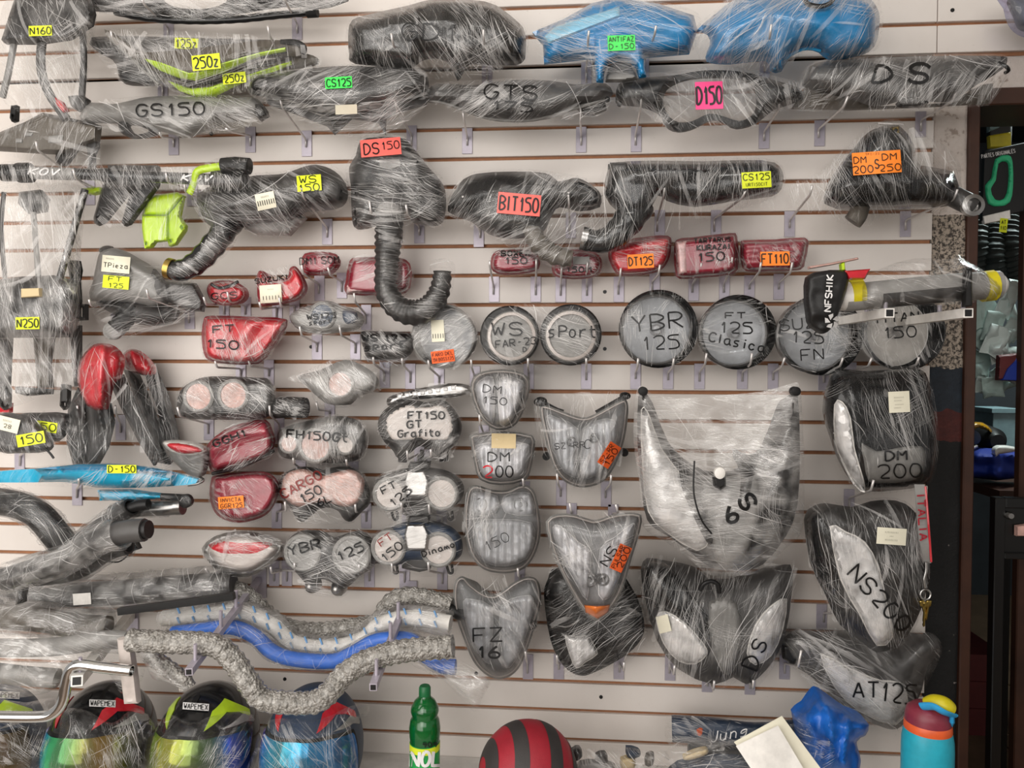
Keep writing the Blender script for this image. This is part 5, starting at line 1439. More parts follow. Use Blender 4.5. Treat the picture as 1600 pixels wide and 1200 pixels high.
def szx(t):
    for u, v, r in ((845, 627, 10), (976, 618, 8)): disc(t, 'rubber_mount', u, v, .13, [(r, 0), (r, .03), (r * .7, .035), (r * .3, .03)], 'rub', ry=.7, seg=20)
    tube(t, 'mount_arm', [(848, 630, .13), (866, 640, .13), (880, 645, .13)], 5, 'blk', seg=8); tube(t, 'mount_arm', [(974, 622, .13), (950, 636, .13), (932, 646, .13)], 5, 'blk', seg=8)
    for u, v in ((854, 712), (975, 706)): disc(t, 'side_bolt', u, v, .1, [(6, 0), (6, .02), (3, .02)], 'rub', seg=14)
head('owl shaped clear headlight with two black rubber mounts and a tilted orange sticker', [(843, 640), (850, 632), (878, 642), (900, 650), (916, 652), (935, 644), (964, 628), (978, 624), (982, 642), (975, 690), (960, 730), (940, 754), (910, 762), (882, 752), (863, 726), (851, 682)], glass='ribglass', extra=szx,
     refls=[[(852, 650), (872, 652), (905, 670), (902, 720), (905, 748), (880, 738), (864, 706)], [(912, 668), (935, 655), (960, 655), (966, 680), (950, 722), (932, 744), (908, 748), (906, 715)]], bulbs=[(893, 690, 8), (928, 684, 8)], fm='film1', ang=80, w=30,
     txt=[('SZ-RR', 890, 696, 9, -4, 1.2, 1.1), ('C', 918, 694, 14, 8, 1.0, 1.3)])
t = THINGS[-1]
sticker(t, 952, 711, 39, 20, -57, 'orr', [('SZ-RR', 0, -4.5, 6.5, 1.15), ('150', -1, 4, 9, 1.4)])
head('black based headlight tucked behind the pointed orange stickered one', [(850, 932), (856, 905), (872, 886), (960, 890), (985, 915), (1000, 945), (1007, 980), (998, 1005), (972, 1028), (930, 1050), (906, 1056), (880, 1040), (860, 1000)], d=.09, h=.06, body='blkg', blank=True, fm='film2', ang=-30, refls=[[(882, 992), (900, 994), (920, 992), (928, 1005), (935, 1022), (915, 1036), (900, 1046), (888, 1020)]], hh=.05,
     extra=lambda t: relief(t, 'shade', [(854, 930), (860, 908), (876, 892), (960, 894), (984, 920), (1000, 952), (1003, 980), (990, 1002), (950, 1020), (930, 1004), (905, 992), (880, 988), (868, 960)], .05, 'blk', d=.105, sm=2, w=24), loop=[(846, 932), (852, 902), (870, 882), (962, 886), (988, 910), (1006, 945), (1012, 985), (1004, 1012), (975, 1040), (930, 1058), (902, 1062), (875, 1048), (854, 1005)])
t = head('long pointed headlight with an amber tip and tilted orange sticker', [(853, 815), (870, 803), (900, 804), (928, 813), (950, 806), (976, 801), (1002, 804), (1000, 830), (988, 870), (975, 915), (960, 945), (934, 970), (912, 955), (890, 920), (870, 880), (858, 845)], d=.25, sm=2, refls=[[(862, 824), (876, 820), (905, 846), (925, 862), (922, 900), (918, 940), (900, 915), (880, 878), (868, 850)], [(936, 858), (960, 838), (990, 815), (992, 830), (980, 868), (966, 910), (952, 936), (934, 930)]], bulbs=[(920, 905, 12), (942, 905, 10)], fm='film1', ang=75, glass='glass',
     txt=[('NS', 951, 869, 15, -58, 1.25, 2.2)], stk=[(970, 872, 42, 20, -66, 'orr', [('PULSAR', 0, -4.5, 7, 1.0), ('200', 2, 4, 9.5, 1.45)])])

relief(t, 'amber_tip', [(913, 946), (933, 948), (953, 946), (950, 957), (934, 967), (915, 957)], .004, 'orl', sm=0, w=3, on=True)
def big(lab, out, d, body, film_, ang, parts, txt=(), stk=(), loop=None, h=.06, w=50, g=4, amp=.003, ridges=(), cat='headlight'):
    t = T('front_fairing', lab, cat, 'big front fairings at the right', d)
    relief(t, 'shell', out, h, body, sm=2, w=w, back=.05, taper=.12, ridges=ridges)
    for nm, q, hh, m, dd, ww in parts:
        relief(t, nm, q, min(hh, .016), m, d=dd, sm=2, w=min(ww, 8), on=True, flutes=(11, .003, .6) if m == 'refl' else None)
        if m == 'refl':
            cc = grow(resample(catmull(q, 2), 5), -1.5)
            P3 = [(a, b, (t.hit(a, b) or dd) + .0005) for a, b in cc]
            tube(t, 'reflector_rim', P3 + P3[:1], 1.0, 'wht', sm=0, seg=6, caps=False)
    wrap(t, film_, ang, g=g, loop=loop, amp=amp)
    for a in txt: write(t, *a)
    for a in stk: sticker(t, *a)
    return t
CRM = [('llllllll', 0, -7, 2.2, 1.5), ('lllllll', -2, -2, 2, 1.4), ('lllllll', 0, 4, 2, 1.6), ('llllll', -3, 9, 2, 1.5)]
CRM2 = [('lllllllll', 0, -6, 2.6, 1.5), ('llll', 0, 0, 2, 1.2), ('lllllllll', 0, 6, 2.6, 1.4)]
t = big('largest headlight fairing in cloudy film with thick black marker on its lower right', [(997, 622), (1004, 606), (1014, 626), (1040, 690), (1085, 730), (1125, 742), (1165, 735), (1205, 700), (1235, 625), (1246, 612), (1250, 700), (1246, 790), (1228, 838), (1190, 884), (1150, 892), (1112, 888), (1085, 868), (1045, 838), (1012, 816), (1002, 760), (996, 690)], .24, 'gry', 'film5', 8, [
    ('reflector', [(1001, 640), (1014, 645), (1034, 700), (1064, 740), (1085, 790), (1110, 838), (1090, 862), (1040, 832), (1012, 800), (1003, 730)], .05, 'refl', .2, 22),
    ('reflector', [(1240, 640), (1246, 700), (1242, 780), (1222, 836), (1186, 872), (1172, 850), (1190, 800), (1215, 740), (1230, 680)], .05, 'dgry', .2, 18),
    ('centre_panel', [(1090, 742), (1125, 748), (1170, 738), (1186, 760), (1180, 820), (1160, 880), (1120, 880), (1110, 830)], .02, 'lgry', .21, 22),
    ('black_frame', [(1148, 700), (1170, 712), (1210, 690), (1236, 660), (1238, 680), (1212, 712), (1180, 735), (1168, 790), (1155, 788), (1158, 740), (1146, 715)], .02, 'blk', .2, 5),
    ('black_frame', [(1060, 735), (1074, 742), (1092, 800), (1114, 842), (1106, 850), (1084, 808), (1066, 765)], .02, 'blk', .2, 5)],
    loop=[(993, 625), (1000, 601), (1018, 615), (1060, 622), (1120, 618), (1190, 612), (1235, 600), (1250, 606), (1256, 700), (1256, 790), (1250, 835), (1226, 858), (1190, 892), (1150, 900), (1108, 898), (1080, 876), (1040, 846), (1004, 822), (1000, 760), (990, 690)], amp=.006)
for u, v in ((1004, 611), (1240, 611)): disc(t, 'rubber_plug', u, v, .25, [(7, 0), (7, .02), (4, .022)], 'rub', seg=16)
disc(t, 'bulb_plug', 1123, 738, .335, [(8, 0), (8, .014), (5, .016)], 'wht', ry=1.1, seg=18)
relief(t, 'plug_socket', [(1114, 746), (1134, 746), (1134, 760), (1126, 766), (1116, 760)], .02, 'blk', d=.325, sm=0, w=3)
tube(t, 'wire_loop', [(1085, 720, .34), (1084, 770, .345), (1095, 810, .345), (1112, 834, .335)], 1.5, 'blk', seg=6)
write(t, '6', 1142, 804, 25, -28, 1.0, 5.5); write(t, 'S', 1168, 784, 25, -118, 1.15, 5.5)
t = big('wide headlight fairing below the largest one with marker letters at its lower right', [(1001, 892), (1010, 872), (1040, 876), (1085, 885), (1110, 908), (1125, 905), (1150, 905), (1200, 890), (1236, 882), (1237, 930), (1225, 1000), (1200, 1044), (1168, 1070), (1146, 1058), (1115, 1070), (1060, 1046), (1026, 1000), (1009, 940)], .1, 'gry', 'film2', -75, [
    ('dark_brow', [(1006, 884), (1040, 880), (1075, 920), (1110, 970), (1100, 1000), (1060, 960), (1025, 950), (1010, 930)], .04, 'blkg', .19, 14),
    ('reflector', [(1024, 965), (1040, 954), (1070, 972), (1100, 1005), (1106, 1022), (1088, 1038), (1060, 1034), (1036, 1006)], .045, 'refl', .2, 16),
    ('reflector', [(1230, 935), (1224, 985), (1206, 1025), (1180, 1040), (1166, 1020), (1180, 975), (1205, 945)], .045, 'refl', .2, 16),
    ('centre_panel', [(1108, 940), (1150, 940), (1158, 1000), (1145, 1050), (1128, 1050), (1112, 1010)], .03, 'lgry', .2, 12)], ridges=[([(1010, 885), (1125, 1055)], .012, 10)],
    loop=[(998, 892), (1006, 866), (1040, 868), (1100, 884), (1130, 890), (1200, 880), (1242, 874), (1242, 930), (1230, 1002), (1204, 1050), (1172, 1082), (1146, 1068), (1115, 1080), (1056, 1054), (1020, 1004), (1003, 942)])
tube(t, 'cable_loop', [(1094, 922, .185), (1100, 912, .19), (1112, 908, .19), (1122, 914, .19), (1124, 926, .185)], 3.5, 'blk', seg=8)
sticker(t, 1037, 975, 19, 27, -14, 'pap', name='paper_label')
write(t, 'S', 1186, 1009, 22, -62, 1.1, 2.8); write(t, 'D', 1174, 1035, 26, -68, 1.1, 3)
t = big('black pointed fairing with a cream label and silver lamp, topmost at the right', [(1285, 642), (1292, 602), (1310, 577), (1350, 580), (1420, 576), (1446, 582), (1456, 620), (1463, 680), (1459, 732), (1444, 758), (1400, 766), (1356, 768), (1332, 755), (1311, 722), (1299, 690)], .16, 'blkg', 'film1', 82, [
    ('reflector', [(1303, 632), (1316, 626), (1330, 652), (1336, 700), (1350, 748), (1352, 770), (1336, 760), (1316, 722), (1304, 690)], .035, 'refl', .2, 10),
    ('grey_plate', [(1346, 692), (1370, 705), (1402, 700), (1440, 697), (1446, 720), (1430, 750), (1372, 755), (1356, 750), (1350, 720)], .012, 'lgry', .217, 6)], h=.07, ridges=[([(1330, 590), (1340, 660), (1352, 760)], .012, 9)],
    stk=[(1405, 628, 33, 33, -3, 'pap', CRM)], txt=[('DM', 1400, 712, 15, -2, 1.4, 3), ('200', 1406, 736, 21, -2, 1.3, 2.4)])
t = big('black and clear fairing with cream label and slanted marker letters beside the key lanyard', [(1256, 812), (1268, 792), (1290, 786), (1330, 792), (1360, 783), (1400, 782), (1430, 800), (1446, 850), (1450, 902), (1440, 950), (1420, 990), (1400, 1010), (1370, 1020), (1346, 1002), (1311, 975), (1290, 930), (1266, 880)], .2, 'dgry', 'film2', 78, [
    ('reflector', [(1296, 822), (1322, 830), (1352, 846), (1374, 886), (1388, 950), (1396, 996), (1370, 1010), (1342, 960), (1312, 905)], .045, 'refl', .195, 16),
    ('dark_corner', [(1262, 812), (1285, 800), (1300, 850), (1310, 920), (1292, 925), (1270, 875)], .03, 'blkg', .18, 10)], h=.075, ridges=[([(1300, 800), (1370, 850), (1400, 900)], .014, 10)],
    stk=[(1393, 838, 46, 26, 4, 'pap', CRM2)], txt=[('NS200', 1375, 935, 25, 47, 1.15, 3.2)])
t = big('lowest pointed fairing at the right with black marker letters, above the blue bag', [(1222, 1002), (1240, 986), (1290, 990), (1340, 986), (1372, 1006), (1400, 1015), (1440, 990), (1464, 1000), (1468, 1020), (1450, 1040), (1440, 1080), (1425, 1110), (1410, 1134), (1390, 1140), (1350, 1124), (1310, 1105), (1290, 1080), (1265, 1055), (1240, 1040), (1226, 1020)], .07, 'gry', 'film3', 40, [
    ('reflector', [(1281, 1020), (1330, 1044), (1376, 1062), (1408, 1066), (1420, 1100), (1400, 1134), (1342, 1112), (1304, 1075)], .045, 'refl', .195, 18)], h=.07, txt=[('AT', 1353, 1078, 24, 0, 1.05, 3), ('125', 1404, 1083, 30, 6, .8, 3)], ridges=[([(1240, 990), (1290, 1020), (1372, 1050)], .014, 10)])
relief(t, 'side_arm', [(1222, 1008), (1262, 1008), (1262, 1020), (1240, 1040), (1224, 1030)], .02, 'blk', d=.09, sm=0, w=5)

# ================================================================== left middle: fender, panels, fork bundle
t = T('rear_fender', 'long turquoise fender with a yellow sticker lying across the left racks', 'motorcycle part', None, .28)
relief(t, 'shell', [(-14, 738), (50, 733), (120, 726), (200, 727), (262, 737), (296, 746), (311, 750), (300, 757), (222, 762), (150, 762), (100, 753), (-14, 754)], .03, 'teal', sm=2, w=11, ridges=[([(0, 737), (120, 736), (215, 738), (205, 756)], .008, 5)])
relief(t, 'dark_edge', [(60, 732), (120, 726), (200, 727), (262, 737), (215, 739), (120, 735)], .006, 'dteal', d=.305, sm=0, w=3)
wrap(t, 'film1', -60, g=2)
sticker(t, 190, 733, 46, 13, 0, 'ylw', [('D-150', 0, 0, 10, 1.3)])
t = T('fender_wing', 'short turquoise wing with a black tail below the long turquoise fender', 'motorcycle part', None, .22)
relief(t, 'wing', [(152, 766), (200, 765), (252, 772), (258, 779), (200, 783), (156, 782)], .015, 'teal', sm=0, w=5)
tube(t, 'black_tail', [(252, 776, .23), (275, 777, .23), (292, 778, .24)], 6, 'blk', seg=10, flat=.6)
disc(t, 'tail_boss', 293, 782, .24, [(11, 0), (11, .012), (9, .014)], 'blk', seg=20)
wrap(t, 'film1', 30, g=2)

def panel(lab, out, dd, mat, st, extra=None):
    t = T('tank_cover', lab, 'motorcycle part', 'grey covers at the left edge', dd)
    relief(t, 'shell', out, .025, mat, sm=2, w=12)
    wrap(t, 'film2', 65, g=3)
    for a in st: sticker(t, *a)
    return t
panel('dark grey tank cover behind the cream tagged one at the left edge', [(26, 648), (60, 645), (104, 647), (103, 672), (88, 690), (60, 688), (40, 668)], .18, 'dgry', [(73, 667, 32, 16, 8, 'ylw', [('50', 2, 0, 11, 1.4)])])
t = panel('grey tank cover with a cream tag and yellow sticker at the left edge', [(-12, 650), (30, 648), (60, 665), (78, 690), (74, 705), (40, 708), (-12, 703)], .22, 'gry', [(48, 686, 44, 19, -10, 'ylw', [('150', 0, 0, 13, 1.2)]), (12, 663, 36, 22, 14, 'pap', [('llllll', -2, -5, 3, 1.3), ('28', 0, 3, 6, 1.3)], 'ink', 'paper_tag')])
tube(t, 'black_pin', [(70, 700, .24), (78, 708, .24), (84, 716, .24)], 1.8, 'blk', seg=6)

GF = 'wrapped tubes stacked on the left rack'
def bar(lab, path, r, mat, name='fork_tube', fm=None, ang=0, corr=None, open_end=True, end=None, cat='tube', grp=GF, noise=0, **kw):
    t = T(name, lab, cat, grp, path[0][2])
    tube(t, 'tube', path, r, mat, corr=corr, open_end=open_end, noise=noise, **kw)
    if end: tube(t, 'end_cap', *end)
    if fm: wrap(t, fm, ang, g=3, loop=None)
    return t
def softwrap(t, path, r, mat='film3', ang=0):
    """film wound round a bent tube: a slightly wider tube of its own"""
    c = catmull([tuple(p) for p in path], 6, False)
    c = resample(c, 5, False)
    V, F, U = [], [], []
    seg = 16; P3 = [at(p[0], p[1], p[2]) for p in c]; n = len(P3); up = None
    sd = random.randint(0, 99); S = 0
    for i in range(n):
        tg = (P3[min(i + 1, n - 1)] - P3[max(i - 1, 0)]).normalized()
        up = Vector((0, -1, 0)) if up is None else up
        up = (up - tg * up.dot(tg)).normalized(); s_ = tg.cross(up)
        if i: S += (P3[i] - P3[i - 1]).length
        for k in range(seg + 1):
            a = 2 * math.pi * k / seg
            kk = k % seg
            rr = r * mpp(c[i][2]) * (1 + .16 * (float(vnoise(np.array([i * .45]), np.array([kk * .8]), sd)[0]) - .3))
            V.append(P3[i] + up * math.cos(a) * rr + s_ * math.sin(a) * rr); U.append((S, a * .05))
    for i in range(n - 1):
        for k in range(seg):
            q = i * (seg + 1) + k
            F.append((q, q + 1, q + seg + 2, q + seg + 1))
    o = t.add('stretch_film', V, F, mat, None, True, U)
    CV, CF, CU = [], [], []
    for _ in range(int(n * 1.6)):
        i0 = random.random() * (n - 2); a0 = random.uniform(2.2, 7.2); sl = random.choice((-1, 1)) * random.uniform(.6, 3.5); ln = random.uniform(.8, 2.0); al = random.uniform(.15, .6); wd = random.choice((.3, .4, .6))
        prev = None
        for q in range(10):
            f = q / 9; i = i0 + sl * f * ln; a = a0 + f * ln
            if not 0 <= i < n - 1.01: prev = None; continue
            j = int(i); c_ = P3[j].lerp(P3[j + 1], i - j); tg = (P3[j + 1] - P3[j]).normalized()
            up_ = Vector((0, -1, 0)); up_ = (up_ - tg * up_.dot(tg)).normalized(); s_ = tg.cross(up_)
            rr = r * mpp(path[0][2]) * 1.10; nn = up_ * math.cos(a) + s_ * math.sin(a); w_ = wd * .0012
            b = len(CV); CV += [c_ + nn * rr + tg * w_, c_ + nn * (rr + .0006), c_ + nn * rr - tg * w_]
            e = al * (1 - (2 * f - 1) ** 2 * .8); CU += [(e, 0)] * 3
            if prev is not None: CF += [(prev, b, b + 1, prev + 1), (prev + 1, b + 1, b + 2, prev + 2)]
            prev = b
    if CF: t.add('film_crease_glints', CV, CF, 'crease', o, True, CU, None, False, 'stuff')  # raised creases, their glints painted in near white
    return o
pth = [(-10, 782, .24), (30, 790, .25), (62, 806, .25), (88, 836, .24), (108, 862, .22)]
t = bar('thick black wrapped pipe curving down at the left edge', pth, 22, 'blk'); softwrap(t, pth, 25, 'film3')
pth = [(92, 878, .2), (125, 848, .22), (170, 815, .24), (205, 792, .25)]
t = bar('dark tube with a narrow black end sticking out at its top right', pth, 15, 'dgry', end=([(196, 797, .25), (215, 790, .25), (232, 788, .25)], 9, 'blk')); softwrap(t, pth, 19, 'film3')
pth = [(175, 800, .2), (220, 796, .21), (262, 794, .22), (283, 792, .22)]
t = bar('silver tube with an open mouth under the black tail', pth, 12, 'mtl', end=([(276, 792, .222), (286, 791.5, .222)], 13.5, 'mtl')); softwrap(t, pth[:3], 14, 'film2')
pth = [(8, 905, .36), (60, 888, .37), (110, 872, .38), (150, 846, .39), (190, 832, .4), (226, 828, .4)]
t = bar('big wrapped silver fork leg with a bolted black end', pth, 19, 'gry', end=([(208, 829, .4), (222, 828, .4), (233, 827, .4)], 15, 'blk')); softwrap(t, pth[:5], 25, 'film4')
pth = [(60, 900, .28), (120, 890, .3), (165, 862, .31), (200, 850, .31)]
t = bar('lower dark wrapped tube behind the silver fork leg', pth, 17, 'dgry'); softwrap(t, pth, 21, 'film3')
t = T('clamp_lever', 'bent chrome brake lever with a black end under the fork bundle', 'motorcycle part', None, .26)
tube(t, 'lever', [(165, 866, .26), (182, 862, .27), (196, 852, .27), (200, 846, .27)], 4, 'mtl', seg=10)
relief(t, 'black_end', [(200, 848, ), (212, 845), (218, 858), (206, 862)], .02, 'blk', d=.26, sm=0, w=3)
t = T('loose_wire', 'thin black wire loop hanging below the fork bundle', 'wire', None, .2)
tube(t, 'wire', [(162, 876, .24), (185, 878, .24), (200, 866, .24), (192, 858, .24)], 1.3, 'blk', seg=6)
t = T('clamp_bracket', 'black clamp bracket wrapped in grey film strips at the left edge', 'bracket', None, .3)
relief(t, 'strip', [(22, 896), (44, 893), (36, 942), (24, 946), (28, 918)], .02, 'blk', sm=0, w=4)
relief(t, 'pale_sleeve', [(-6, 888), (24, 886), (30, 905), (20, 925), (-6, 928)], .02, 'lgry', sm=0, w=6)
wrap(t, 'film3', 80, g=3)
t = T('yellow_clip', 'small tan clip with black jaws below the silver fork leg', 'clip', None, .33)
relief(t, 'body', [(70, 880), (88, 878), (92, 890), (72, 892)], .012, 'tan', sm=0, w=3)
relief(t, 'jaw', [(88, 880), (103, 879), (104, 884), (90, 886)], .01, 'blk', sm=0, w=2); relief(t, 'jaw', [(90, 888), (103, 889), (104, 896), (91, 896)], .01, 'blk', sm=0, w=2)
tube(t, 'pin', [(101, 867, .35), (101, 886, .35)], 2.5, 'gal', seg=8)

# ================================================================== bagged bars across the foot of the wall
GB = 'bagged handlebars on the lower arms'
def bag_creases(t, o, loop, ang, mat):
    A = np.array(loop)
    def dep(X, Y):
        out = np.zeros(len(X))
        for i in range(len(X)):
            q = t.hit(X[i], Y[i]); out[i] = q if q is not None else t.d
        return out
    w, h = A.max(0) - A.min(0)
    creases(t, o, loop, dep, ang, .5, w, h)
def cap_bag(t, mat, out, h, dd, nz=.02, nm='plastic_bag', sm=3, ang=20, amp=.006):
    """loose clear bag lying over things: a rumpled skin"""
    loop = resample(catmull(out, 3), 5)
    us, vs = [p[0] for p in loop], [p[1] for p in loop]
    st = max(4, max(max(us) - min(us), max(vs) - min(vs)) / 46)
    gu, gv = np.meshgrid(np.arange(min(us), max(us), st), np.arange(min(vs), max(vs), st))
    g = np.stack([gu.ravel(), gv.ravel()], 1); g = g[inside(g, loop)]; g = g[segdist(g, loop) > st * .5]
    n0 = len(loop)
    ov, oe, of, vo, eo, fo = delaunay_2d_cdt([Vector(p) for p in loop] + [Vector(p) for p in g], [(i, (i + 1) % n0) for i in range(n0)], [], 1, 1e-4)
    P2 = np.array([tuple(p) for p in ov]); dist = segdist(P2, loop); w = max(dist.max(), 1)
    tt = np.clip(dist / (w * .8), 0, 1); ca, sa = math.cos(math.radians(ang)), math.sin(math.radians(ang))
    al, ac = P2[:, 0] * ca + P2[:, 1] * sa, -P2[:, 0] * sa + P2[:, 1] * ca
    sd = random.randint(0, 99)
    hh = h * np.sqrt(np.maximum(0, 1 - (1 - tt) ** 2)) + nz * (vnoise(al / 40, ac / 22, sd) - .5) * tt ** .5 + amp * 2 * np.abs(vnoise(al / 30, ac / 8, sd + 1) - .5)
    V, U = [], []
    for (a, b), z in zip(P2, hh):
        q = at(a, b, dd + z); V.append(q); U.append((q.x * ca - q.z * sa + sd, q.x * sa + q.z * ca))
    F = []
    for q in of:
        p = P2[list(q)]; ar = (p[1][0] - p[0][0]) * (p[2][1] - p[0][1]) - (p[2][0] - p[0][0]) * (p[1][1] - p[0][1])
        F.append(tuple(q) if ar < 0 else tuple(q[::-1]))
    o = t.add(nm, V, F, mat, None, True, U, solid=True)
    bag_creases(t, o, loop, ang, mat)
    return o

t = T('bagged_pipe', 'long grey bagged pipe with a small white label, topmost of the lower left bundle', 'pipe', GB, .14)
pth = [(-12, 926, .14), (80, 930, .15), (180, 926, .15), (280, 918, .14), (365, 912, .13)]
tube(t, 'pipe', pth, 20, 'gry'); softwrap(t, pth, 30, 'film4')
sticker(t, 128, 936, 28, 18, -4, 'wht')
t = T('bagged_pipe', 'brownish bagged pipe lying under the labelled grey one at the left', 'pipe', GB, .22)
pth = [(-12, 962, .22), (60, 968, .22), (120, 978, .22), (170, 982, .21)]
tube(t, 'pipe', pth, 20, 'brn'); softwrap(t, pth, 28, 'film4')
t = T('bagged_handlebar', 'white handlebar bundle in a big loose clear bag at the lower left', 'handlebar', GB, .38)
pth = [(-12, 1012, .38), (60, 1012, .38), (110, 1008, .38), (160, 1000, .38), (200, 1000, .38)]
tube(t, 'foam_sleeve', pth, 15, 'lgry')
tube(t, 'foam_sleeve', [(-12, 1050, .39), (40, 1056, .39), (90, 1060, .38)], 16, 'lgry')
cap_bag(t, 'film4', [(-14, 985), (60, 990), (120, 982), (160, 966), (178, 970), (204, 984), (208, 1010), (195, 1022), (150, 1022), (115, 1050), (95, 1070), (60, 1086), (-14, 1082)], .05, .39, .03, amp=.01)
cap_bag(t, 'film2', [(150, 1010), (205, 1000), (226, 1020), (225, 1055), (210, 1076), (190, 1085), (175, 1060), (160, 1040)], .03, .41, .02, 'loose_tail')
t = T('foam_strip', 'strip of white packing foam hanging beside the black framed red helmet', 'foam strip', None, .46)
relief(t, 'strip', [(183, 998), (203, 996), (206, 1020), (212, 1062), (216, 1099), (194, 1100), (189, 1060)], .006, 'dial', sm=0, w=3, noise=.006)

t = T('handlebar', 'bubble wrapped handlebar farthest back, its black end beside the clear headlight', 'handlebar', GB, .1)
pth = [(335, 915, .1), (372, 922, .11), (395, 938, .11), (420, 962, .1), (452, 981, .1), (500, 986, .1), (560, 978, .1), (592, 970, .1), (606, 945, .11), (630, 931, .12), (665, 934, .13), (706, 946, .14)]
tube(t, 'tube', pth, 7, 'blkg'); tube(t, 'bubble_wrap', pth, 14, 'bub', corr=(.07, 13), seg=20, noise=.1)
tube(t, 'black_end', [(702, 952, .14), (712, 957, .145), (735, 964, .15)], 10, 'blk', open_end=True)
t = T('handlebar', 'handlebar in a white bag printed with pale blue dashes', 'handlebar', GB, .17)
pth = [(255, 966, .17), (320, 962, .17), (380, 958, .17), (425, 978, .17), (460, 1006, .17), (515, 1013, .17), (565, 1000, .17), (595, 976, .17), (640, 966, .18), (704, 974, .19)]
tube(t, 'tube', pth, 13, 'wht'); o = softwrap(t, pth, 20, 'film4')
c = resample(catmull(pth, 6, False), 24, False)
for i, p in enumerate(c[1:-1]):
    for k in (-1, 1):
        a = (p[0], p[1] + k * 8 - 3, p[2] + .014); tube(t, 'printed_dash', [(a[0] - 2, a[1] - 5, a[2] + .01), (a[0] + 2, a[1] + 5, a[2] + .01)], 1.7, 'dash', seg=4, sm=0)
t = T('handlebar', 'handlebar in bright blue foam behind the nearest bubble wrapped one', 'handlebar', GB, .24)
pth = [(270, 990, .24), (320, 984, .24), (362, 980, .24), (398, 994, .24), (425, 1018, .24), (460, 1030, .24), (520, 1033, .24), (556, 1018, .24), (590, 1001, .24), (640, 1000, .24), (660, 1020, .24), (690, 1040, .24), (712, 1042, .24)]
tube(t, 'foam_sleeve', pth, 12, 'bluf'); softwrap(t, pth, 14.5, 'film2')
cap_bag(t, 'film3', [(640, 1036), (690, 1032), (722, 1034), (766, 1060), (757, 1085), (746, 1110), (735, 1108), (715, 1085), (690, 1062)], .02, .25, .02, 'bag_tail')
cap_bag(t, 'film4', [(690, 1050), (726, 1046), (764, 1062), (755, 1085), (744, 1108), (722, 1084)], .015, .262, .02, 'bag_fold')
t = T('handlebar', 'bubble wrapped handlebar nearest the camera, lying across two square arms', 'handlebar', GB, .47)
pth = [(203, 1000, .47), (250, 1003, .47), (300, 1004, .47), (340, 1010, .47), (366, 1034, .47), (388, 1066, .48), (410, 1092, .48), (450, 1098, .48), (492, 1097, .48), (516, 1080, .48), (540, 1052, .47), (580, 1030, .47), (630, 1017, .47), (708, 1010, .47)]
tube(t, 'tube', pth, 8, 'mtl'); tube(t, 'bubble_wrap', pth, 18, 'bub', corr=(.06, 13), seg=22, noise=.1)
tube(t, 'bubble_brace', [(232, 1022, .45), (262, 1044, .45), (286, 1062, .45), (293, 1074, .45)], 13, 'bub', corr=(.06, 13), noise=.1)
cap_bag(t, 'film4', [(218, 1016), (245, 1016), (250, 1030), (262, 1050), (290, 1070), (292, 1082), (262, 1066), (240, 1062), (228, 1040)], .02, .46, .015, 'loose_tail')
t = T('square_bar', 'black square bar lying at a slant across the lower left bundle', 'bar', None, .26)
tube(t, 'bar', [(186, 955, .27), (270, 944, .26), (366, 931, .25)], 8, 'blk', seg=4, sm=0)
t = T('handlebar', 'bare chrome handlebar with an open end at the lower left', 'handlebar', None, .42)
tube(t, 'tube', [(206, 1048, .5), (160, 1043, .5), (124, 1039, .5), (110, 1046, .5), (104, 1066, .5), (98, 1096, .5), (84, 1114, .5), (60, 1120, .5), (-14, 1119, .5)][::-1], 9, 'chr', seg=24, open_end=True)

def arm(u, v, d1, lab, w=9, pin=18, mat='wht', dp=.03, pv=1, wall_=None, pins=()):
    t = T('waterfall_bracket', lab, 'bracket', 'square arms reaching out of the wall', d1)
    e = at(u, v, d1); s = w * mpp(d1) * 1.41
    o = at(*wall_, .004) if wall_ else Vector((e.x, -.004, e.z))
    def run(nm, p, q, r, m):
        tg = (q - p).normalized(); sx = Vector((1, 0, 0)); sx = (sx - tg * sx.dot(tg)).normalized(); sz = sx.cross(tg)
        V = [c_ + (sx * math.cos(k) + sz * math.sin(k)) * r for c_ in (p, q) for k in [math.pi / 4 + i * math.pi / 2 for i in range(4)]]
        return t.add(nm, V, [(0, 1, 5, 4), (1, 2, 6, 5), (2, 3, 7, 6), (3, 0, 4, 7), (3, 2, 1, 0), (4, 5, 6, 7)], m, None, False)
    run('arm', o, e, s, mat)
    tg = (e - o).normalized()
    run('hollow_end', e - tg * .001, e + tg * .0008, s * .72, 'ink')
    boxw(t, 'wall_plate', o.x - .02, o.x + .02, -.006, -.0005, o.z - .05, o.z + .03, 'gal')
    for f in (pins or ((.95, .7) if pv > 1 else (.95,))):
        c_ = o + (e - o) * f; uu, vv = px(c_)
        dd = -c_.y
        tube(t, 'pin', [(uu, vv, dd), (uu, vv - pin, dd + .004)], 3, 'gal', seg=10, sm=0)
    return t
arm(583, 1074, .54, 'square steel arm with a pin under the right part of the bubble wrapped handlebar', 6, 30, 'gal', wall_=(640, 925), pins=(.93, .6, .38))
arm(295, 1050, .54, 'square steel arm with a pin under the left part of the bubble wrapped handlebar', 6, 30, 'gal', wall_=(405, 905), pins=(.93, .62, .4))
arm(120, 1064, .52, 'square white arm with a dark end beside the chrome handlebar', 9, 30, 'wht', wall_=(205, 960))
arm(1390, 489, .40, 'white square arm with two pins under the middle of the bagged grip', 7, 18, 'wht', .02, pv=2)
arm(1513, 489, .40, 'white square arm with two pins under the right end of the bagged grip', 7, 18, 'wht', .02, pv=2)

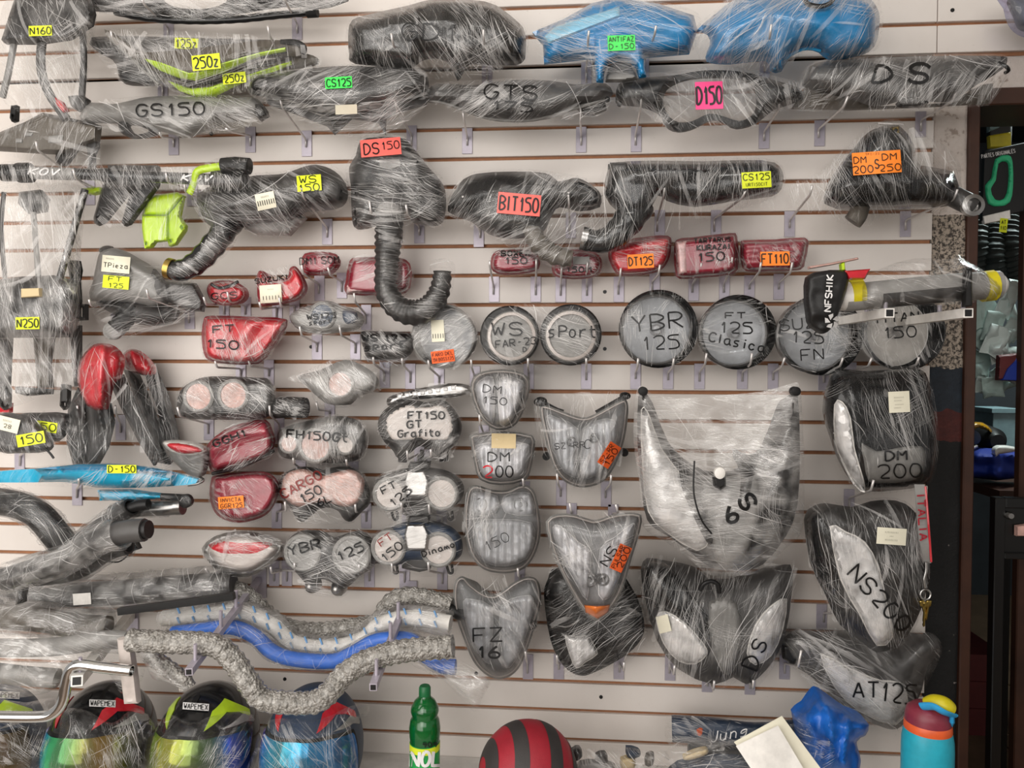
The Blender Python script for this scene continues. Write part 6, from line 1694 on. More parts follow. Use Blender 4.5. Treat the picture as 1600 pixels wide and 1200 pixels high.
# bagged shock absorber on the right arms and the black pouch
t = T('shock_absorber', 'cylinder in a clear bag with two yellow foam bands lying on white arms', 'motorcycle part', None, .36)
tube(t, 'body', [(1318, 466, .36), (1400, 458, .36), (1480, 450, .36), (1560, 445, .36)], 21, 'lgry')
tube(t, 'shaft', [(1375, 466, .37), (1500, 455, .37)], 15, 'dgry', sm=0)
tube(t, 'yellow_band', [(1326, 461, .36), (1346, 459, .36)], 23, 'must', sm=0); tube(t, 'yellow_band', [(1535, 448, .36), (1552, 446, .36)], 23, 'must', sm=0)
tube(t, 'end_cap', [(1304, 466, .36, 15), (1312, 464, .36, 21), (1328, 462, .36, 22)], 20, 'wht', sm=3); tube(t, 'end_cap', [(1552, 447, .36, 20), (1562, 446, .36, 18), (1570, 446, .36, 11)], 20, 'wht', sm=3)
relief(t, 'black_strap', [(1509, 419), (1519, 418), (1519, 478), (1507, 480)], .004, 'blk', d=.41, sm=0, w=2)
cap_bag(t, 'film3', [(1346, 442), (1380, 418), (1430, 404), (1485, 405), (1496, 395), (1504, 404), (1540, 424), (1566, 446), (1556, 468), (1500, 474), (1420, 480), (1352, 482)], .05, .365, .02, amp=.008)
t = T('pouch', 'black pouch with white upright lettering and a swirl emblem over a round headlight', 'bag', None, .4)
relief(t, 'pouch', [(1258, 446), (1270, 426), (1322, 422), (1326, 440), (1318, 470), (1308, 495), (1300, 512), (1286, 522), (1272, 514), (1262, 502)], .02, 'blk', sm=2, w=12, noise=.008)
relief(t, 'red_tag', [(1320, 423), (1360, 420), (1352, 436), (1326, 436)], .006, 'red', d=.41, sm=0, w=2)
relief(t, 'pink_seam', [(1264, 416), (1300, 410), (1340, 402), (1342, 405), (1300, 414), (1265, 420)], .004, 'dialr', d=.4, sm=0, w=1)
relief(t, 'lime_seam', [(1314, 412), (1320, 409), (1321, 422), (1315, 423)], .004, 'lime', d=.4, sm=0, w=1)
write(t, 'NFSHIK', 1295, 458, 10, -86, 1.15, 2.2, 'inkw')
for k in range(5):
    a = k * 2 * math.pi / 5
    pp = [(1300 + 3 * math.cos(a), 502 + 3 * math.sin(a)), (1300 + 11 * math.cos(a + .4), 502 + 11 * math.sin(a + .4)), (1300 + 12.5 * math.cos(a + 1.1), 502 + 12.5 * math.sin(a + 1.1)), (1300 + 8 * math.cos(a + 1.2), 502 + 8 * math.sin(a + 1.2))]
    fn = smoothfit(t, 1300, 500, 24, 24, 0)
    t.add('emblem_blade', [at(q[0], q[1], fn(q[0] - 1300, q[1] - 500) + .001) for q in pp], [(0, 1, 2, 3)], 'inkw', None, False, solid=False)

# ================================================================== helmets
def helmet(lab, u, v, d, visor, main, stripes, logo, bagmat='film2', yaw=0, sc=1.0):
    t = T('helmet', lab, 'helmet', 'full face helmets on the bench', d)
    c = at(u, v, d)
    RX, RY, RZ = .1135 * sc, .145 * sc, .145 * sc
    ya = math.radians(yaw)
    def S(az, el, s=1.0):
        a, e = math.radians(az), math.radians(el)
        x = RX * math.cos(e) * math.sin(a); y = -RY * math.cos(e) * math.cos(a)
        if el < 0: y *= 1 + .06 * math.sin(-e); x *= 1 + .03 * math.sin(-e)
        z = RZ * math.sin(e)
        x, y = x * math.cos(ya) - y * math.sin(ya), x * math.sin(ya) + y * math.cos(ya)
        return Vector((c.x + x * s, c.y + y * s, c.z + z * s))
    V, F, na, ne = [], [], 48, 26
    for j in range(ne + 1):
        el = -62 + (90 + 62) * j / ne
        for i in range(na): V.append(S(360 * i / na, min(el, 89.5)))
    for j in range(ne):
        for i in range(na):
            i2 = (i + 1) % na; F.append((j * na + i, j * na + i2, (j + 1) * na + i2, (j + 1) * na + i))
    F.append(tuple(range(na))[::-1])
    t.add('shell', V, F, main)
    def patch(nm, poly, s, mat, step=5, parent=None, uv=False):
        loop = resample(poly, step)
        us = [p[0] for p in loop]; vs = [p[1] for p in loop]
        gu, gv = np.meshgrid(np.arange(min(us), max(us), step), np.arange(min(vs), max(vs), step))
        g = np.stack([gu.ravel(), gv.ravel()], 1); g = g[inside(g, loop)]
        if len(g): g = g[segdist(g, loop) > step * .5]
        n0 = len(loop)
        ov, oe, of, vo, eo, fo = delaunay_2d_cdt([Vector(p) for p in loop] + [Vector(p) for p in g], [(i, (i + 1) % n0) for i in range(n0)], [], 1, 1e-4)
        V = [S(p.x, p.y, s) for p in ov]; m = len(V)
        V += [S(p.x, p.y, s - .03) for p in ov[:n0]]
        F = []
        for q in of:
            a, b, e = [ov[k] for k in q[:3]]
            F.append(tuple(q) if (b.x - a.x) * (e.y - a.y) - (e.x - a.x) * (b.y - a.y) > 0 else tuple(q[::-1]))
        F += [(i, m + i, m + (i + 1) % n0, (i + 1) % n0) for i in range(n0)]
        lo, hi = min(us), max(us)
        U = [((p.x - lo) / (hi - lo), (p.y - min(vs)) / (max(vs) - min(vs))) for p in ov] + [(0, 0)] * n0
        return t.add(nm, V, F, mat, parent, True, U if uv else None, auto=40)
    patch('eye_port_frame', [(-82, 24), (-50, 31), (0, 34), (50, 31), (82, 24), (86, -30), (50, -40), (0, -44), (-50, -40), (-86, -30)], 1.008, 'rub')
    patch('visor', [(-78, 22), (-45, 28), (0, 31), (45, 28), (78, 22), (82, -26), (48, -36), (0, -39), (-48, -36), (-82, -26)], 1.035, visor, uv=True)
    patch('chin_vent', [(-20, -46), (20, -46), (16, -54), (-16, -54)], 1.03, 'rub')
    for nm, q, m in stripes: patch(nm, q, 1.014, m)
    if logo:
        sticker(t, logo[0], logo[1], 41, 11, logo[2], 'inkw', [('WAPEMEX', 0, 0, 8, .98)], name='name_plate')
    return t, S
def hbag(t, loop, d, ang, m='film2'):
    cap_bag(t, m, loop, .07, d, .05, 'visor_bag', ang=ang, amp=.012)
def stripe_set(m, m2='lgry'):
    return [('side_flash', [(28, 36), (62, 46), (80, 40), (95, 28), (100, 34), (70, 60), (40, 52)], m), ('side_flash', [(-28, 36), (-62, 46), (-80, 40), (-95, 28), (-100, 34), (-70, 60), (-40, 52)][::-1], m),
            ('grey_flash', [(50, 33), (85, 28), (100, 20), (102, 26), (84, 36)], m2), ('grey_flash', [(-50, 33), (-85, 28), (-100, 20), (-102, 26), (-84, 36)][::-1], m2),
            ('crown_vent', [(-8, 62), (8, 62), (6, 74), (-6, 74)], 'rub')]
t, S = helmet('black and lime helmet with a gold visor cut by the left edge', -16, 1165, .22, 'visor_gold', 'navy', stripe_set('lime'), (10, 1086, 2), yaw=6)
hbag(t, [(-14, 1100), (40, 1098), (86, 1090), (90, 1120), (84, 1160), (70, 1190), (40, 1215), (-14, 1215)], .33, 20)
t, S = helmet('black and red helmet with a violet to green mirrored visor', 160, 1162, .25, 'visor_green', 'blkg', stripe_set('red'), (160, 1099, 2))
hbag(t, [(95, 1118), (110, 1106), (140, 1112), (175, 1130), (205, 1108), (225, 1112), (245, 1140), (240, 1170), (215, 1215), (85, 1215), (78, 1180), (92, 1150)], .37, 75)
t, S = helmet('black and lime helmet with a lime to blue mirrored visor', 325, 1164, .25, 'visor_lime', 'blkg', stripe_set('lime'), (306, 1104, 4))
hbag(t, [(236, 1160), (250, 1130), (265, 1116), (300, 1128), (335, 1118), (390, 1112), (394, 1150), (385, 1185), (350, 1215), (240, 1215)], .37, -60)
t, S = helmet('dark blue and red helmet with a blue mirrored visor, next to the green bottle', 490, 1168, .25, 'visor_blue', 'navy', stripe_set('red'), None)
hbag(t, [(398, 1170), (412, 1130), (450, 1122), (500, 1124), (545, 1104), (575, 1100), (574, 1118), (548, 1130), (555, 1170), (545, 1215), (395, 1215)], .37, 60)

# ================================================================== on the bench
dB = .25
t = T('cleaner_bottle', 'green plastic cleaner bottle with a dark green cap standing on the bench', 'bottle', None, dB)
h0 = BZ + .001; k = mpp(dB)
zz = lambda v: at(664, v, dB).z
R = lambda w: w * k
lathe(t, 'body', 664, dB, [(R(20), h0), (R(23.5), h0 + .006), (R(23.5), zz(1180)), (R(23), zz(1160)), (R(24.5), zz(1148)), (R(25), zz(1136)), (R(23), zz(1124)), (R(20), zz(1119)), (R(22.5), zz(1110)), (R(21.5), zz(1104)), (R(16), zz(1094)), (R(10), zz(1089)), (R(9), zz(1084))], 'bottle', 40)
lathe(t, 'cap', 664, dB, [(R(9.3), zz(1087)), (R(9.6), zz(1085)), (R(9.4), zz(1074)), (R(7.5), zz(1071))], 'capg', 28)
lathe(t, 'label', 664, dB, [(R(24), h0 + .03), (R(24), zz(1158))], 'labg', 40)
lathe(t, 'label_band', 664, dB, [(R(24.3), zz(1169)), (R(24.3), zz(1159))], 'ylw', 40)
write(t, 'NOL', 664, 1186, 22, -2, .85, 5, 'inkw', slant=.15); write(t, '909', 672, 1164, 7, -2, 1.3, 1.5)

t = T('ball', 'maroon ball with charcoal stripes resting on the bench', 'ball', None, .3)
rB = 78 * mpp(.3); c = at(825, 1207, .3); c.z = max(c.z, BZ + rB + .0005)
BM = Matrix.Rotation(math.radians(14), 3, 'Y') @ Matrix.Rotation(math.radians(20), 3, 'Z') @ Matrix.Rotation(math.radians(90), 3, 'Y')
def ballband(nm, mat, a0, a1, s):
    V, F, na = [], [], 64
    ne = max(2, int((a1 - a0) / 4))
    for j in range(ne + 1):
        e = math.radians(a0 + (a1 - a0) * j / ne)
        for i in range(na):
            q = 2 * math.pi * i / na
            V.append(c + BM @ Vector((rB * s * math.cos(e) * math.cos(q), rB * s * math.cos(e) * math.sin(q), rB * s * math.sin(e))))
    for j in range(ne):
        for i in range(na):
            i2 = (i + 1) % na; F.append((j * na + i, j * na + i2, (j + 1) * na + i2, (j + 1) * na + i))
    return t.add(nm, V, F, mat)
ballband('body', 'mar', -89.8, 89.8, 1.0)
for a0, a1 in ((-78, -56), (-36, -19), (5, 22), (42, 62)):
    ballband('stripe', 'char', a0, a1, 1.006)

t = T('flask', 'turquoise insulated flask with a plum and orange lid on the bench end', 'bottle', None, .3)
k = mpp(.3); zz = lambda v: at(1459, v, .3).z; R = lambda w: w * k
boxh = BZ
lathe(t, 'body', 1459, .3, [(R(32), BZ + .001), (R(36), BZ + .006), (R(36), zz(1170)), (R(35.5), zz(1155)), (R(33.5), zz(1142)), (R(32), zz(1136))], 'flask', 48)
lathe(t, 'orange_ring', 1459, .3, [(R(32.5), zz(1142)), (R(33.2), zz(1138)), (R(32.6), zz(1129)), (R(31.5), zz(1127))], 'coral', 48)
lathe(t, 'lid', 1459, .3, [(R(31.8), zz(1130)), (R(31.5), zz(1118)), (R(29), zz(1108)), (R(22), zz(1102)), (R(10), zz(1099))], 'plum', 48)
cx = at(1459, 1100, .3)
tube(t, 'spout_strap', [(1440, 1104, .32), (1458, 1104, .34), (1475, 1113, .35), (1490, 1118, .33)], 7, 'sky', seg=10, flat=.5)
tube(t, 'spout_cover', [(1446, 1099, .31, 8), (1460, 1097, .32, 11), (1476, 1102, .33, 12), (1487, 1108, .33, 9)], 10, 'must', seg=18, flat=1.1)
relief(t, 'strap_tab', [(1484, 1118), (1492, 1117), (1492, 1130), (1488, 1136), (1482, 1128)], .008, 'sky', d=.33, sm=0, w=2)

# stuff in bags at the right of the bench
t = T('bagged_grips', 'clear bag of rolled dark grips with white script behind the papers', 'bag', None, .12)
tube(t, 'dark_roll', [(1050, 1138, .12), (1110, 1142, .13), (1180, 1150, .13), (1250, 1145, .12)], 20, 'navy')
tube(t, 'dark_roll', [(1075, 1172, .14), (1150, 1180, .15), (1230, 1180, .15)], 18, 'dgry')
relief(t, 'red_spot', [(1088, 1140), (1098, 1138), (1098, 1150), (1090, 1152)], .004, 'coral', d=.155, sm=2, w=2)
cap_bag(t, 'film2', [(1040, 1124), (1055, 1116), (1120, 1122), (1200, 1126), (1255, 1118), (1262, 1150), (1230, 1172), (1150, 1175), (1070, 1166), (1042, 1160)], .06, .125, .02)
write(t, 'Jung', 1138, 1147, 16, -10, 1.1, 1.8, 'inkw', slant=.3)
t = T('parts_bag', 'clear bag of small dark and yellow fittings beside the ball', 'bag', None, .18)
for q, m, hh in (([(893, 1172), (905, 1168), (910, 1182), (898, 1190)], 'blk', .02), ([(930, 1180), (945, 1176), (950, 1190), (934, 1194)], 'dgry', .02), ([(978, 1168), (998, 1172), (1000, 1182), (982, 1186)], 'navy', .02), ([(970, 1186), (990, 1184), (992, 1200), (972, 1204)], 'tan', .02), ([(1010, 1180), (1022, 1178), (1020, 1196), (1008, 1196)], 'brn', .02), ([(905, 1192), (935, 1190), (960, 1196), (955, 1210), (905, 1210)], 'lgry', .02)):
    relief(t, 'fitting', q, hh, m, d=.2, sm=2, w=6)
cap_bag(t, 'film2', [(886, 1176), (896, 1162), (925, 1170), (945, 1164), (985, 1168), (1010, 1172), (1038, 1172), (1050, 1190), (1050, 1214), (886, 1214)], .05, .2, .03, ang=50)
t = T('parts_bag', 'larger clear bag with a yellow fitting, in front of the rolled grips', 'bag', None, .24)
relief(t, 'fitting', [(1068, 1182), (1085, 1174), (1104, 1170), (1106, 1178), (1085, 1186), (1070, 1188)], .015, 'tan', d=.27, sm=2, w=4)
relief(t, 'contents', [(1060, 1192), (1120, 1182), (1180, 1186), (1240, 1196), (1245, 1214), (1058, 1214)], .03, 'navy', d=.24, sm=2, w=14)
cap_bag(t, 'film3', [(1038, 1182), (1052, 1162), (1090, 1152), (1130, 1156), (1180, 1172), (1230, 1186), (1245, 1214), (1036, 1214)], .06, .25, .03, ang=-15)
def sheet(lab, q, dd, mat, tl):
    t = T('paper_sheet', lab, 'paper', 'papers on the bags', dd)
    a, b, c_, e = q; V, F, n = [], [], 8
    for j in range(n + 1):
        for i in range(n + 1):
            s, r = i / n, j / n
            u = (a[0] * (1 - s) + b[0] * s) * (1 - r) + (e[0] * (1 - s) + c_[0] * s) * r
            v = (a[1] * (1 - s) + b[1] * s) * (1 - r) + (e[1] * (1 - s) + c_[1] * s) * r
            V.append(at(u, v, dd + tl * r + .008 * math.sin(3 * s + 2 * r)))
    for j in range(n):
        for i in range(n):
            k = j * (n + 1) + i; F.append((k, k + n + 1, k + n + 2, k + 1))
    m = len(V); V += [p + Vector((0, .002, 0)) for p in V]; F += [tuple(x + m for x in f[::-1]) for f in F]
    t.add('sheet', V, F, mat)
    return t
sheet('yellowish pad of paper propped against the blue bag', [(1147, 1160), (1222, 1119), (1282, 1200), (1200, 1222)], .3, 'pap', .05)
sheet('white sheet of paper lying on the yellowish pad', [(1150, 1166), (1216, 1134), (1258, 1205), (1190, 1226)], .32, 'wht', .05)
t = T('blue_bag', 'crumpled blue plastic bag standing at the end of the bench', 'bag', None, .22)
relief(t, 'bag', [(1245, 1124), (1262, 1110), (1280, 1086), (1296, 1094), (1310, 1104), (1330, 1118), (1342, 1122), (1358, 1132), (1352, 1150), (1338, 1160), (1342, 1214), (1240, 1214), (1252, 1160)], .07, 'blubag', sm=2, w=40, noise=.022, back=.05, ridges=[([(1290, 1100), (1300, 1150), (1292, 1205)], .02, 8), ([(1262, 1115), (1275, 1160)], .015, 6), ([(1325, 1125), (1318, 1200)], .018, 7)])
cap_bag(t, 'film2', [(1238, 1120), (1250, 1112), (1275, 1140), (1300, 1160), (1312, 1190), (1308, 1214), (1262, 1214), (1250, 1160)], .02, .3, .02, 'clear_sheet')

# lanyard with keys
t = T('key_lanyard', 'white and red lanyard with keys at the right edge of the slats', 'keys', None, .2)
c = [(1437, 757), (1440, 800), (1443, 840), (1447, 880)]
V, F = [], []
pp = resample(catmull(c, 6, False), 6, False)
for i, p in enumerate(pp):
    for k in (-8, 8): V.append(at(p[0] + k, p[1], .24 + .004 * math.sin(i * .5)))
m = len(V); V += [p + Vector((0, .002, 0)) for p in V]
for i in range(len(pp) - 1):
    F.append((2 * i, 2 * i + 2, 2 * i + 3, 2 * i + 1)); F.append((m + 2 * i, m + 2 * i + 1, m + 2 * i + 3, m + 2 * i + 2))
t.add('strap', V, F, 'lgry')
tube(t, 'red_edge', [(1446, 760, .242), (1450, 810, .246), (1453, 850, .244), (1455, 878, .244)], 1.6, 'red', seg=6)
write(t, 'ITALIA', 1441, 808, 12, 86, 1.3, 2.6, 'mar', dfun=lambda x, y: .246)
tube(t, 'clip', [(1447, 878, .24), (1447, 892, .24), (1444, 905, .24), (1446, 918, .24)], 3, 'mtl', seg=8)
ring = [(1446 + 8 * math.cos(a), 929 + 8 * math.sin(a), .24) for a in [i * 2 * math.pi / 14 for i in range(15)]]
tube(t, 'key_ring', ring, 1.4, 'mtl', seg=6, sm=2, caps=False)
for q in ((1440, 938, -14, 26), (1446, 940, 4, 38), (1452, 938, 10, 30)):
    u, v, an, ln = q; a = math.radians(an)
    f = lambda x, y: (u + x * math.cos(a) - y * math.sin(a), v + x * math.sin(a) + y * math.cos(a))
    relief(t, 'key', [f(-4, 0), f(4, 0), f(4.5, 8), f(2, 10), f(2, ln), f(0, ln + 2), f(-2, ln - 1), f(-1, ln - 5), f(-2, ln - 8), f(-2, 10), f(-4.5, 8)], .002, 'brass', d=.235, sm=0, w=1, back=.002)

# ================================================================== seen through the doorway
t = T('gasket_card', 'black hanging card with a green gasket behind the doorway', 'packet', None, -.35)
relief(t, 'card', [(1538, 236), (1604, 222), (1600, 330), (1534, 345)], .004, 'ink', d=-.3, sm=0, w=1)
relief(t, 'gasket', [(1556, 248), (1575, 242), (1582, 252), (1583, 290), (1578, 316), (1562, 322), (1545, 318), (1540, 290), (1550, 278)], .004, 'mint', d=-.292, sm=2, w=3, holes=[[(1560, 256), (1573, 252), (1577, 262), (1576, 290), (1570, 310), (1555, 312), (1548, 295), (1556, 282)]])
relief(t, 'white_strip', [(1536, 338), (1578, 328), (1579, 342), (1538, 350)], .002, 'wht', d=-.294, sm=0, w=1)
write(t, 'PARTES ORIGINALES', 1560, 240, 6, -10, .62, .9, 'inkw', dfun=lambda x, y: -.29)
sticker(t, 1568, 352, 12, 22, 6, 'ylw', [('AT', 0, -5, 6, .7), ('110', 0, 4, 6, .7)])
t = T('hanging_packet', 'yellow and black packets hanging at the top of the doorway', 'packet', None, -.4)
relief(t, 'packet', [(1543, 180), (1582, 184), (1580, 232), (1545, 232)], .02, 'ink', d=-.4, sm=0, w=4)
relief(t, 'yellow_face', [(1545, 212), (1580, 206), (1580, 230), (1546, 231)], .004, 'must', d=-.378, sm=0, w=2)
relief(t, 'white_face', [(1545, 184), (1580, 182), (1560, 200), (1545, 206)], .004, 'ltblue_sheet', d=-.378, sm=0, w=2)
t = T('tyre_stack', 'dark ribbed tyres hanging behind the gasket card', 'tyre', None, -.7)
for i, (u, v) in enumerate(((1530, 380), (1556, 400), (1580, 380))):
    tube(t, 'tyre', [(u, v - 70, -.75), (u - 6, v, -.7), (u, v + 60, -.75)], 17, 'tyre', corr=(.08, 7), seg=12)
t = T('back_shelf', 'steel shelf with a dark board in the back room', 'shelf', None, -.8)
a, b = at(1512, 752, -.8), at(1612, 748, -.8)
boxw(t, 'board', a.x, a.x + .5, .6, 1.3, a.z - .03, a.z, 'wood')
boxw(t, 'leg', a.x + .02, a.x + .05, .62, .65, 0, a.z - .03, 'blk'); boxw(t, 'leg', a.x + .45, a.x + .48, .62, .65, 0, a.z - .03, 'blk')
boxw(t, 'leg', a.x + .02, a.x + .05, 1.22, 1.25, 0, a.z - .03, 'blk'); boxw(t, 'leg', a.x + .45, a.x + .48, 1.22, 1.25, 0, a.z - .03, 'blk')
boxw(t, 'back_board', a.x, a.x + .5, 1.28, 1.3, a.z, a.z + .9, 'dark_paint')
t = T('blue_cloth', 'dark blue cloth heaped on the back room shelf', 'cloth', None, -.75)
relief(t, 'cloth', [(1516, 746), (1520, 705), (1545, 700), (1584, 702), (1600, 710), (1600, 746)], .1, 'cloth_blue', d=-.78, sm=2, w=14, noise=.05)
t = T('white_cloth', 'small white rag on the blue cloth', 'cloth', None, -.75)
relief(t, 'rag', [(1552, 704), (1560, 696), (1585, 698), (1586, 706), (1560, 710), (1556, 718)], .02, 'wht', d=-.67, sm=2, w=4)
t = T('toy_helmet', 'yellow and black helmet on the shelf in the back room', 'helmet', None, -.8)
disc(t, 'shell', 1528, 684, -.9, [(21, 0), (22, .04), (19, .1), (10, .13)], 'blk', ry=.95)
relief(t, 'yellow_top', [(1508, 676), (1515, 662), (1535, 660), (1548, 670), (1549, 676), (1530, 668)], .03, 'helm_ylw', d=-.78, sm=2, w=6)
disc(t, 'round_badge', 1521, 683, -.77, [(9, 0), (9, .006), (6, .008)], 'navy', ry=1.2, rot=.4)
tube(t, 'white_strap', [(1508, 698, -.76), (1518, 700, -.75), (1526, 697, -.76)], 2.2, 'wht', seg=6)
RL = ['crumpled receipt high on the bunch in the doorway', 'long receipt at the upper right of the bunch in the doorway', 'receipt in the middle of the bunch in the doorway', 'narrow receipt at the right of the bunch in the doorway', 'receipt at the left of the bunch in the doorway', 'wide receipt low in the bunch in the doorway', 'receipt at the lower left of the bunch in the doorway', 'slanted receipt right of the middle of the bunch in the doorway', 'lowest receipt of the bunch in the doorway', 'small torn receipt at the lower left of the doorway bunch', 'receipt folded over the top left of the doorway bunch', 'big pale receipt near the middle of the doorway bunch', 'receipt leaning right at the foot of the doorway bunch', 'receipt behind the red packet in the doorway']
for k_, (u, v, w_, h_, an) in enumerate(((1548, 482, 26, 48, -35), (1576, 468, 26, 60, 25), (1552, 512, 30, 48, 15), (1584, 505, 20, 62, -15), (1534, 525, 24, 46, 30), (1562, 548, 32, 40, -10), (1534, 572, 28, 46, 8), (1574, 525, 24, 56, 35), (1552, 606, 34, 32, -6), (1534, 602, 20, 28, 12), (1532, 495, 22, 44, -8), (1556, 535, 36, 50, 24), (1568, 592, 30, 40, -28), (1580, 572, 26, 56, 10))):
    t = T('hanging_receipt', RL[k_], 'paper', 'pale receipts spiked behind the doorway', -.45)
    a = math.radians(an)
    q = [(u + x * math.cos(a) - y * math.sin(a), v + x * math.sin(a) + y * math.cos(a)) for x, y in ((-w_ / 2, -h_ / 2), (w_ * .1, -h_ * .56), (w_ / 2, -h_ / 2), (w_ * .45, h_ * .1), (w_ / 2, h_ / 2), (-w_ * .1, h_ * .42), (-w_ / 2, h_ / 2))]
    relief(t, 'sheet', q, .002, ('paper_blue', 'paper_pale')[k_ % 2], d=-.50 + .006 * ((k_ * 5) % 14), sm=0, w=2, noise=.05, step=5, back=.002)
t = T('red_packet', 'red and blue packet at the right of the doorway', 'packet', None, -.4)
relief(t, 'packet', [(1560, 555), (1590, 552), (1590, 596), (1558, 594)], .02, 'boxred', d=-.38, sm=0, w=3)
relief(t, 'blue_corner', [(1574, 576), (1590, 560), (1590, 595), (1566, 594)], .003, 'cloth_blue', d=-.358, sm=0, w=1)
t = T('clear_bin', 'pale blue plastic bin on the back room shelf', 'box', None, -1.0)
boxp(t, 'bin', 1552, 642, 1592, 700, -1.25, -1.1, 'ltblue_sheet')
boxp(t, 'rim', 1550, 638, 1594, 646, -1.25, -1.09, 'ltblue_sheet')
for k, v in enumerate((1075, 1098, 1120)):
    t = T('red_box', ['top red box of the stack on the back room floor', 'middle red box of the stack on the back room floor', 'bottom red box of the stack on the back room floor'][k], 'box', 'red boxes behind the doorway', -1.2)
    p0, p1 = at(1514, v - 10, -1.2), at(1549, v + 10, -1.2)
    h_ = .11; zb = .006 + (2 - k) * (h_ + .001)
    boxw(t, 'box', p0.x, p1.x + .05, 1.2, 1.5, zb, zb + h_ - .03, 'boxred'); boxw(t, 'lid', p0.x - .005, p1.x + .055, 1.195, 1.505, zb + h_ - .03, zb + h_, 'boxred')
# steel gate frame standing in the doorway
t = T('steel_gate', 'dark square tube gate frame standing in the doorway', 'gate', None, .03)
p = at(1556, 778, .04); q = at(1572, 778, .04)
boxw(t, 'post', p.x, q.x, -.04, -.012, 0.0, p.z, 'steel_paint', bev=.002)
boxw(t, 'top_rail', q.x, q.x + .5, -.04, -.012, p.z - .025, p.z, 'steel_paint', bev=.002)
boxw(t, 'mid_rail', q.x, q.x + .5, -.04, -.012, p.z - .15, p.z - .135, 'steel_paint', bev=.002)
boxw(t, 'lock_plate', q.x, q.x + .5, -.03, -.026, p.z - .14, p.z - .02, 'steel_paint')
disc(t, 'bolt', 1576, 805, .04, [(6, 0), (6, .006), (4, .012), (2, .012)], 'mtl', seg=12)
relief(t, 'latch_plate', [(1589, 822), (1604, 820), (1604, 838), (1589, 838)], .004, 'dialr', d=.045, sm=0, w=1)

# ================================================================== slatwall hooks: plate centre, then the wire from its weld to its tip
def H(lab, pu, pv, s, b, tp, dt=.15):
    t = T('slatwall_hook', 'steel slatwall hook ' + lab, 'hook', 'steel hooks in the slats', dt)
    boxp(t, 'plate', pu - 8, pv - 20, pu + 8, pv + 20, .0006, .0035, 'gal', bev=.0006)
    e = (pu if abs(s[0] - pu) > 10 else s[0], pv - 6)
    pts = [at(s[0], s[1], .006), at(e[0], e[1], .008), at(b[0], b[1], dt), at(tp[0], tp[1], dt + .01)]
    V, F, seg, r = [], [], 8, .0027
    # rounded corners: short bends between straight runs
    Q = [pts[0]]
    for i in (1, 2):
        a_, c_, d_ = pts[i - 1], pts[i], pts[i + 1]
        l1, l2 = min(.008, (a_ - c_).length * .4), min(.008, (d_ - c_).length * .4)
        p1, p2 = c_ + (a_ - c_).normalized() * l1, c_ + (d_ - c_).normalized() * l2
        Q += [p1, (p1 + p2) / 4 + c_ / 2, p2]
    Q.append(pts[3])
    up = None; n = len(Q)
    for i in range(n):
        tg = (Q[min(i + 1, n - 1)] - Q[max(i - 1, 0)]).normalized()
        up = Vector((1, 0, 0)) if up is None else up
        up = (up - tg * up.dot(tg)).normalized(); sd = tg.cross(up)
        for k in range(seg):
            a = 2 * math.pi * k / seg; V.append(Q[i] + up * math.cos(a) * r + sd * math.sin(a) * r)
    for i in range(n - 1):
        for k in range(seg):
            k2 = (k + 1) % seg; F.append((i * seg + k, i * seg + k2, (i + 1) * seg + k2, (i + 1) * seg + k))
    F.append(tuple(range(seg))[::-1]); F.append(tuple(range((n - 1) * seg, n * seg)))
    t.add('wire', V, F, 'wire')
A_ = lambda x: x
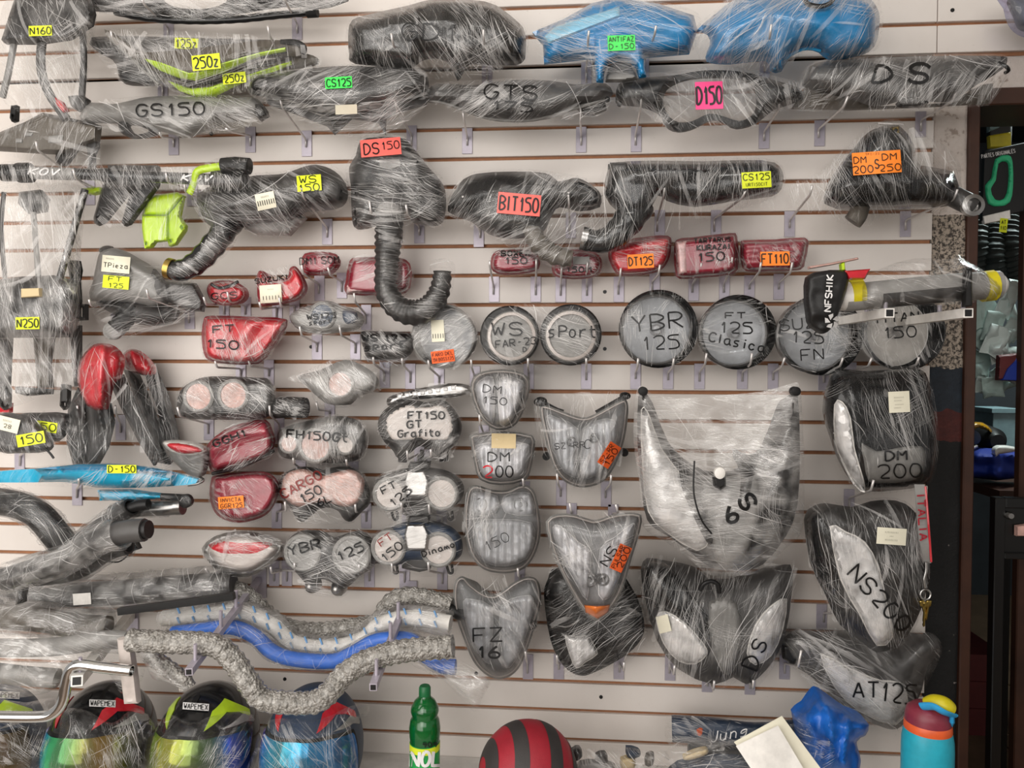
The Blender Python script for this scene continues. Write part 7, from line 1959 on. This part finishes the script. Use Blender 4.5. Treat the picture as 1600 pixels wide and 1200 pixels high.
for h in (
    ('crossing the wrapped black side cover, left one', 263, 48, (262, 60), (226, 8), (220, -4), .2),
    ('crossing the wrapped black side cover, right one', 464, 42, (464, 52), (447, 4), (443, -4), .2),
    ('holding the left end of the lime striped panels', 254, 140, (254, 150), (176, 62), (173, 48), .2),
    ('holding the right end of the lime striped panels', 460, 130, (456, 128), (421, 55), (418, 40), .2),
    ('under the pointed light grey cowl, left one', 271, 222, (271, 230), (252, 214), (249, 206), .12),
    ('under the pointed light grey cowl, right one', 391, 218, (391, 228), (360, 206), (352, 200), .14),
    ('under the green stickered cowl, left one', 479, 224, (478, 230), (441, 168), (438, 156), .16),
    ('under the green stickered cowl, right one', 643, 216, (643, 228), (620, 172), (617, 155), .16),
    ('under the left end of the matt grey cowl', 730, 220, (730, 227), (725, 188), (723, 172), .14),
    ('under the right end of the matt grey cowl', 908, 218, (908, 227), (907, 190), (907, 166), .14),
    ('under the left end of the pink stickered surround', 994, 217, (993, 227), (1001, 168), (1002, 152), .16),
    ('under the right end of the pink stickered surround', 1194, 212, (1194, 220), (1217, 170), (1218, 152), .16),
    ('under the left part of the large lettered cowl', 1281, 208, (1279, 215), (1319, 166), (1325, 150), .17),
    ('under the right part of the large lettered cowl', 1439, 194, (1439, 205), (1488, 158), (1494, 142), .17),
    ('in front of the black arched cowl, left one', 632, 112, (632, 124), (614, 68), (611, 52), .27),
    ('in front of the black arched cowl, right one', 761, 116, (761, 127), (756, 62), (755, 46), .27),
    ('in front of the blue cowl, left one', 916, 117, (916, 129), (919, 62), (920, 48), .25),
    ('in front of the blue cowl, right one', 1006, 106, (1005, 118), (1023, 54), (1025, 40), .25),
    ('in front of the bright blue cowl under loose film', 1195, 102, (1195, 112), (1203, 56), (1205, 38), .27),
    ('under the tube, first from the left', 140, 300, (140, 305), (59, 235), (56, 221), .22),
    ('under the tube, second from the left', 170, 310, (170, 318), (118, 279), (114, 264), .24),
    ('under the tube, third from the left', 300, 302, (300, 312), (262, 284), (259, 270), .24),
    ('under the tube, at the start of the wrapped airbox', 318, 318, (318, 326), (290, 300), (288, 288), .2),
    ('under the yellow stickered airbox with the bent hose', 511, 362, (511, 371), (474, 308), (471, 294), .2),
    ('at the left of the hanging ribbed hose', 620, 360, (620, 370), (580, 334), (577, 314), .2),
    ('at the right of the hanging ribbed hose', 655, 360, (655, 368), (637, 334), (634, 320), .2),
    ('under the red stickered airbox, left one', 748, 366, (750, 372), (726, 322), (723, 306), .2),
    ('under the red stickered airbox, right one', 892, 352, (890, 366), (889, 318), (888, 300), .2),
    ('under the long black airbox, left one', 1031, 348, (1027, 362), (1037, 306), (1039, 290), .2),
    ('under the long black airbox, right one', 1119, 348, (1116, 362), (1160, 309), (1166, 296), .2),
    ('under the orange stickered airbox, left one', 1234, 350, (1234, 356), (1266, 304), (1269, 290), .2),
    ('under the orange stickered airbox, right one', 1415, 350, (1415, 360), (1490, 312), (1496, 296), .2),
    ('holding the cream tagged airbox, left one', 180, 478, (180, 488), (142, 478), (139, 468), .2),
    ('holding the side box of the cream tagged airbox', 296, 494, (295, 505), (232, 466), (229, 452), .24),
    ('right of the cream tagged airbox', 350, 482, (350, 492), (322, 476), (318, 464), .2),
    ('under the small round red light', 384, 484, (383, 492), (358, 470), (355, 456), .15),
    ('under the horned red light, left one', 433, 486, (432, 496), (408, 483), (405, 472), .15),
    ('under the horned red light, right one', 460, 484, (460, 494), (439, 479), (436, 465), .15),
    ('under the six sided red light, left one', 499, 450, (498, 459), (474, 428), (471, 414), .15),
    ('under the six sided red light, right one', 534, 446, (534, 456), (516, 430), (512, 418), .15),
    ('under the square maroon light', 572, 496, (571, 506), (555, 472), (553, 458), .15),
    ('under the first maroon light of the right hand row, left one', 772, 452, (771, 460), (766, 420), (765, 408), .14),
    ('under the first maroon light of the right hand row, right one', 837, 452, (837, 461), (838, 420), (838, 405), .14),
    ('under the half hidden red light, left one', 876, 452, (876, 462), (877, 430), (878, 414), .14),
    ('under the half hidden red light, right one', 917, 452, (917, 462), (917, 424), (918, 409), .14),
    ('under the boat shaped red light, left one', 967, 452, (966, 460), (969, 434), (970, 419), .15),
    ('under the boat shaped red light, right one', 1023, 446, (1019, 456), (1029, 429), (1031, 414), .15),
    ('under the boxy maroon light, left one', 1084, 450, (1082, 457), (1094, 424), (1096, 411), .15),
    ('under the boxy maroon light, right one', 1132, 450, (1131, 457), (1142, 418), (1144, 402), .15),
    ('under the ribbed maroon light, left one', 1171, 450, (1171, 452), (1187, 424), (1189, 410), .15),
    ('under the ribbed maroon light, right one', 1217, 448, (1217, 452), (1235, 426), (1238, 410), .15),
    ('under the single lettered gauge, left one', 495, 542, (495, 550), (471, 524), (468, 510), .16),
    ('under the single lettered gauge, right one', 555, 542, (555, 552), (533, 524), (530, 508), .16),
    ('under the pointed red light, left one', 376, 582, (376, 588), (339, 574), (336, 564), .16),
    ('under the pointed red light, right one', 420, 582, (420, 588), (391, 572), (388, 562), .16),
    ('under the dark headlight insert, left one', 601, 586, (600, 596), (584, 568), (583, 558), .14),
    ('under the dark headlight insert, right one', 641, 588, (641, 598), (629, 570), (628, 560), .14),
    ('under the pale round lamp, left one', 686, 594, (686, 604), (671, 575), (669, 563), .16),
    ('under the pale round lamp, right one', 742, 592, (741, 602), (737, 574), (736, 562), .16),
    ('under the twin round headlights, left one', 826, 588, (826, 594), (825, 572), (825, 560), .17),
    ('under the twin round headlights, right one', 916, 588, (916, 594), (916, 572), (916, 560), .17),
    ('under the round headlight with two lines of marker, left one', 993, 588, (993, 592), (996, 574), (997, 560), .17),
    ('under the round headlight with two lines of marker, right one', 1044, 588, (1044, 594), (1051, 574), (1053, 560), .17),
    ('under the round headlight with three lines of marker, left one', 1093, 588, (1093, 596), (1102, 568), (1104, 552), .17),
    ('under the round headlight with three lines of marker, right one', 1160, 588, (1160, 596), (1173, 568), (1175, 552), .17),
    ('under the headlight behind the pouch, left one', 1208, 588, (1208, 594), (1222, 572), (1226, 559), .17),
    ('under the headlight behind the pouch, right one', 1287, 590, (1287, 598), (1313, 572), (1317, 559), .17),
    ('under the black rimmed round headlight, left one', 1330, 586, (1330, 592), (1357, 572), (1362, 559), .17),
    ('under the black rimmed round headlight, right one', 1404, 586, (1404, 590), (1432, 570), (1436, 558), .17),
    ('under the twin pinkish gauge, left one', 326, 668, (325, 678), (281, 650), (277, 636), .18),
    ('under the twin pinkish gauge, right one', 436, 668, (436, 678), (422, 648), (421, 634), .18),
    ('holding the pair of red tail assemblies, left one', 160, 660, (160, 668), (122, 645), (121, 634), .18),
    ('holding the pair of red tail assemblies, right one', 188, 668, (188, 676), (181, 646), (180, 634), .18),
    ('between the bagged gauge and the wide gauge', 515, 648, (515, 656), (497, 640), (494, 628), .12),
    ('under the wide clear faced gauge, left one', 470, 738, (470, 746), (459, 724), (458, 716), .17),
    ('under the wide clear faced gauge, right one', 552, 740, (552, 748), (542, 726), (541, 718), .17),
    ('under the goggle shaped gauge, left one', 655, 716, (653, 726), (637, 718), (636, 704), .18),
    ('under the goggle shaped gauge, right one', 664, 722, (664, 730), (674, 714), (673, 702), .18),
    ('under the horned twin gauge, left one', 432, 806, (432, 815), (447, 798), (445, 784), .17),
    ('under the horned twin gauge, right one', 572, 806, (572, 815), (556, 800), (555, 788), .17),
    ('under the upper white faced twin gauge, left one', 636, 812, (636, 820), (628, 798), (627, 785), .19),
    ('under the upper white faced twin gauge, right one', 690, 812, (690, 820), (671, 802), (670, 788), .19),
    ('under the lower white faced twin gauge, left one', 632, 900, (632, 910), (613, 894), (612, 880), .19),
    ('under the lower white faced twin gauge, right one', 691, 902, (691, 912), (670, 892), (669, 878), .19),
    ('under the cone backed gauge, left one', 428, 896, (428, 908), (461, 892), (460, 880), .17),
    ('under the cone backed gauge, right one', 577, 898, (577, 908), (562, 894), (561, 882), .17),
    ('under the clear shaped red banded light, left one', 346, 912, (346, 914), (325, 895), (321, 888), .16),
    ('under the clear shaped red banded light, right one', 448, 896, (448, 908), (424, 896), (423, 886), .16),
    ('under the five sided headlight, left one', 756, 684, (756, 692), (750, 662), (749, 648), .19),
    ('under the four sided headlight, right one', 820, 772, (820, 780), (818, 758), (817, 748), .19),
    ('under the tall headlight with two round lamps, right one', 812, 905, (812, 915), (810, 900), (809, 888), .2),
    ('under the owl shaped headlight, left one', 877, 770, (876, 776), (872, 756), (870, 740), .2),
    ('under the owl shaped headlight, right one', 947, 772, (946, 778), (954, 756), (955, 742), .2),
    ('from which the amber tipped headlight hangs, left one', 893, 806, (893, 818), (893, 802), (890, 786), .25),
    ('from which the amber tipped headlight hangs, right one', 958, 808, (958, 820), (966, 802), (962, 788), .25),
    ('under the bar end headlight, right one', 825, 1042, (824, 1052), (822, 1030), (821, 1018), .2),
    ('under the black based headlight, left one', 873, 1042, (873, 1046), (871, 1036), (870, 1024), .2),
    ('under the black based headlight, right one', 967, 1042, (968, 1050), (975, 1048), (975, 1035), .2),
    ('under the wide fairing, left one', 1047, 1044, (1046, 1052), (1053, 1054), (1054, 1040), .22),
    ('under the wide fairing, middle one', 1105, 1062, (1105, 1072), (1115, 1078), (1116, 1064), .22),
    ('under the wide fairing, right one', 1172, 1066, (1172, 1076), (1177, 1076), (1177, 1063), .22),
    ('under the topmost black fairing', 1327, 784, (1327, 792), (1361, 766), (1365, 750), .24),
    ('at the left of the middle fairing', 1284, 964, (1287, 972), (1298, 958), (1303, 955), .14),
    ('under the lowest fairing, left one', 1226, 1042, (1226, 1052), (1247, 1042), (1252, 1016), .22),
    ('in front of the left tank covers', 30, 718, (31, 728), (37, 706), (38, 696), .2),
    ('at the front of the long turquoise fender', 120, 770, (120, 778), (124, 757), (123, 748), .3),
):
    H(*h)

for t in THINGS:
    t.finish()
